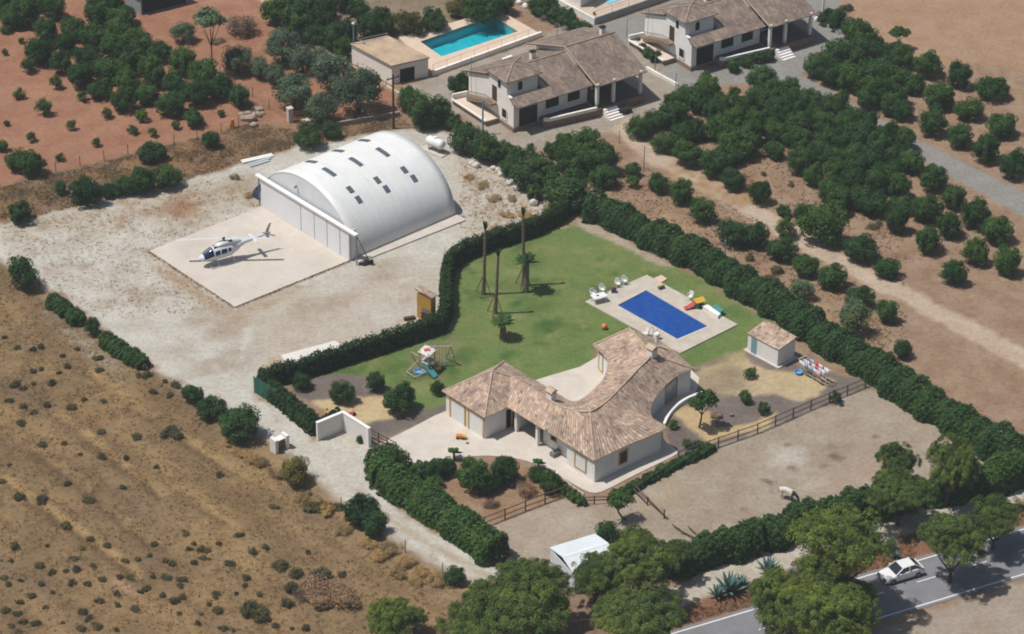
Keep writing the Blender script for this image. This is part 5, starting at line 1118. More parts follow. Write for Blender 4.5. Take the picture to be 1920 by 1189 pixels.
for k_ in np.linspace(0, 1, 8):
    c_ = sA + d * k_; c_[2] = 1.2 - 1.05 * (k_ ** .9); rr.append([tuple(c_ + sd * o2 + np.array([0, 0, z])) for o2, z in ((-.34, .2), (-.3, -.04), (.3, -.04), (.34, .2), (.26, .02), (-.26, .02))])
MB().rings(rr).obj('slide', m_teal, pg)
T0 = np.array([*((pf[2] + pf[3]) / 2), 2.45]); T1 = G(845, 650, 2.3)
b = MB(); b.tube(tuple(T0), tuple(T1), .07, n=7); b.obj('swing_beam', m_pw, pg)
b = MB()
for u, v in ((836, 672), (854, 682)): b.tube(tuple(T1 + np.array([0, 0, .1])), (*g2(u, v), -.05), .06, n=7)
b.tube(tuple(G(840, 662, 1.0)), tuple(G(849, 668, 1.0)), .04, n=6); b.obj('swing_leg', m_pw, pg)
for k_ in (.35, .68):
    p = T0 + (T1 - T0) * k_; s_ = MB().box(-.22, .22, -.1, .1, .45, .5, .5, (p[0], p[1])).obj('swing_seat', m_lblue, pg); b = MB()
    for o2 in (-.2, .2): b.tube((p[0] + o2, p[1], .5), (p[0] + o2 * .9, p[1], p[2]), .012, n=4)
    b.obj('swing_rope', m_iron, s_)
# flat timber ladder frame lying at its left
fr4 = [G(*q, .25) for q in ((763, 697), (776, 707), (800, 698), (786, 689))]
b = MB()
for i in range(4): b.tube(tuple(fr4[i]), tuple(fr4[(i + 1) % 4]), .05, n=6)
for f_ in fr4: b.tube((f_[0], f_[1], -.05), tuple(f_), .05, n=6)
b.tube(tuple(fr4[0]), tuple(np.array([*pf[3], 1.5])), .05, n=6); b.tube(tuple(np.array([*pf[0], 1.7])), tuple(G(771, 660, 1.7)), .05, n=6); b.tube(tuple(G(771, 660, 1.7)), tuple(G(773, 668, 0)), .05, n=6); b.obj('ladder_frame', m_pw, pg)
t_ = thing('paddling_pool', 'small light blue paddling shell inside the climbing frame', 'toy', (*g2(786, 699), 0)); b = MB(); p = g2(786, 699); b.rings([[(p[0] + r_ * math.cos(a), p[1] + r_ * .8 * math.sin(a), z) for a in np.linspace(0, 2 * math.pi, 16, endpoint=False)] for r_, z in ((.5, 0), (.58, .22), (.48, .22), (.44, .06))]); b.obj('shell', m_lblue, t_)
# ------------------------------------------------------------------ washing line
wl = thing('washing_line', 'washing line hung with white and red laundry behind the small shed', 'washing line', (*g2(1530, 705), 0))
pA, pB = np.array(g2(1502, 697)), np.array(g2(1548, 724))
b = MB()
for p in (pA, (pA + pB) / 2, pB): b.tube((*p, -.1), (*p, 1.75), .045, n=7)
dl = (pB - pA) / np.linalg.norm(pB - pA); nl = np.array([-dl[1], dl[0]]); LL = float(np.linalg.norm(pB - pA))
for p in (pA, pB): b.tube((*(p - nl * .55), 1.72), (*(p + nl * .55), 1.72), .035, n=6)
b.obj('post', m_white, wl)
b = MB()
for o2 in (-.5, 0, .5): b.tube((*(pA + nl * o2), 1.72), (*(pB + nl * o2), 1.72), .01, n=4)
b.obj('line', m_rail, wl)
cloths = [('white', (216, 218, 222)), ('red', (196, 62, 72)), ('pale_blue', (176, 196, 216)), ('pink', (206, 170, 178)), ('white', (216, 218, 222)), ('teal', (90, 150, 160)), ('white', (216, 218, 222)), ('red', (190, 60, 66)), ('white', (210, 214, 222)), ('grey_blue', (150, 160, 180))]
rg = random.Random(4)
for i, (nm, c) in enumerate(cloths * 2):
    row = (-.5, 0, .5)[i % 3]; s0 = .12 + (LL - .5) * ((i * .618) % 1) * .9; w = rg.uniform(.4, .7); hh = rg.uniform(.5, .95)
    b = MB(); vs = []
    for k_ in range(7):
        for z in (1.71, 1.71 - hh * .5, 1.71 - hh): p = pA + dl * (s0 + w * k_ / 6) + nl * (row + .04 * math.sin(k_ * 1.9 + i) * (1.75 - z) * 1.6); vs.append((*p, z))
    b.add(vs, [(3 * k_ + j, 3 * k_ + 3 + j, 3 * k_ + 4 + j, 3 * k_ + 1 + j) for k_ in range(6) for j in range(2)])
    mm = bpy.data.materials.get('laundry_' + nm) or mat('laundry_' + nm, c, .9, .05, 2)
    o = b.obj('laundry', mm, None, at=(*(pA + dl * (s0 + w / 2) + nl * row), .8), smooth=True); s_ = o.modifiers.new('thick', 'SOLIDIFY'); s_.thickness = .012
    tag(o, {'white': 'white cloth', 'red': 'red cloth', 'pale_blue': 'pale blue cloth', 'pink': 'pink cloth', 'teal': 'teal cloth', 'grey_blue': 'grey blue cloth'}[nm] + ' pegged on the washing line by the shed', 'laundry', 'laundry on the washing line')
t_ = thing('wash_tub', 'round light blue tub on the ground at the washing line post', 'tub', (*g2(1497, 701), 0)); p = g2(1497, 701); b = MB(); b.rings([[(p[0] + r_ * math.cos(a), p[1] + r_ * math.sin(a), z) for a in np.linspace(0, 2 * math.pi, 20, endpoint=False)] for r_, z in ((.34, 0), (.42, .32), (.38, .32), (.31, .05))]); b.obj('tub', mat('tub_blue', (104, 164, 208), .4, .05, 1), t_)
# ------------------------------------------------------------------ odds and ends round the yards
def planks(px, n, label, m, w=.22, name='plank_stack', cat='planks', h=.2):
    a, c = np.array(g2(*px[0])), np.array(g2(*px[1])); t_ = thing(name, label, cat, (*((a + c) / 2), 0)); L = float(np.linalg.norm(c - a)); rg = random.Random(int(px[0][0]))
    for i in range(n): b = MB(); o2 = i * (w + .06); b.wall(a, c, rg.uniform(0, .4), L - rg.uniform(0, .4), 0, h + rg.uniform(-.03, .03), o2, o2 + w); b.obj('plank', m, t_)
    return t_
planks(((451, 303), (510, 290)), 2, 'two long white beams lying at the gravel yard edge', m_white, .3, 'beam_stack', 'beams')
planks(((462, 311), (506, 297)), 2, 'pale grey boards beside the white beams', mat('pale_board', (180, 186, 190), .8, .08, 2), .3)
planks(((672, 497), (700, 488)), 3, 'dark scrap timber at the corner of the hangar apron', m_iron, .16, 'scrap_timber', 'timber')
rub = thing('rubble_heap', 'heap of pale boulders and broken concrete beside the red field', 'rubble', (*g2(472, 222), 0)); rg = random.Random(3)
for u, v, r_ in ((458, 224, .55), (470, 226, .75), (482, 218, .6), (486, 207, .5), (466, 214, .4), (452, 216, .4), (476, 236, .5), (492, 214, .35), (478, 204, .4)):
    p = g2(u, v); MB().ball((*p, r_ * .35), r_, r_ * .8, r_ * .6, 9, 6, .22, int(u)).obj('boulder', mat('boulder', (170, 152, 136), .95, .18, 1.5, .4), rub)
b = MB(); p = g2(436, 240); b.rings([[(p[0] + x, p[1] + y * .3, z) for x, y, z in ((-.3 + k_ * .1, -.3, 0), (.3 + k_ * .1, -.3, 0), (.3 + k_ * .1, .3, 0.0), (-.3 + k_ * .1, .3, 0))] if False else [(p[0] - .35 + .1 * k_, p[1] - .15, k_ * .4), (p[0] + .3 - .05 * k_, p[1] - .15, k_ * .4), (p[0] + .3 - .05 * k_, p[1] + .15, k_ * .4), (p[0] - .35 + .1 * k_, p[1] + .15, k_ * .4)] for k_ in range(4)]); tag(b.obj('barrier_panel', m_org, at=(*p, 0)), 'orange plastic panel standing beside the rubble heap', 'panel')
def stones(pts, label, group, cat='stone', name='white_stone', m=m_white, r0=.3):
    for i, (u, v) in enumerate(pts):
        r_ = r0 * (.8 + .4 * ((i * .37) % 1)); p = g2(u, v); tag(MB().ball((*p, r_ * .5), r_ * 1.1, r_ * .9, r_, 8, 6, .15, i).obj(name, m, at=(*p, 0)), label, cat, group)
stones([(1521, 36), (1532, 39), (1545, 45), (1556, 50), (1565, 56), (1574, 62), (1585, 68), (1603, 75), (1606, 92), (1602, 87)], 'white painted stone edging the lane beside the leafy hedge', 'white stones along the lane', r0=.42)
stones([(973, 7), (985, 14), (1003, 20), (1013, 27), (1022, 33), (1044, 44), (1052, 49), (1060, 54)], 'white painted stone in the row behind the turquoise pool', 'white stones behind the turquoise pool', r0=.42)
stones([(925, 318), (935, 322), (941, 330), (955, 345), (968, 356), (1000, 384), (885, 310), (893, 313)], 'pale limestone boulder on the bank above the hangar yard', 'pale boulders behind the hangar', name='pale_boulder', m=mat('limestone', (204, 198, 188), .95, .1, 1.5, .3), r0=.42)
stones([(1372, 780), (1408, 711), (1348, 783)], 'loose garden rock on the sandy bed', 'rocks in the garden beds', 'rock', 'garden_rock', m_stone, .3)
# quad bike / plant pots near the villa front
t_ = thing('planter_box', 'grey planter trough with greenery against the villa front wall', 'planter', (*q8(12.6, 3.5), .05), local=False); p = q8(12.6, 3.5); MB().box(-.3, .3, -.5, .5, .05, .5, math.atan2(HD[1], HD[0]), tuple(p)).obj('trough', m_grey, t_)
b = MB(); 
for k_ in range(14): a = k_ * 2.4; b.tube((p[0], p[1], .45), (p[0] + .4 * math.cos(a), p[1] + .4 * math.sin(a), .75 + .2 * math.sin(k_ * 1.7)), .05, .01, 5)
b.obj('foliage', mat('planter_leaf', (52, 84, 54), .7, .2, 3), t_)
t_ = thing('trailer', 'small dark trailer parked at the edge of the neighbour yard', 'trailer', (*g2(1170, 211), 0), R(25), local=True); MB().box(-.8, .8, -.5, .5, .35, .6).obj('bed', m_iron, t_)
for s_ in (-.55, .55): MB().tube((0, s_ - .06, .28), (0, s_ + .06, .28), .28, n=12).obj('wheel', m_iron, t_)
MB().tube((.8, 0, .4), (1.5, 0, .25), .04).obj('drawbar', m_grey, t_)
t_ = thing('green_screen', 'green mesh screen on posts at the end of the long hedge', 'fence', (*g2(503, 745), 0)); gp = [np.array(g2(*q)) for q in ((477, 736), (531, 768))]; gh = hgt(477, 736, 706)
m_mesh = mat('green_mesh', (36, 94, 74), .85, .08, 1.5)
MB().wall(gp[0], gp[1], 0, float(np.linalg.norm(gp[1] - gp[0])), .05, gh, -.02, .02).obj('mesh', m_mesh, t_)
for k_ in range(5): p = gp[0] + (gp[1] - gp[0]) * k_ / 4; MB().tube((*p, -.1), (*p, gh + .08), .04, n=6).obj('post', m_grey, t_)
t_ = thing('green_screen', 'green mesh screen on posts in front of the hedge by the ochre hut', 'fence', (*g2(833, 560), 0)); gp = [np.array(g2(*q)) for q in ((827, 618), (833, 540), (834, 512))]; gh = 1.9
for a, c in zip(gp[:-1], gp[1:]): MB().wall(a, c, 0, float(np.linalg.norm(c - a)), .05, gh, -.02, .02).obj('mesh', m_mesh, t_); MB().tube((*a, -.1), (*a, gh + .1), .04, n=6).obj('post', m_grey, t_)
# ------------------------------------------------------------------ vegetation
def quads_mesh(name, pos, nrm, size, asp, m, seed=0, jit=.7, tri=False, rnd=None):
    """many small leaf faces: pos (n,3), normal (n,3), size (n,)"""
    r = np.random.default_rng(seed); n = len(pos)
    nn = nrm + r.normal(0, jit, nrm.shape); nn /= np.linalg.norm(nn, axis=1, keepdims=True) + 1e-9
    t1 = np.cross(nn, r.normal(0, 1, nn.shape)); t1 /= np.linalg.norm(t1, axis=1, keepdims=True) + 1e-9; t2 = np.cross(nn, t1)
    s = size[:, None]; a = s * asp
    co = np.stack([pos - t1 * s, pos - t2 * a + t1 * s * .1, pos + t1 * s, pos + t2 * a - t1 * s * .1], 1).reshape(-1, 3)
    me = bpy.data.meshes.new(name); me.vertices.add(n * 4); me.vertices.foreach_set('co', co.astype(np.float32).ravel())
    me.loops.add(n * 4); me.loops.foreach_set('vertex_index', np.arange(n * 4, dtype=np.int32))
    me.polygons.add(n); me.polygons.foreach_set('loop_start', np.arange(0, n * 4, 4, dtype=np.int32)); me.polygons.foreach_set('loop_total', np.full(n, 4, np.int32))
    me.update(calc_edges=True)
    at_ = me.attributes.new('rnd', 'FLOAT', 'FACE'); at_.data.foreach_set('value', (r.random(n) if rnd is None else np.clip(rnd, 0, 1)).astype(np.float32))
    me.materials.append(m); return me
def rdirs(r, n):
    v = r.normal(0, 1, (n, 3)); return v / np.linalg.norm(v, axis=1, keepdims=True)
def crown_pts(seed, nsub, nleaf, sub_r, rx=1., rz=.92, zc=1.0, core=.12, low=-.75, up=.0, lobes=0):
    """leaf positions on the skins of many clumps that together fill an uneven ellipsoid"""
    r = np.random.default_rng(seed); d = rdirs(r, nsub * 3); d = d[d[:, 2] > low][:nsub]
    rad = r.uniform(.55, .86, len(d)); c = d * rad[:, None] * [rx, rx, rz] + [0, 0, zc]; sr = sub_r * r.uniform(.7, 1.3, len(d))
    if lobes:                                  # big boughs, each carrying its own small tufts
        g = rdirs(r, lobes * 4); g = g[g[:, 2] > -.35][:lobes]; gc = g * r.uniform(.42, .72, len(g))[:, None] * [rx, rx, rz] + [0, 0, zc]; gr = r.uniform(.26, .42, len(g)); q = r.integers(0, len(g), nsub); e = rdirs(r, nsub); e[:, 2] = np.abs(e[:, 2]) * .9 - .25; d = e; c = gc[q] + e * gr[q][:, None] * [1, 1, .72]; sr = sub_r * r.uniform(.6, 1.3, nsub)
    tone = r.random(len(d))
    k = r.integers(0, len(d), nleaf); ld = rdirs(r, nleaf); ld[:, 2] += up; ld /= np.linalg.norm(ld, axis=1, keepdims=True)
    pos = c[k] + ld * (sr[k] * r.uniform(.7, 1.08, nleaf))[:, None]
    inner = int(nleaf * core); pos[:inner] = rdirs(r, inner) * (r.random(inner) ** .4 * .7)[:, None] * [rx, rx, rz] + [0, 0, zc]
    out = pos - [0, 0, zc]; out /= np.linalg.norm(out, axis=1, keepdims=True) + 1e-9
    ok = pos[:, 2] > .03
    return pos[ok], (ld * .8 + out * .5 + [0, 0, .25])[ok], (tone[k] * .55 + r.random(nleaf) * .45)[ok]
m_citrus = leafmat('citrus_leaves', (76, 106, 60), (36, 64, 38), .2)
m_lime = leafmat('young_citrus_leaves', (84, 112, 50), (44, 76, 40), .2)
m_olive = leafmat('olive_leaves', (106, 124, 100), (54, 76, 62), .12)
m_pine = leafmat('pine_needles', (116, 134, 68), (46, 68, 44), .2)
m_hedge = leafmat('hedge_leaves', (72, 100, 56), (32, 60, 38), .18)
m_cyp = leafmat('cypress_sprays', (56, 80, 46), (26, 48, 32), .12)
m_scrub = leafmat('scrub_leaves', (100, 94, 72), (60, 62, 50), .1)
m_dryb = leafmat('dry_twigs', (150, 124, 104), (110, 92, 84), .1)
m_straw = leafmat('straw', (172, 146, 106), (142, 118, 86), .2)
m_dryst = leafmat('dry_stalks', (178, 150, 114), (136, 110, 84), .15)
m_agave = leafmat('agave_blue', (128, 152, 150), (84, 112, 114), .05)
m_flower = leafmat('flowering_bush', (110, 110, 66), (76, 66, 44), .15)
def trunk_mesh(name, h, r0, limbs, seed, spread=.6, m=None):
    b = MB(); rg = random.Random(seed)
    b.tube((0, 0, -.1), (0, 0, h), r0 * 1.25, r0 * .85, 8)
    for i in range(limbs):
        a = 6.28 * i / limbs + rg.uniform(-.4, .4); q = (spread * .5 * math.cos(a), spread * .5 * math.sin(a), h + .32 * rg.uniform(.7, 1.3)); e = (spread * math.cos(a) * rg.uniform(.8, 1.2), spread * math.sin(a), h + .75 * rg.uniform(.8, 1.2))
        b.tube((0, 0, h * .95), q, r0 * .6, r0 * .4, 6); b.tube(q, e, r0 * .4, r0 * .15, 5)
    me = bpy.data.meshes.new(name); me.from_pydata(b.v, [], b.f); me.materials.append(m or m_bark); me.update(); return me
PROTO = {}
def proto(kind, m, nvar, nsub, nleaf, sub_r, leaf, asp, th=.5, tr=.06, limbs=4, **kw):
    L = []
    for i in range(nvar):
        p, n, tone = crown_pts(hash(kind) % 1000 * 0 + sum(map(ord, kind)) + i * 17, nsub, nleaf, sub_r, **kw)
        r = np.random.default_rng(i); cm = quads_mesh(kind + '_crown', p, n, leaf * r.uniform(.7, 1.35, len(p)), asp, m, i, .55, rnd=tone)
        L.append((cm, trunk_mesh(kind + '_trunk', th, tr, limbs, i)))
    PROTO[kind] = L
proto('citrus', m_citrus, 5, 46, 7500, .27, .052, .62, zc=.88, rz=.86)
proto('lime', m_lime, 2, 34, 4000, .26, .056, .62)
proto('olive', m_olive, 4, 50, 7500, .26, .052, .40, th=.45, tr=.09, rz=.8)
proto('sapling', m_citrus, 3, 20, 1800, .34, .085, .6, th=.35, tr=.05)
proto('shrub', m_hedge, 4, 36, 6000, .28, .055, .62, rz=.85, zc=.85, th=.3)
proto('scrub', m_scrub, 5, 20, 1000, .34, .10, .5, rz=.52, zc=.42, th=.15, tr=.04, low=-.3)
proto('drybush', m_dryb, 2, 24, 2200, .34, .08, .3, rz=.6, zc=.5, th=.2, tr=.04)
proto('straw', m_straw, 4, 30, 1500, .3, .10, .18, rz=.42, zc=.34, th=.1, tr=.03, up=.8)
proto('flowering', m_flower, 2, 34, 5000, .28, .056, .6, rz=.8, zc=.8, th=.3)
proto('pine', m_pine, 5, 360, 62000, .105, .023, .40, lobes=26, th=.35, tr=.05, limbs=6, rz=.80, zc=1.35, up=.45, core=.10, low=-.65)
NAMES = {'citrus': ('citrus_tree', 'tree'), 'lime': ('citrus_tree', 'tree'), 'olive': ('olive_tree', 'tree'), 'sapling': ('sapling', 'sapling'), 'shrub': ('shrub', 'shrub'), 'scrub': ('scrub_bush', 'bush'),
         'drybush': ('dry_bush', 'bush'), 'straw': ('straw_tuft', 'grass tuft'), 'flowering': ('flowering_bush', 'bush'), 'pine': ('pine_tree', 'tree')}
rv = random.Random(11)
def plant(kind, u, v, w, label, group=None, hz=1.0, zc=None, name=None):
    """u, v: middle of the crown in the photo, w: crown width in px"""
    nm, cat = NAMES[kind]; s = scl(u, v); r_ = w / 2 / s * {'citrus': 1.02, 'shrub': 1.1, 'olive': 1.1, 'pine': 1.14, 'scrub': .85}.get(kind, 1.0)
    zc = {'pine': 1.35, 'scrub': .45, 'straw': .4, 'citrus': .88, 'drybush': .45, 'shrub': .85, 'flowering': .8}.get(kind, 1.0) if zc is None else zc
    p = g2(u, v, zc * r_ * hz); cm, tm = rv.choice(PROTO[kind])
    t_ = thing(name or nm, label, cat, (*p, 0), rv.uniform(0, 6.28), group, local=True); t_.scale = (r_ * rv.uniform(.82, 1.18), r_ * rv.uniform(.82, 1.18), r_ * hz * rv.uniform(.82, 1.16))
    if kind in ('scrub', 'straw', 'drybush'): t_.scale[0] *= rv.uniform(.9, 1.7); t_.scale[2] *= rv.uniform(.6, 1.05)
    for pn, me in (('crown', cm), ('trunk', tm)):
        if w < 24 and pn == 'trunk' and kind in ('scrub', 'straw'): continue
        o = bpy.data.objects.new(pn, me); COL.objects.link(o); o.parent = t_
    return t_
def row(kind, pts, text, group, **kw):
    for i, q in enumerate(pts): plant(kind, q[0], q[1], q[2], text % ORD[i], group, **kw)
j = lambda L, w, s=3, sd=1: [(u + random.Random(sd * 99 + i).uniform(-s, s), v + random.Random(sd * 77 + i).uniform(-s * .6, s * .6), w * random.Random(sd * 55 + i).uniform(.88, 1.12)) for i, (u, v) in enumerate(L)]
CG = 'citrus trees of the dark upper orchard'
row('citrus', j([(25, 30), (76, 93), (114, 118), (151, 141), (185, 163), (230, 188)], 52, 2, 1), 'dark citrus tree, %s from the top in the orchard row facing the saplings', CG)
row('citrus', j([(11, 2), (49, 24), (87, 52), (125, 77), (163, 102), (201, 127), (239, 152), (277, 172), (323, 192)], 56, 3, 2), 'dark citrus tree, %s from the top in the second orchard row behind the saplings', CG)
row('citrus', j([(60, -4), (98, 12), (136, 50), (174, 62), (212, 85), (250, 110), (288, 135), (330, 160), (370, 177), (411, 157)], 56, 3, 3), 'dark citrus tree, %s from the top in the third row of the dark orchard', CG)
row('citrus', j([(187, 17), (225, 40), (228, 68), (263, 72), (301, 92), (343, 112), (380, 138)], 58, 3, 4), 'dark citrus tree, %s from the top in the orchard row below the grey shed', CG)
row('citrus', j([(205, 8), (236, 28)], 46, 2, 5), 'dark citrus tree, %s of two beside the grey shed at the top edge', CG)
plant('citrus', 449, 180, 46, 'round dark citrus tree standing alone beside the rubble heap')
SG = 'saplings in the red field'
row('sapling', [(11, 53, 20), (8, 98, 12), (36, 172, 27), (12, 230, 13)], 'small sapling in the red field, %s from the top along the left edge', SG)
row('sapling', [(40, 75, 14), (53, 122, 30), (83, 200, 34), (58, 256, 20)], 'small sapling in the red field, %s from the top in the second line', SG)
row('sapling', [(104, 153, 28), (134, 235, 19), (113, 293, 19)], 'small sapling in the red field, %s from the top in the third line', SG)
row('sapling', [(155, 178, 24), (181, 266, 19), (201, 210, 23), (248, 243, 19)], 'small sapling in the red field, %s from the left in the middle group', SG)
row('lime', [(265, 215, 26), (285, 246, 22), (330, 232, 20), (415, 211, 16)], 'bright green young citrus, %s from the left below the dark orchard', SG)
plant('citrus', 363, 218, 42, 'medium dark citrus below the orchard, among the bright young trees')
for q in ((35, 300, 44, 'left of two dark bushy trees at the red field fence'), (60, 308, 50, 'right of two dark bushy trees at the red field fence'), (4, 272, 26, 'dark bush cut by the left edge above the fence')): plant('citrus', *q)
for q in ((285, 281, 46, 'low green bush below the wire fence of the red field'), (396, 263, 32, 'bright green round bush below the red field fence'), (577, 256, 48, 'round dark bush at the left end of the grey block wall'), (622, 244, 34, 'small upright bush in front of the grey block wall'),
          (160, 362, 50, 'round dark bush on the scrub bank above the gravel yard'), (113, 352, 26, 'small green bush left of the round bank bush'), (38, 398, 44, 'dark bush at the left edge of the gravel yard'), (232, 346, 42, 'low dark bush, left part of the clump above the yard'), (268, 340, 46, 'low dark bush, middle of the clump above the yard'), (312, 328, 52, 'low dark bush, right end of the clump above the yard'), (205, 356, 30, 'small low bush between the round bank bush and the clump')): plant('shrub', *q)
plant('olive', 343, 57, 42, 'pale grey olive shrub right of the dark orchard top')
plant('drybush', 452, 48, 52, 'bare brown half-dead tree at the top of the olive grove', hz=1.5)
plant('drybush', 408, 75, 26, 'brown dead branches lying on the red soil', hz=.8)
row('olive', [(445, 108, 56), (487, 124, 42), (514, 138, 44), (550, 163, 82), (602, 196, 68)], 'grey-green olive tree, %s from the top in the front row of the grove', 'olive trees of the grove')
row('olive', [(530, 80, 70), (567, 110, 52), (599, 100, 40), (622, 136, 72), (672, 171, 82)], 'grey-green olive tree, %s from the top in the row along the pinkish wall', 'olive trees of the grove')
# trees and bushes behind the wall and round the upper pool
TB = 'tall dark trees behind the olive grove wall'
row('shrub', [(520, 12, 60), (560, 10, 66), (596, 6, 66), (560, 45, 56), (600, 28, 50), (640, 0, 40)], 'dark leafy tree, %s in the thicket behind the pinkish wall', TB, hz=1.2)
row('shrub', [(590, 62, 46), (622, 72, 44), (645, 92, 40), (650, 62, 44), (690, 48, 50)], 'green shrub, %s from the left between the pinkish wall and pump house', 'shrubs beside the pump house', hz=1.1)
for q in ((715, 40, 52, 'white-flowered green bush behind the pump house'), (672, 14, 40, 'low yellowish bush at the top left of the pool')): plant('shrub', *q)
for q in ((765, 42, 62, 'brownish flowering bush left of the turquoise pool'), (860, 14, 44, 'rusty flowering bush at the top behind the pool')): plant('flowering', *q)
for q in ((812, 36, 50, 'green bush beside the left end of the turquoise pool'), (905, 12, 66, 'dark broad bush behind the turquoise pool'), (940, 4, 50, 'dark bush at the top edge right of the pool')): plant('shrub', *q)
row('shrub', [(1010, 8, 40), (1028, 18, 38), (1046, 28, 36), (1063, 36, 36), (1082, 44, 32), (1098, 50, 26)], 'green bush, %s from the left in the row below the white house', 'bushes below the white house')
plant('citrus', 862, 155, 54, 'dark bushy tree beside the side court of the cream house')
# bushes along the bank above the hangar yard
row('shrub', [(770, 186, 46), (797, 207, 70), (828, 212, 44), (850, 228, 32)], 'dark green bush, %s from the left between the utility pole and cream house', 'bushes in front of the cream house')
row('shrub', [(876, 257, 62), (913, 273, 60), (940, 281, 42), (968, 292, 42), (960, 310, 40)], 'rounded dark bush, %s from the left below the blue post', 'bushes along the bank')
plant('lime', 995, 283, 26, 'pale green prickly pear clump beside the cream house drive')
row('shrub', [(996, 314, 78), (1030, 330, 56), (1002, 362, 34), (1066, 352, 78), (1040, 375, 40), (1085, 375, 40)], 'dense dark bush, %s from the left on the bank behind the lawn corner', 'bushes behind the lawn corner')
plant('drybush', 1018, 340, 44, 'grey leafless bush among the dark bushes of the bank'); plant('straw', 1028, 388, 30, 'tall straw-coloured grass clump at the lawn hedge end', hz=1.6)
row('citrus', [(1060, 272, 52), (1098, 272, 72), (1134, 298, 66), (1070, 300, 60), (1105, 305, 50), (1132, 328, 52)], 'dark citrus tree, %s in the clump at the top of the farm track', 'citrus clump at the track')
plant('lime', 1036, 279, 36, 'light green shrub at the left of the citrus clump')
TL = 'citrus trees between the track and the tall hedge'
row('citrus', [(1187, 318, 32), (1236, 340, 46), (1277, 361, 48), (1375, 432, 62), (1418, 444, 46), (1467, 466, 52), (1511, 496, 52), (1562, 518, 54), (1613, 556, 52), (1664, 583, 50), (1692, 655, 40)], 'citrus tree, %s going down the line between farm track and tall hedge', TL)
plant('lime', 1185, 338, 28, 'small light green citrus beside the track below a darker one'); plant('lime', 1320, 388, 62, 'large bright green tree on the hedge side of the farm track'); plant('lime', 1474, 428, 42, 'thin yellowish tree right on the farm track edge')
plant('olive', 1504, 540, 42, 'small grey-green olive near the tall hedge'); plant('olive', 1603, 590, 66, 'larger grey-green olive above the tall hedge', hz=1.1)
for i, q in enumerate(((1405, 482, 20), (1456, 506, 26), (1447, 520, 22))): plant('scrub', *q, 'greyish scrub bush, %s of three above the tall hedge' % ORD[i])
# right-hand orchard, in lines running down beside the lane
OG = 'citrus trees of the large right orchard'
L_ = [[(1197, 236, 50), (1246, 264, 50), (1290, 287, 56), (1337, 304, 60)],
      [(1225, 222, 46), (1258, 216, 52), (1280, 250, 46), (1306, 245, 42), (1386, 266, 66), (1368, 285, 50), (1375, 335, 44)],
      [(1280, 178, 48), (1262, 186, 36), (1310, 184, 60), (1275, 205, 46), (1340, 207, 54), (1340, 240, 50), (1369, 216, 54), (1362, 250, 50), (1410, 250, 48), (1451, 279, 42)],
      [(1328, 162, 58), (1352, 190, 50), (1395, 200, 46), (1416, 222, 52), (1407, 250, 50), (1455, 246, 48), (1499, 301, 56), (1526, 326, 46), (1560, 352, 62), (1543, 421, 84), (1508, 402, 48)],
      [(1419, 186, 52), (1459, 206, 54), (1440, 225, 48), (1501, 230, 52), (1480, 250, 48), (1503, 262, 52), (1535, 285, 48), (1562, 317, 54), (1600, 338, 52), (1572, 372, 62), (1641, 378, 58)],
      [(1432, 150, 66), (1462, 178, 52), (1491, 195, 52), (1540, 226, 52), (1548, 254, 48), (1579, 258, 52), (1568, 289, 52), (1604, 312, 52), (1644, 338, 54), (1612, 372, 46), (1683, 412, 56)],
      [(1481, 165, 48), (1518, 184, 52), (1530, 205, 44), (1568, 200, 56), (1582, 228, 46), (1610, 254, 54), (1609, 288, 52), (1642, 305, 50), (1669, 321, 56), (1686, 348, 56), (1690, 380, 48)],
      [(1598, 216, 50), (1626, 230, 48), (1646, 268, 52), (1666, 250, 50), (1678, 288, 52), (1698, 262, 46), (1710, 300, 52)]]
for k_, q in enumerate(L_): row('citrus', q, 'citrus tree, %s going down in the ' + ORD[k_] + ' orchard line from the farm track', OG)
plant('lime', 1376, 172, 28, 'small light green bush on the edge of the grey lane'); plant('citrus', 1424, 361, 48, 'round citrus tree standing alone in the dry clearing of the orchard'); plant('citrus', 1469, 393, 28, 'small citrus below the lone round orchard tree')
plant('citrus', 1615, 462, 66, 'large round citrus tree right of the farm track'); plant('citrus', 1664, 499, 50, 'smaller citrus tree right of the track near the edge')
for i, q in enumerate(((1432, 326, 14), (1483, 345, 16), (1640, 420, 26))): plant('scrub', *q, 'dry scrub bush, %s from the left in the orchard clearing' % ORD[i])
UR = 'trees right of the grey lane'
row('citrus', [(1570, 102, 66), (1530, 122, 50), (1560, 134, 56), (1598, 112, 54), (1615, 90, 50), (1594, 145, 58), (1627, 145, 62), (1652, 122, 58), (1673, 95, 50), (1692, 106, 46), (1673, 145, 56), (1649, 168, 60), (1680, 175, 52), (1627, 182, 50), (1669, 196, 46), (1694, 204, 46), (1712, 150, 56)], 'dark citrus tree, %s counting from the lane in the upper right grove', UR)
row('shrub', [(1553, 30, 36), (1568, 38, 40), (1594, 48, 44), (1615, 64, 46), (1636, 80, 46), (1640, 98, 40)], 'leafy bush, %s from the top in the hedge row beside the white stones', 'bushes behind the white stones')
plant('scrub', 1588, 14, 26, 'dull scrub bush at the top edge right of the white house')
row('shrub', [(1195, 76, 18), (1205, 88, 20), (1216, 97, 22), (1228, 104, 24)], 'small shrub, %s from the top in the bed left of the white house court', 'shrubs in the white house bed')
row('shrub', [(1375, 122, 28), (1400, 114, 26), (1424, 107, 26), (1442, 104, 24)], 'green shrub, %s from the left below the white house terrace', 'shrubs below the terrace')
plant('shrub', 1122, 200, 24, 'dark clipped shrub beside the front steps of the cream house', hz=1.2); plant('flowering', 1108, 197, 16, 'orange flowering pot plant at the end of the cream house terrace')
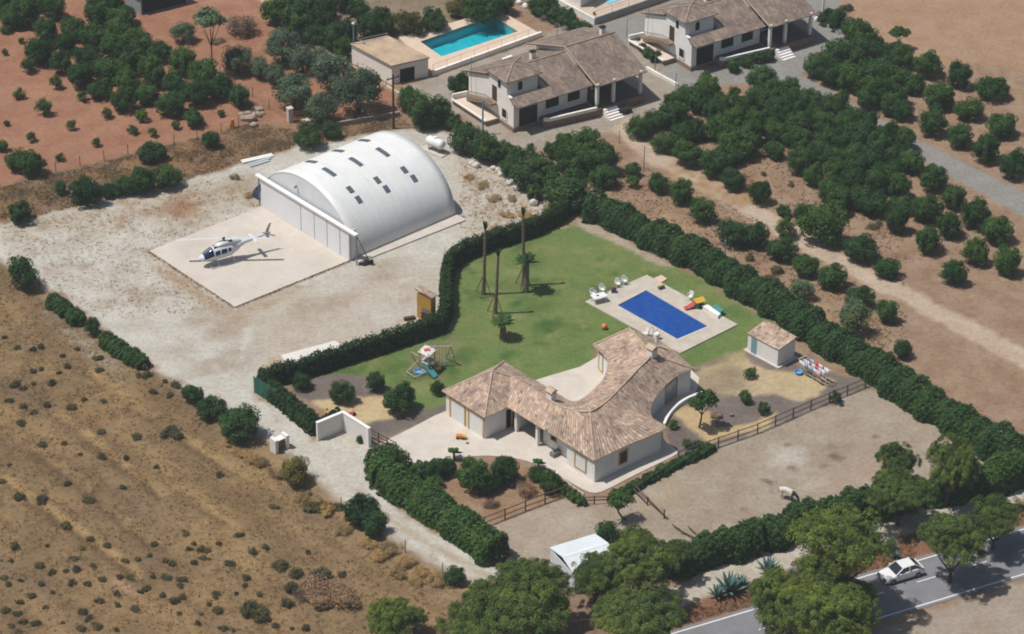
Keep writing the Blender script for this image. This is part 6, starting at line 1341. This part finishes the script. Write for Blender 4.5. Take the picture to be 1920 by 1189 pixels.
# beyond the photo's own edge the planting goes on
row('citrus', [(1750, 330, 60), (1790, 365, 58), (1740, 390, 58), (1830, 400, 60), (1780, 420, 56), (1870, 430, 60), (1740, 450, 54), (1830, 470, 60), (1890, 490, 58), (1790, 510, 56), (1750, 230, 58), (1800, 250, 58), (1850, 280, 58), (1900, 310, 58), (1760, 180, 56), (1820, 200, 56), (1880, 230, 58), (1740, 120, 56), (1800, 140, 56), (1860, 160, 56)], 'citrus tree, %s in the orchard part running out at the right side', 'trees beyond the right edge')
# ------------------------------------------------------------------ hedges
def hedge(px, label, width, height, m, leaf=.16, dens=110, bulge=.22, step=2.2, spiky=0.0, name='hedge', asp=.6, cat='hedge', seed=1, core=True, z0=.0):
    P = [np.array(g2(*q)) for q in px]; seg = [float(np.linalg.norm(b_ - a_)) for a_, b_ in zip(P[:-1], P[1:])]; T = sum(seg); r = np.random.default_rng(seed)
    leaf = leaf * .66; n = int(T * (width + 2 * height) * dens * 2.1); s = r.random(n) * T; cum = np.cumsum([0] + seg); k = np.clip(np.searchsorted(cum, s) - 1, 0, len(seg) - 1)
    A = np.array([P[i] for i in k]); D = np.array([(P[i + 1] - P[i]) / seg[i] for i in k]); base = A + D * (s - cum[k])[:, None]; nrm = np.stack([-D[:, 1], D[:, 0]], 1)
    ph = r.uniform(0, 6.28, 4); wob = lambda t_: 1 + bulge * (.5 * np.sin(t_ * 6.28 / step + ph[0]) + .4 * np.sin(t_ * 6.28 / step * 1.73 + ph[1]) + .35 * np.sin(t_ * 6.28 / step * .37 + ph[2]))
    hob = 1 + bulge * .8 * (.5 * np.sin(s * 6.28 / step * .83 + ph[2]) + .4 * np.sin(s * 6.28 / step * .31 + ph[0]) + .4 * np.sin(s * 6.28 / step * 2.1 + ph[3]))
    a = r.uniform(-.15, math.pi + .15, n); e = 1.5
    ca, sa = np.cos(a), np.sin(a); rad = r.uniform(.86, 1.06, n); cx = np.sign(ca) * np.abs(ca) ** (1 / e) * width / 2 * wob(s) * rad; cz = np.abs(sa) ** (1 / e) * height * hob * rad * np.where(sa < 0, .1, 1)
    if spiky: cz += np.where(cz > height * .7, np.abs(np.sin(s * 6.28 / spiky)) ** 3 * r.random(n) * .5, 0)
    endf = np.minimum(s, T - s); cx *= np.clip(endf / .5, .35, 1); cz *= np.clip(endf / .4 + .5, .55, 1)
    # small clumps in the skin
    pos = np.stack([base[:, 0] + nrm[:, 0] * cx, base[:, 1] + nrm[:, 1] * cx, np.maximum(cz, .02) + z0], 1)
    cl = np.sin(pos[:, 0] * 7.1 + 1.3 * np.sin(pos[:, 2] * 5)) * np.sin(pos[:, 1] * 6.3 + np.sin(pos[:, 2] * 6 + 2)) 
    nv = np.stack([nrm[:, 0] * ca, nrm[:, 1] * ca, np.maximum(sa, 0) + .2], 1); pos += nv * (cl * .12)[:, None]
    org = np.array([*P[0], 0]); me = quads_mesh(name + '_leaves', pos - org, nv, leaf * r.uniform(.7, 1.3, n), asp, m, seed, .5, rnd=.5 + .3 * cl + r.normal(0, .2, n))
    t_ = thing(name, label, cat, tuple(org)); o = bpy.data.objects.new('foliage', me); COL.objects.link(o); o.parent = t_
    b = MB(); rr = []
    for i in range(int((T - 1.4) / .8) + 1):
        s_ = min(.7 + i * .8, T - .01); kk = int(np.clip(np.searchsorted(cum, s_, 'right') - 1, 0, len(seg) - 1)); d = (P[kk + 1] - P[kk]) / seg[kk]; c = P[kk] + d * (s_ - cum[kk]); q = np.array([-d[1], d[0]]); w_ = width * .33; h_ = height * .72
        rr.append([(*(c - q * w_), 0), (*(c - q * w_), h_ * .8), (*(c - q * w_ * .5), h_), (*(c + q * w_ * .5), h_), (*(c + q * w_), h_ * .8), (*(c + q * w_), 0)])
    if len(rr) > 1: b.rings(rr).obj('inner_twigs', m_core, t_)
    return t_
m_core = mat('inner_twigs', (44, 50, 36), .95, .2, 3)
hedge([(1088, 378), (1050, 414), (1000, 440), (930, 462), (866, 486), (842, 506), (836, 540), (838, 590), (826, 620), (740, 650), (640, 682), (560, 708), (500, 722), (484, 728)], 'long narrow cypress hedge curving around the lawn side facing the hangar', 1.25, 1.9, m_cyp, .15, 120, .12, 1.3, spiky=.75, seed=2)
hedge([(490, 728), (530, 762), (570, 795), (600, 818)], 'clipped hedge behind the green mesh screen by the drive', 1.3, 1.8, m_cyp, .15, 120, .15, 1.3, spiky=.75, seed=3)
hedge([(600, 812), (622, 800), (640, 790)], 'short hedge end behind the white gateway wall', 1.1, 1.5, m_cyp, .15, 130, .15, 1.3, seed=4)
hedge([(1105, 402), (1160, 425), (1260, 472), (1340, 515), (1420, 563), (1480, 602), (1560, 655), (1640, 705), (1700, 748), (1800, 810), (1990, 920)], 'broad tall hedge running diagonally between the lawn and citrus orchard', 3.2, 2.6, m_hedge, .2, 75, .26, 4.6, seed=5)
hedge([(722, 876), (714, 893), (722, 915), (770, 940), (822, 972), (880, 1015), (938, 1058)], 'thick rounded dark hedge between the drive and front garden', 2.9, 2.6, m_hedge, .2, 75, .17, 4.3, seed=6)
hedge([(1140, 942), (1180, 922), (1260, 878), (1340, 842)], 'low green hedge along the fence beside the courtyard end', 1.0, .75, m_hedge, .13, 130, .3, 1.7, seed=7)
hedge([(1030, 903), (1062, 926), (1098, 950)], 'low hedge beside the rope barrier at the courtyard edge', .9, .8, m_hedge, .13, 130, .3, 1.5, seed=8)
hedge([(745, 892), (800, 880), (850, 872)], 'low dark hedge along the courtyard edge by the drive corner', 1.0, .85, m_hedge, .13, 130, .3, 1.6, seed=9)
hedge([(94, 568), (125, 590), (155, 612)], 'low dark clipped hedge, upper one on the slope edge', 1.6, 1.25, m_hedge, .16, 110, .2, 2.0, seed=10)
hedge([(192, 640), (232, 668), (276, 692)], 'low dark clipped hedge, lower one on the slope edge', 1.6, 1.25, m_hedge, .16, 110, .2, 2.0, seed=11)
for i, q in enumerate((((1235, 1074), (1330, 1052), (1424, 1026)), ((1422, 1027), (1490, 1003), (1580, 978)), ((1576, 980), (1640, 960), (1716, 944)), ((1720, 944), (1830, 925), (1990, 880)))):
    hedge(list(q), 'dark bushy hedge between paddock and roadside track, %s piece from the left' % ORD[i], 2.7, 2.8, m_hedge, .2, 75, .3, 4.4, seed=20 + i)
# shrubs and trees by the drive and on the slope
for q in ((42, 514, 60, 'round dark bush at the left edge between yard and slope'), (173, 613, 34, 'small round bush between the two low clipped hedges'), (361, 738, 36, 'smallest of three round bushes by the drive, uppermost'), (398, 762, 50, 'middle one of three round bushes by the drive'), (450, 790, 74, 'largest of three round bushes beside the drive'),
          (679, 955, 58, 'upright dark bush on the dry verge opposite the thick hedge'), (700, 980, 48, 'lower dark bush touching the upright one on the verge'), (853, 1080, 38, 'small dark bush at the lower end of the drive'), (1140, 1002, 56, 'dark round bush behind the white horse shelter')): plant('shrub', *q)
plant('flowering', 556, 885, 64, 'olive-green round bush on the verge opposite the gateway wall')
for q in ((565, 715, 34, 'small ragged shrub on grey mulch near the long hedge'), (640, 735, 48, 'round citrus tree between the mulch bed and the sand'), (704, 716, 40, 'slim citrus tree behind the sand bed'), (748, 748, 60, 'largest round citrus tree at the right end of the sand bed'), (820, 727, 30, 'small citrus tree beside the garage roof corner')): plant('citrus', *q)
for q in ((737, 858, 54, 'bushy tree at the gate end of the thick hedge'), (815, 882, 40, 'dark shrub at the left of the front garden'), (790, 885, 26, 'small low shrub beside the courtyard edge'), (838, 878, 34, 'upright shrub left of the big front garden tree'), (1004, 886, 30, 'small shrub right of the big front garden tree'), (1030, 905, 44, 'leafy shrub in the right corner of the front garden')): plant('shrub', *q)
plant('citrus', 888, 888, 66, 'tall dark tree in the middle of the front garden', hz=1.25); plant('citrus', 945, 880, 60, 'broad dark tree right of the tall front garden tree', hz=1.05); plant('citrus', 912, 905, 46, 'lower dark tree between the two front garden trees')
for q in ((986, 917, 44, 'orange-brown dry bush in the front garden'), (920, 945, 24, 'small dead twiggy bush at the front garden fence'), (960, 905, 22, 'small dry grass clump under the front garden tree')): plant('drybush', *q)
plant('lime', 815, 905, 34, 'pale green low bush at the left of the front garden soil', hz=.6)
plant('citrus', 676, 824, 16, 'small potted bush against the white gateway wall')
for q in ((1408, 697, 26, 'small grey-green shrub in front of the white shed'), (1397, 742, 30, 'small dark shrub on the grey mulch of the garden'), (1432, 765, 24, 'bright green young shrub near the paddock fence'), (1288, 832, 20, 'yellow-green clump on the mulch by the villa side'), (1262, 795, 20, 'thin shrub at the corner of the curved white wall'), (1308, 833, 24, 'dark low plant beside the yellow-green clump'), (1567, 745, 26, 'small dark bush growing through the paddock fence')): plant('sapling' if 'thin' not in q[3] else 'lime', *q)
plant('drybush', 1344, 778, 22, 'reddish dry shrub next to the slender garden tree')
# slender garden tree and the crooked paddock tree: own trunks
def tree_at(u, vb, vt, w, label, bend, kind='citrus', name='garden_tree'):
    p = np.array(g2(u, vb)); h = hgt(u, vb, vt); r_ = w / 2 / scl(u, vb); t_ = thing(name, label, 'tree', (*p, 0)); pts = [(p[0] + bend * math.sin(k_ * 2.2) * .6, p[1], h * k_ * .8) for k_ in np.linspace(0, 1, 6)]
    b = MB()
    for i in range(5): b.tube(pts[i], pts[i + 1], .11 - .012 * i, .1 - .012 * i, 7)
    for a_ in range(5): an = a_ * 1.3; b.tube(pts[3], (pts[5][0] + r_ * .6 * math.cos(an), pts[5][1] + r_ * .6 * math.sin(an), h * .9), .05, .02, 5)
    b.obj('trunk', m_bark, t_); P_, n_, tone = crown_pts(int(u), 34, 3600, .3, rz=.72, zc=0, low=-.8); P_ = P_ * r_ + [pts[5][0] - p[0], pts[5][1] - p[1], h * .92]
    ok = P_[:, 2] > .2; me = quads_mesh('crown', P_[ok], n_[ok], r_ * .1 * np.ones(ok.sum()), .55, PROTO[kind][0][0].materials[0], 3, .6, rnd=tone[ok]); o = bpy.data.objects.new('crown', me); COL.objects.link(o); o.parent = t_; return t_
tree_at(1311, 802, 752, 58, 'slender tree with airy crown in the sandy bed beside the villa', .3)
tree_at(398, 138, 32, 66, 'tall slender tree with a bare thin trunk and wide crown behind the dark orchard', .1, 'olive', 'tall_tree')
tree_at(1683, 92, 62, 38, 'small round tree alone on the bare ground, upper right', .1)
tree_at(1172, 975, 938, 52, 'crooked little tree at the corner of the paddock fence', -1.2)
# ------------------------------------------------------------------ pines along the road
PG_ = 'pines along the road'
PL = [(728, 1166, 92, 'low pine crown at the bottom edge, leftmost of the roadside pines'), (775, 1156, 50, 'small pine crown right of the leftmost roadside pine'), (906, 1118, 76, 'pine crown at the lower end of the drive'), (876, 1172, 112, 'wide pine at the bottom edge below the drive end'), (988, 1096, 122, 'rounded pine left of the white horse shelter'),
      (985, 1165, 150, 'broad bright pine at the bottom below the horse shelter'), (1116, 1072, 96, 'dark pine overlapping the right of the horse shelter roof'), (1196, 1020, 78, 'tall light green pine top behind the shelter pines'), (1200, 1068, 112, 'dense pine in the middle of the roadside group'), (1262, 1046, 66, 'smaller pine at the left end of the paddock hedge'),
      (1163, 1146, 92, 'shaded pine between the two bright bottom pines'), (1198, 1148, 150, 'large yellow-green pine at the bottom left of the road'), (1566, 1040, 166, 'largest round pine above the road at lower right'), (1530, 1112, 130, 'pine below the largest round pine, touching the road'), (1470, 1140, 128, 'bottom pine left of the road gap'), (1604, 1120, 110, 'pine hiding the road left of the white car'), (1560, 1175, 150, 'dark pine at the very bottom beside the road'), (1684, 862, 80, 'upper pine at the right edge beside the paddock'), (1690, 915, 110, 'lower pine at the right edge beside the paddock')]
for u, v, w, lb in PL: plant('pine', u, v, w, lb, PG_)
for i, q in enumerate(((1790, 1010, 130), (1870, 960, 110), (1780, 880, 110))): plant('pine', *q, 'pine beyond the right paddock edge, %s from the road' % ORD[i], PG_)
# ------------------------------------------------------------------ palms and agaves
m_palmt = mat('palm_trunk', (126, 110, 94), .95, .25, 6, .6, c2=(98, 84, 72))
m_frond = leafmat('palm_fronds', (96, 116, 62), (56, 82, 48), .2)
def frond(b, base, az, el, L, w, droop):
    rows = []
    for i in range(7):
        t_ = i / 6; x = L * t_; z = math.sin(el) * x - droop * x * x; q = (base[0] + math.cos(az) * math.cos(el) * x, base[1] + math.sin(az) * math.cos(el) * x, base[2] + z); ww = w * math.sin(math.pi * min(.98, t_ * .85 + .12))
        rows.append(((q[0] - math.sin(az) * ww, q[1] + math.cos(az) * ww, q[2] - ww * .35), q, (q[0] + math.sin(az) * ww, q[1] - math.cos(az) * ww, q[2] - ww * .35)))
    b.add([p for r_ in rows for p in r_], [(3 * i + k_, 3 * i + 3 + k_, 3 * i + 4 + k_, 3 * i + 1 + k_) for i in range(6) for k_ in (0, 1)])
def palm(u, vb, vt, ut, label, tuft, L, n, r0=.14, props=True, el0=.3, brown=.35):
    p = np.array(g2(u, vb)); h = hgt(u, vb, vt); x1 = G(ut, vt, h)[0]; t_ = thing('palm_tree', label, 'palm', (*p, 0)); rr = []; rg = random.Random(int(u))
    for i in range(25): k_ = i / 24; rad = r0 * (1.25 - .45 * k_) * (1 + .1 * (i % 2)); c = (p[0] + (x1 - p[0]) * k_, p[1]); rr.append([(c[0] + rad * math.cos(a), c[1] + rad * math.sin(a), -.1 + (h + .1) * k_) for a in np.linspace(0, 6.283, 10, endpoint=False)])
    MB().rings(rr).obj('trunk', m_palmt, t_)
    top = (x1, p[1], h)
    for i in range(n):
        b = MB(); frond(b, top, i * 2.399, (1.2 + .34 * ((i * .37) % 1) if tuft else el0 + .9 * ((i * .37) % 1)), L * rg.uniform(.8, 1.1), (.13 if tuft else .21), .02 if tuft else .32 / max(L, .6)); b.obj('frond', m_frond, t_, smooth=True)
    if props:
        pr = MB()
        for a in (-.6, 2.6, 4.4): pr.tube((p[0] + 1.0 * math.cos(a), p[1] + 1.0 * math.sin(a), -.05), (p[0] + .1 * math.cos(a), p[1] + .1 * math.sin(a), 2.3), .045, n=6)
        pr.obj('support_prop', m_wood, t_)
    return t_
palm(907, 552, 432, 910, 'tall tied-up palm, leftmost of the trio on the lawn', True, 1.15, 18, .15)
palm(929, 588, 482, 934, 'tall tied-up palm, nearest the camera on the lawn', True, 1.05, 18, .15)
palm(982, 535, 405, 981, 'tall tied-up palm with thin top, behind the leafy palm', True, 1.05, 18, .15)
palm(986, 547, 492, 989, 'shorter palm with spread green fronds on the lawn', False, 1.7, 34, .25, False)
palm(944, 634, 604, 943, 'low bushy palm with dark fronds in the middle of the lawn', False, 1.5, 40, .3, False, .1)
palm(852, 862, 848, 851, 'little palm poking out of the courtyard hedge', False, .9, 14, .12, False)
palm(1010, 880, 868, 1010, 'little spiky palm at the courtyard bed corner', False, .8, 14, .12, False)
def agave(u, v, w, label):
    p = np.array(g2(u, v)); r_ = w / 2 / scl(u, v); t_ = thing('agave', label, 'agave', (*p, 0))
    for i in range(22):
        b = MB(); az = i * 2.399; el = .25 + 1.1 * (i / 22); L = r_ * 1.15; n_ = 6; rows = []
        for k_ in range(n_ + 1): t2 = k_ / n_; x = L * t2; ww = .11 * r_ * math.sin(math.pi * (.25 + .75 * t2)) + .004; q = (p[0] + math.cos(az) * math.cos(el) * x, p[1] + math.sin(az) * math.cos(el) * x, .1 + math.sin(el) * x + .05 * x * x); rows += [(q[0] - math.sin(az) * ww, q[1] + math.cos(az) * ww, q[2] + ww * .4), (q[0], q[1], q[2] - .01), (q[0] + math.sin(az) * ww, q[1] - math.cos(az) * ww, q[2] + ww * .4)]
        b.add(rows, [(3 * k_ + c, 3 * k_ + 3 + c, 3 * k_ + 4 + c, 3 * k_ + 1 + c) for k_ in range(n_) for c in (0, 1)]); b.obj('leaf', m_agave, t_)
    return t_
agave(1367, 1110, 66, 'largest blue agave rosette beside the roadside track'); agave(1345, 1120, 44, 'dark low agave left of the largest rosette'); agave(1390, 1100, 40, 'smaller agave right of the largest rosette'); agave(1440, 1074, 54, 'blue agave standing in the pale track left of the big pine'); agave(1668, 1030, 38, 'blue agave on red soil right of the big pine'); agave(1678, 1048, 30, 'small grey agave just above the white car'); agave(1485, 1078, 24, 'small green agave beside the big pine')
# ------------------------------------------------------------------ scrub on the dry slope
B_ = [(8, 631), (32, 650), (62, 655), (76, 649), (144, 653), (117, 667), (180, 670), (188, 671), (220, 667), (62, 695), (76, 692), (125, 686), (186, 692), (110, 698), (23, 721), (62, 718), (97, 717), (43, 727), (17, 751), (43, 760), (63, 772), (88, 758), (158, 747), (193, 751), (134, 763), (260, 703), (309, 715), (287, 733), (318, 740), (79, 832), (120, 830), (150, 851), (189, 855), (236, 858), (18, 870), (127, 905), (229, 913), (34, 928), (3, 901), (293, 875), (412, 889), (514, 949), (30, 718)]
S1 = [(88, 1022), (169, 1010), (155, 1027), (201, 1021), (289, 1019), (280, 1040), (347, 998), (355, 1028), (376, 1028), (388, 1031), (363, 1018), (322, 1056), (380, 1045), (392, 1047), (364, 1053), (449, 1002), (473, 1033), (497, 1025), (577, 1035), (137, 1046), (97, 1073), (74, 1059), (175, 1059), (123, 1069), (143, 1066), (15, 1094), (39, 1087), (135, 1092), (163, 1094), (190, 1084), (224, 1081), (20, 1050), (7, 1082), (77, 1094), (98, 1110), (186, 1126), (220, 1134), (219, 1112), (243, 1081), (264, 1109), (253, 1140), (287, 1081), (312, 1081), (342, 1085), (338, 1097), (342, 1118), (335, 1149), (377, 1150), (370, 1167), (392, 1132), (408, 1144), (418, 1177), (437, 1181), (461, 1083), (459, 1096), (486, 1113), (405, 1114), (443, 1112), (155, 1146), (166, 1158), (176, 1168), (184, 1174), (38, 1128), (10, 1143), (32, 1149), (20, 1172), (43, 1165), (35, 1185), (117, 1166), (66, 1167), (218, 1180), (152, 1177), (517, 1172), (547, 1178), (273, 1102), (304, 1115), (326, 1125), (60, 1116), (85, 1138), (573, 1176), (235, 1050), (258, 1048), (310, 1050), (410, 1019), (430, 1055)]
def size(i, big): return (16 if big else 12) + 9 * ((i * .618) % 1)
for nm, L, txt in (('upper', B_, 'small dark scrub bush on the upper part of the dry slope'), ('lower', S1, 'small dark scrub bush on the lower left part of the dry slope')):
    for i, (u, v) in enumerate(L): plant('scrub', u, v, size(i, False), txt, 'scrub bushes dotted over the %s slope' % nm)
for i, q in enumerate(((165, 934, 26), (35, 930, 26), (78, 935, 28), (124, 985, 24), (28, 1023, 24), (318, 808, 32), (330, 814, 28), (256, 817, 24), (190, 808, 22), (40, 792, 20))): plant('scrub', *q, ['rounded dark bush', 'broad dark bush', 'pale grey-green bush', 'upright grey-green bush', 'blue-green bush', 'pale bush of a pair', 'green bush of a pair', 'greyish bush', 'dark twin bush', 'small green bush'][i] + ', ' + ORD[i] + ' largest on the open dry slope')
for i, q in enumerate(((525, 1060, 36), (465, 1143, 46), (490, 1152, 46), (555, 1074, 34), (602, 1073, 40), (545, 1102, 36), (538, 1130, 30), (640, 1075, 20), (480, 1140, 40), (605, 1135, 26))): plant('scrub', *q, 'dark scrub clump, %s of those around the grey thicket at lower middle' % ORD[i], 'scrub round the grey thicket')
for i, q in enumerate(((590, 1095, 60), (620, 1110, 70), (600, 1120, 60), (645, 1120, 50), (570, 1108, 40))): plant('drybush', *q, 'grey leafless thicket bush, %s of five on the lower slope' % ORD[i], 'grey thicket')
for i, q in enumerate(((500, 858, 44), (480, 850, 40), (530, 880, 36), (575, 920, 44), (600, 935, 40), (625, 945, 40), (655, 985, 40), (740, 1020, 50), (770, 1045, 50), (800, 1062, 46), (830, 1078, 44), (720, 1035, 44), (755, 1065, 46), (700, 1010, 40), (460, 838, 36), (440, 822, 34), (790, 1080, 40))): plant('straw', q[0] - 10, q[1] + 8, q[2] * .8, 'straw-coloured dry grass clump, %s from the top along the drive verge' % ORD[i], 'dry grass clumps on the verge')
for i, q in enumerate(((602, 945, 26), (632, 948, 30), (585, 950, 34), (330, 720, 24), (275, 702, 22))): plant('scrub', *q, 'dull bush, %s of five along the straw verge' % ORD[i])
for i, q in enumerate(((700, 290, 30), (905, 345, 26), (925, 370, 24), (950, 400, 24), (985, 400, 26), (930, 430, 24), (440, 330, 24), (470, 365, 20), (880, 330, 20), (960, 372, 20))): plant('straw', *q, 'dry grass tuft, %s of those around the hangar' % ORD[i], 'dry tufts round the hangar')
# ------------------------------------------------------------------ uncountable low growth
def tufts(name, polys, n, m, size_, seed, h=.5, label=None):
    r = np.random.default_rng(seed); pts = []
    for poly, wgt in polys:
        w = np.array([g2(*q) for q in poly]); k_ = 0; need = int(n * wgt)
        while need > 0:
            x = r.uniform(w[:, 0].min(), w[:, 0].max(), need * 2); y = r.uniform(w[:, 1].min(), w[:, 1].max(), need * 2); ok = sdf(w, x, y) > 0
            dn = nz(x, y, 5, seed + 3) + r.normal(0, .8, x.size); ok &= dn > -.2; x, y = x[ok][:need], y[ok][:need]; pts.append(np.stack([x, y], 1)); need -= len(x); k_ += 1
            if k_ > 30: break
    P = np.concatenate(pts); N_ = len(P); B3 = 5
    base = np.repeat(P, B3, 0) + r.normal(0, .09, (N_ * B3, 2)); sc = np.repeat(size_ * r.uniform(.4, 1.4, N_), B3)
    pos = np.concatenate([base, (sc * h * r.uniform(.2, 1, N_ * B3))[:, None]], 1)
    nv = np.stack([r.normal(0, 1, N_ * B3), r.normal(0, 1, N_ * B3), .3 * np.ones(N_ * B3)], 1)
    me = quads_mesh(name, pos, nv, sc * .55, .35, m, seed, .3); o = bpy.data.objects.new(name, me); COL.objects.link(o); o['kind'] = 'stuff'
    if label: o['label'] = label; o['category'] = 'grass'
slope = [(0, 500), (95, 580), (290, 712), (450, 825), (570, 910), (700, 1010), (860, 1110), (900, 1188), (-60, 1188), (-60, 520)]
tufts('dry_grass', [(slope, 1)], 16000, m_straw, .13, 1)
tufts('slope_herbs', [(slope, 1)], 1500, m_scrub, .15, 2)
tufts('bank_weeds', [([(0, 352), (240, 293), (480, 228), (560, 248), (748, 216), (770, 235), (560, 274), (330, 343), (0, 422)], 1)], 9000, m_dryst, .15, 3)
tufts('yard_weeds', [([(0, 428), (150, 392), (330, 350), (480, 325), (490, 388), (280, 470), (430, 580), (200, 600), (20, 500)], .6), ([(860, 270), (935, 315), (1035, 395), (960, 445), (880, 475), (862, 420)], .4)], 5000, m_dryst, .12, 4)
tufts('orchard_weeds', [([(1180, 300), (1400, 400), (1700, 590), (1700, 720), (1450, 540), (1240, 440), (1110, 380)], .5), ([(1260, 200), (1700, 300), (1700, 540), (1440, 390), (1230, 260)], .5)], 6000, m_dryst, .15, 5)
tufts('verge_weeds', [([(1250, 1180), (1300, 1138), (1480, 1090), (1720, 995), (1720, 1045), (1403, 1138)], 1)], 1500, m_dryst, .18, 6)
for px, w, n, m, sd in (([(280, 472), (440, 577), (655, 490)], .35, 700, m_straw, 7), ([(840, 515), (845, 600), (700, 668), (560, 712)], .5, 500, m_scrub, 8)):
    P = [np.array(g2(*q)) for q in px]; poly = []
    for a, c in zip(P[:-1], P[1:]):
        d = (c - a) / np.linalg.norm(c - a); q = np.array([d[1], -d[0]]); poly.append([tuple(a), tuple(c), tuple(c + q * w), tuple(a + q * w)])
    r = np.random.default_rng(sd); pos = []
    for q in poly:
        q = np.array(q); k_ = r.random((n, 2)); k_[:, 1] **= 2; pos.append(q[0] + (q[1] - q[0]) * k_[:, :1] + (q[3] - q[0]) * k_[:, 1:])
    pos = np.concatenate(pos); pos = np.concatenate([pos, r.uniform(.02, .14, (len(pos), 1))], 1)
    me = quads_mesh('edge_weeds', pos, r.normal(0, 1, pos.shape) * [1, 1, .3], .09 * np.ones(len(pos)), .4, m, sd, .3); o = bpy.data.objects.new('edge_weeds', me); COL.objects.link(o); o['kind'] = 'stuff'

m_flint = leafmat('field_stone', (206, 192, 172), (164, 146, 124), .0)
tufts('field_stones', [(slope, 1)], 420, m_flint, .10, 11, .12)
tufts('yard_stones', [([(0, 425), (330, 348), (560, 278), (480, 400), (430, 580), (480, 700), (200, 610)], 1)], 300, m_flint, .10, 12, .1)
m_dung = leafmat('dry_dung', (96, 76, 62), (70, 56, 46), .0)
tufts('paddock_droppings', [([(1180, 940), (1290, 862), (1620, 732), (1700, 775), (1640, 940), (1300, 1040)], 1)], 150, m_dung, .09, 13, .1)
# ------------------------------------------------------------------ summer haze in the air between aircraft and ground
b = MB().box(-260, 260, -300, 420, -1.2, 172)
mh = bpy.data.materials.new('summer_haze'); mh.use_nodes = True; t = mh.node_tree
t.nodes.remove(t.nodes['Principled BSDF'])
vol = t.nodes.new('ShaderNodeVolumePrincipled'); vol.inputs['Density'].default_value = .00016; vol.inputs['Color'].default_value = (.86, .93, .97, 1); vol.inputs['Anisotropy'].default_value = .0
t.links.new(vol.outputs[0], t.nodes['Material Output'].inputs['Volume'])
o = b.obj('haze', mh); o['kind'] = 'stuff'
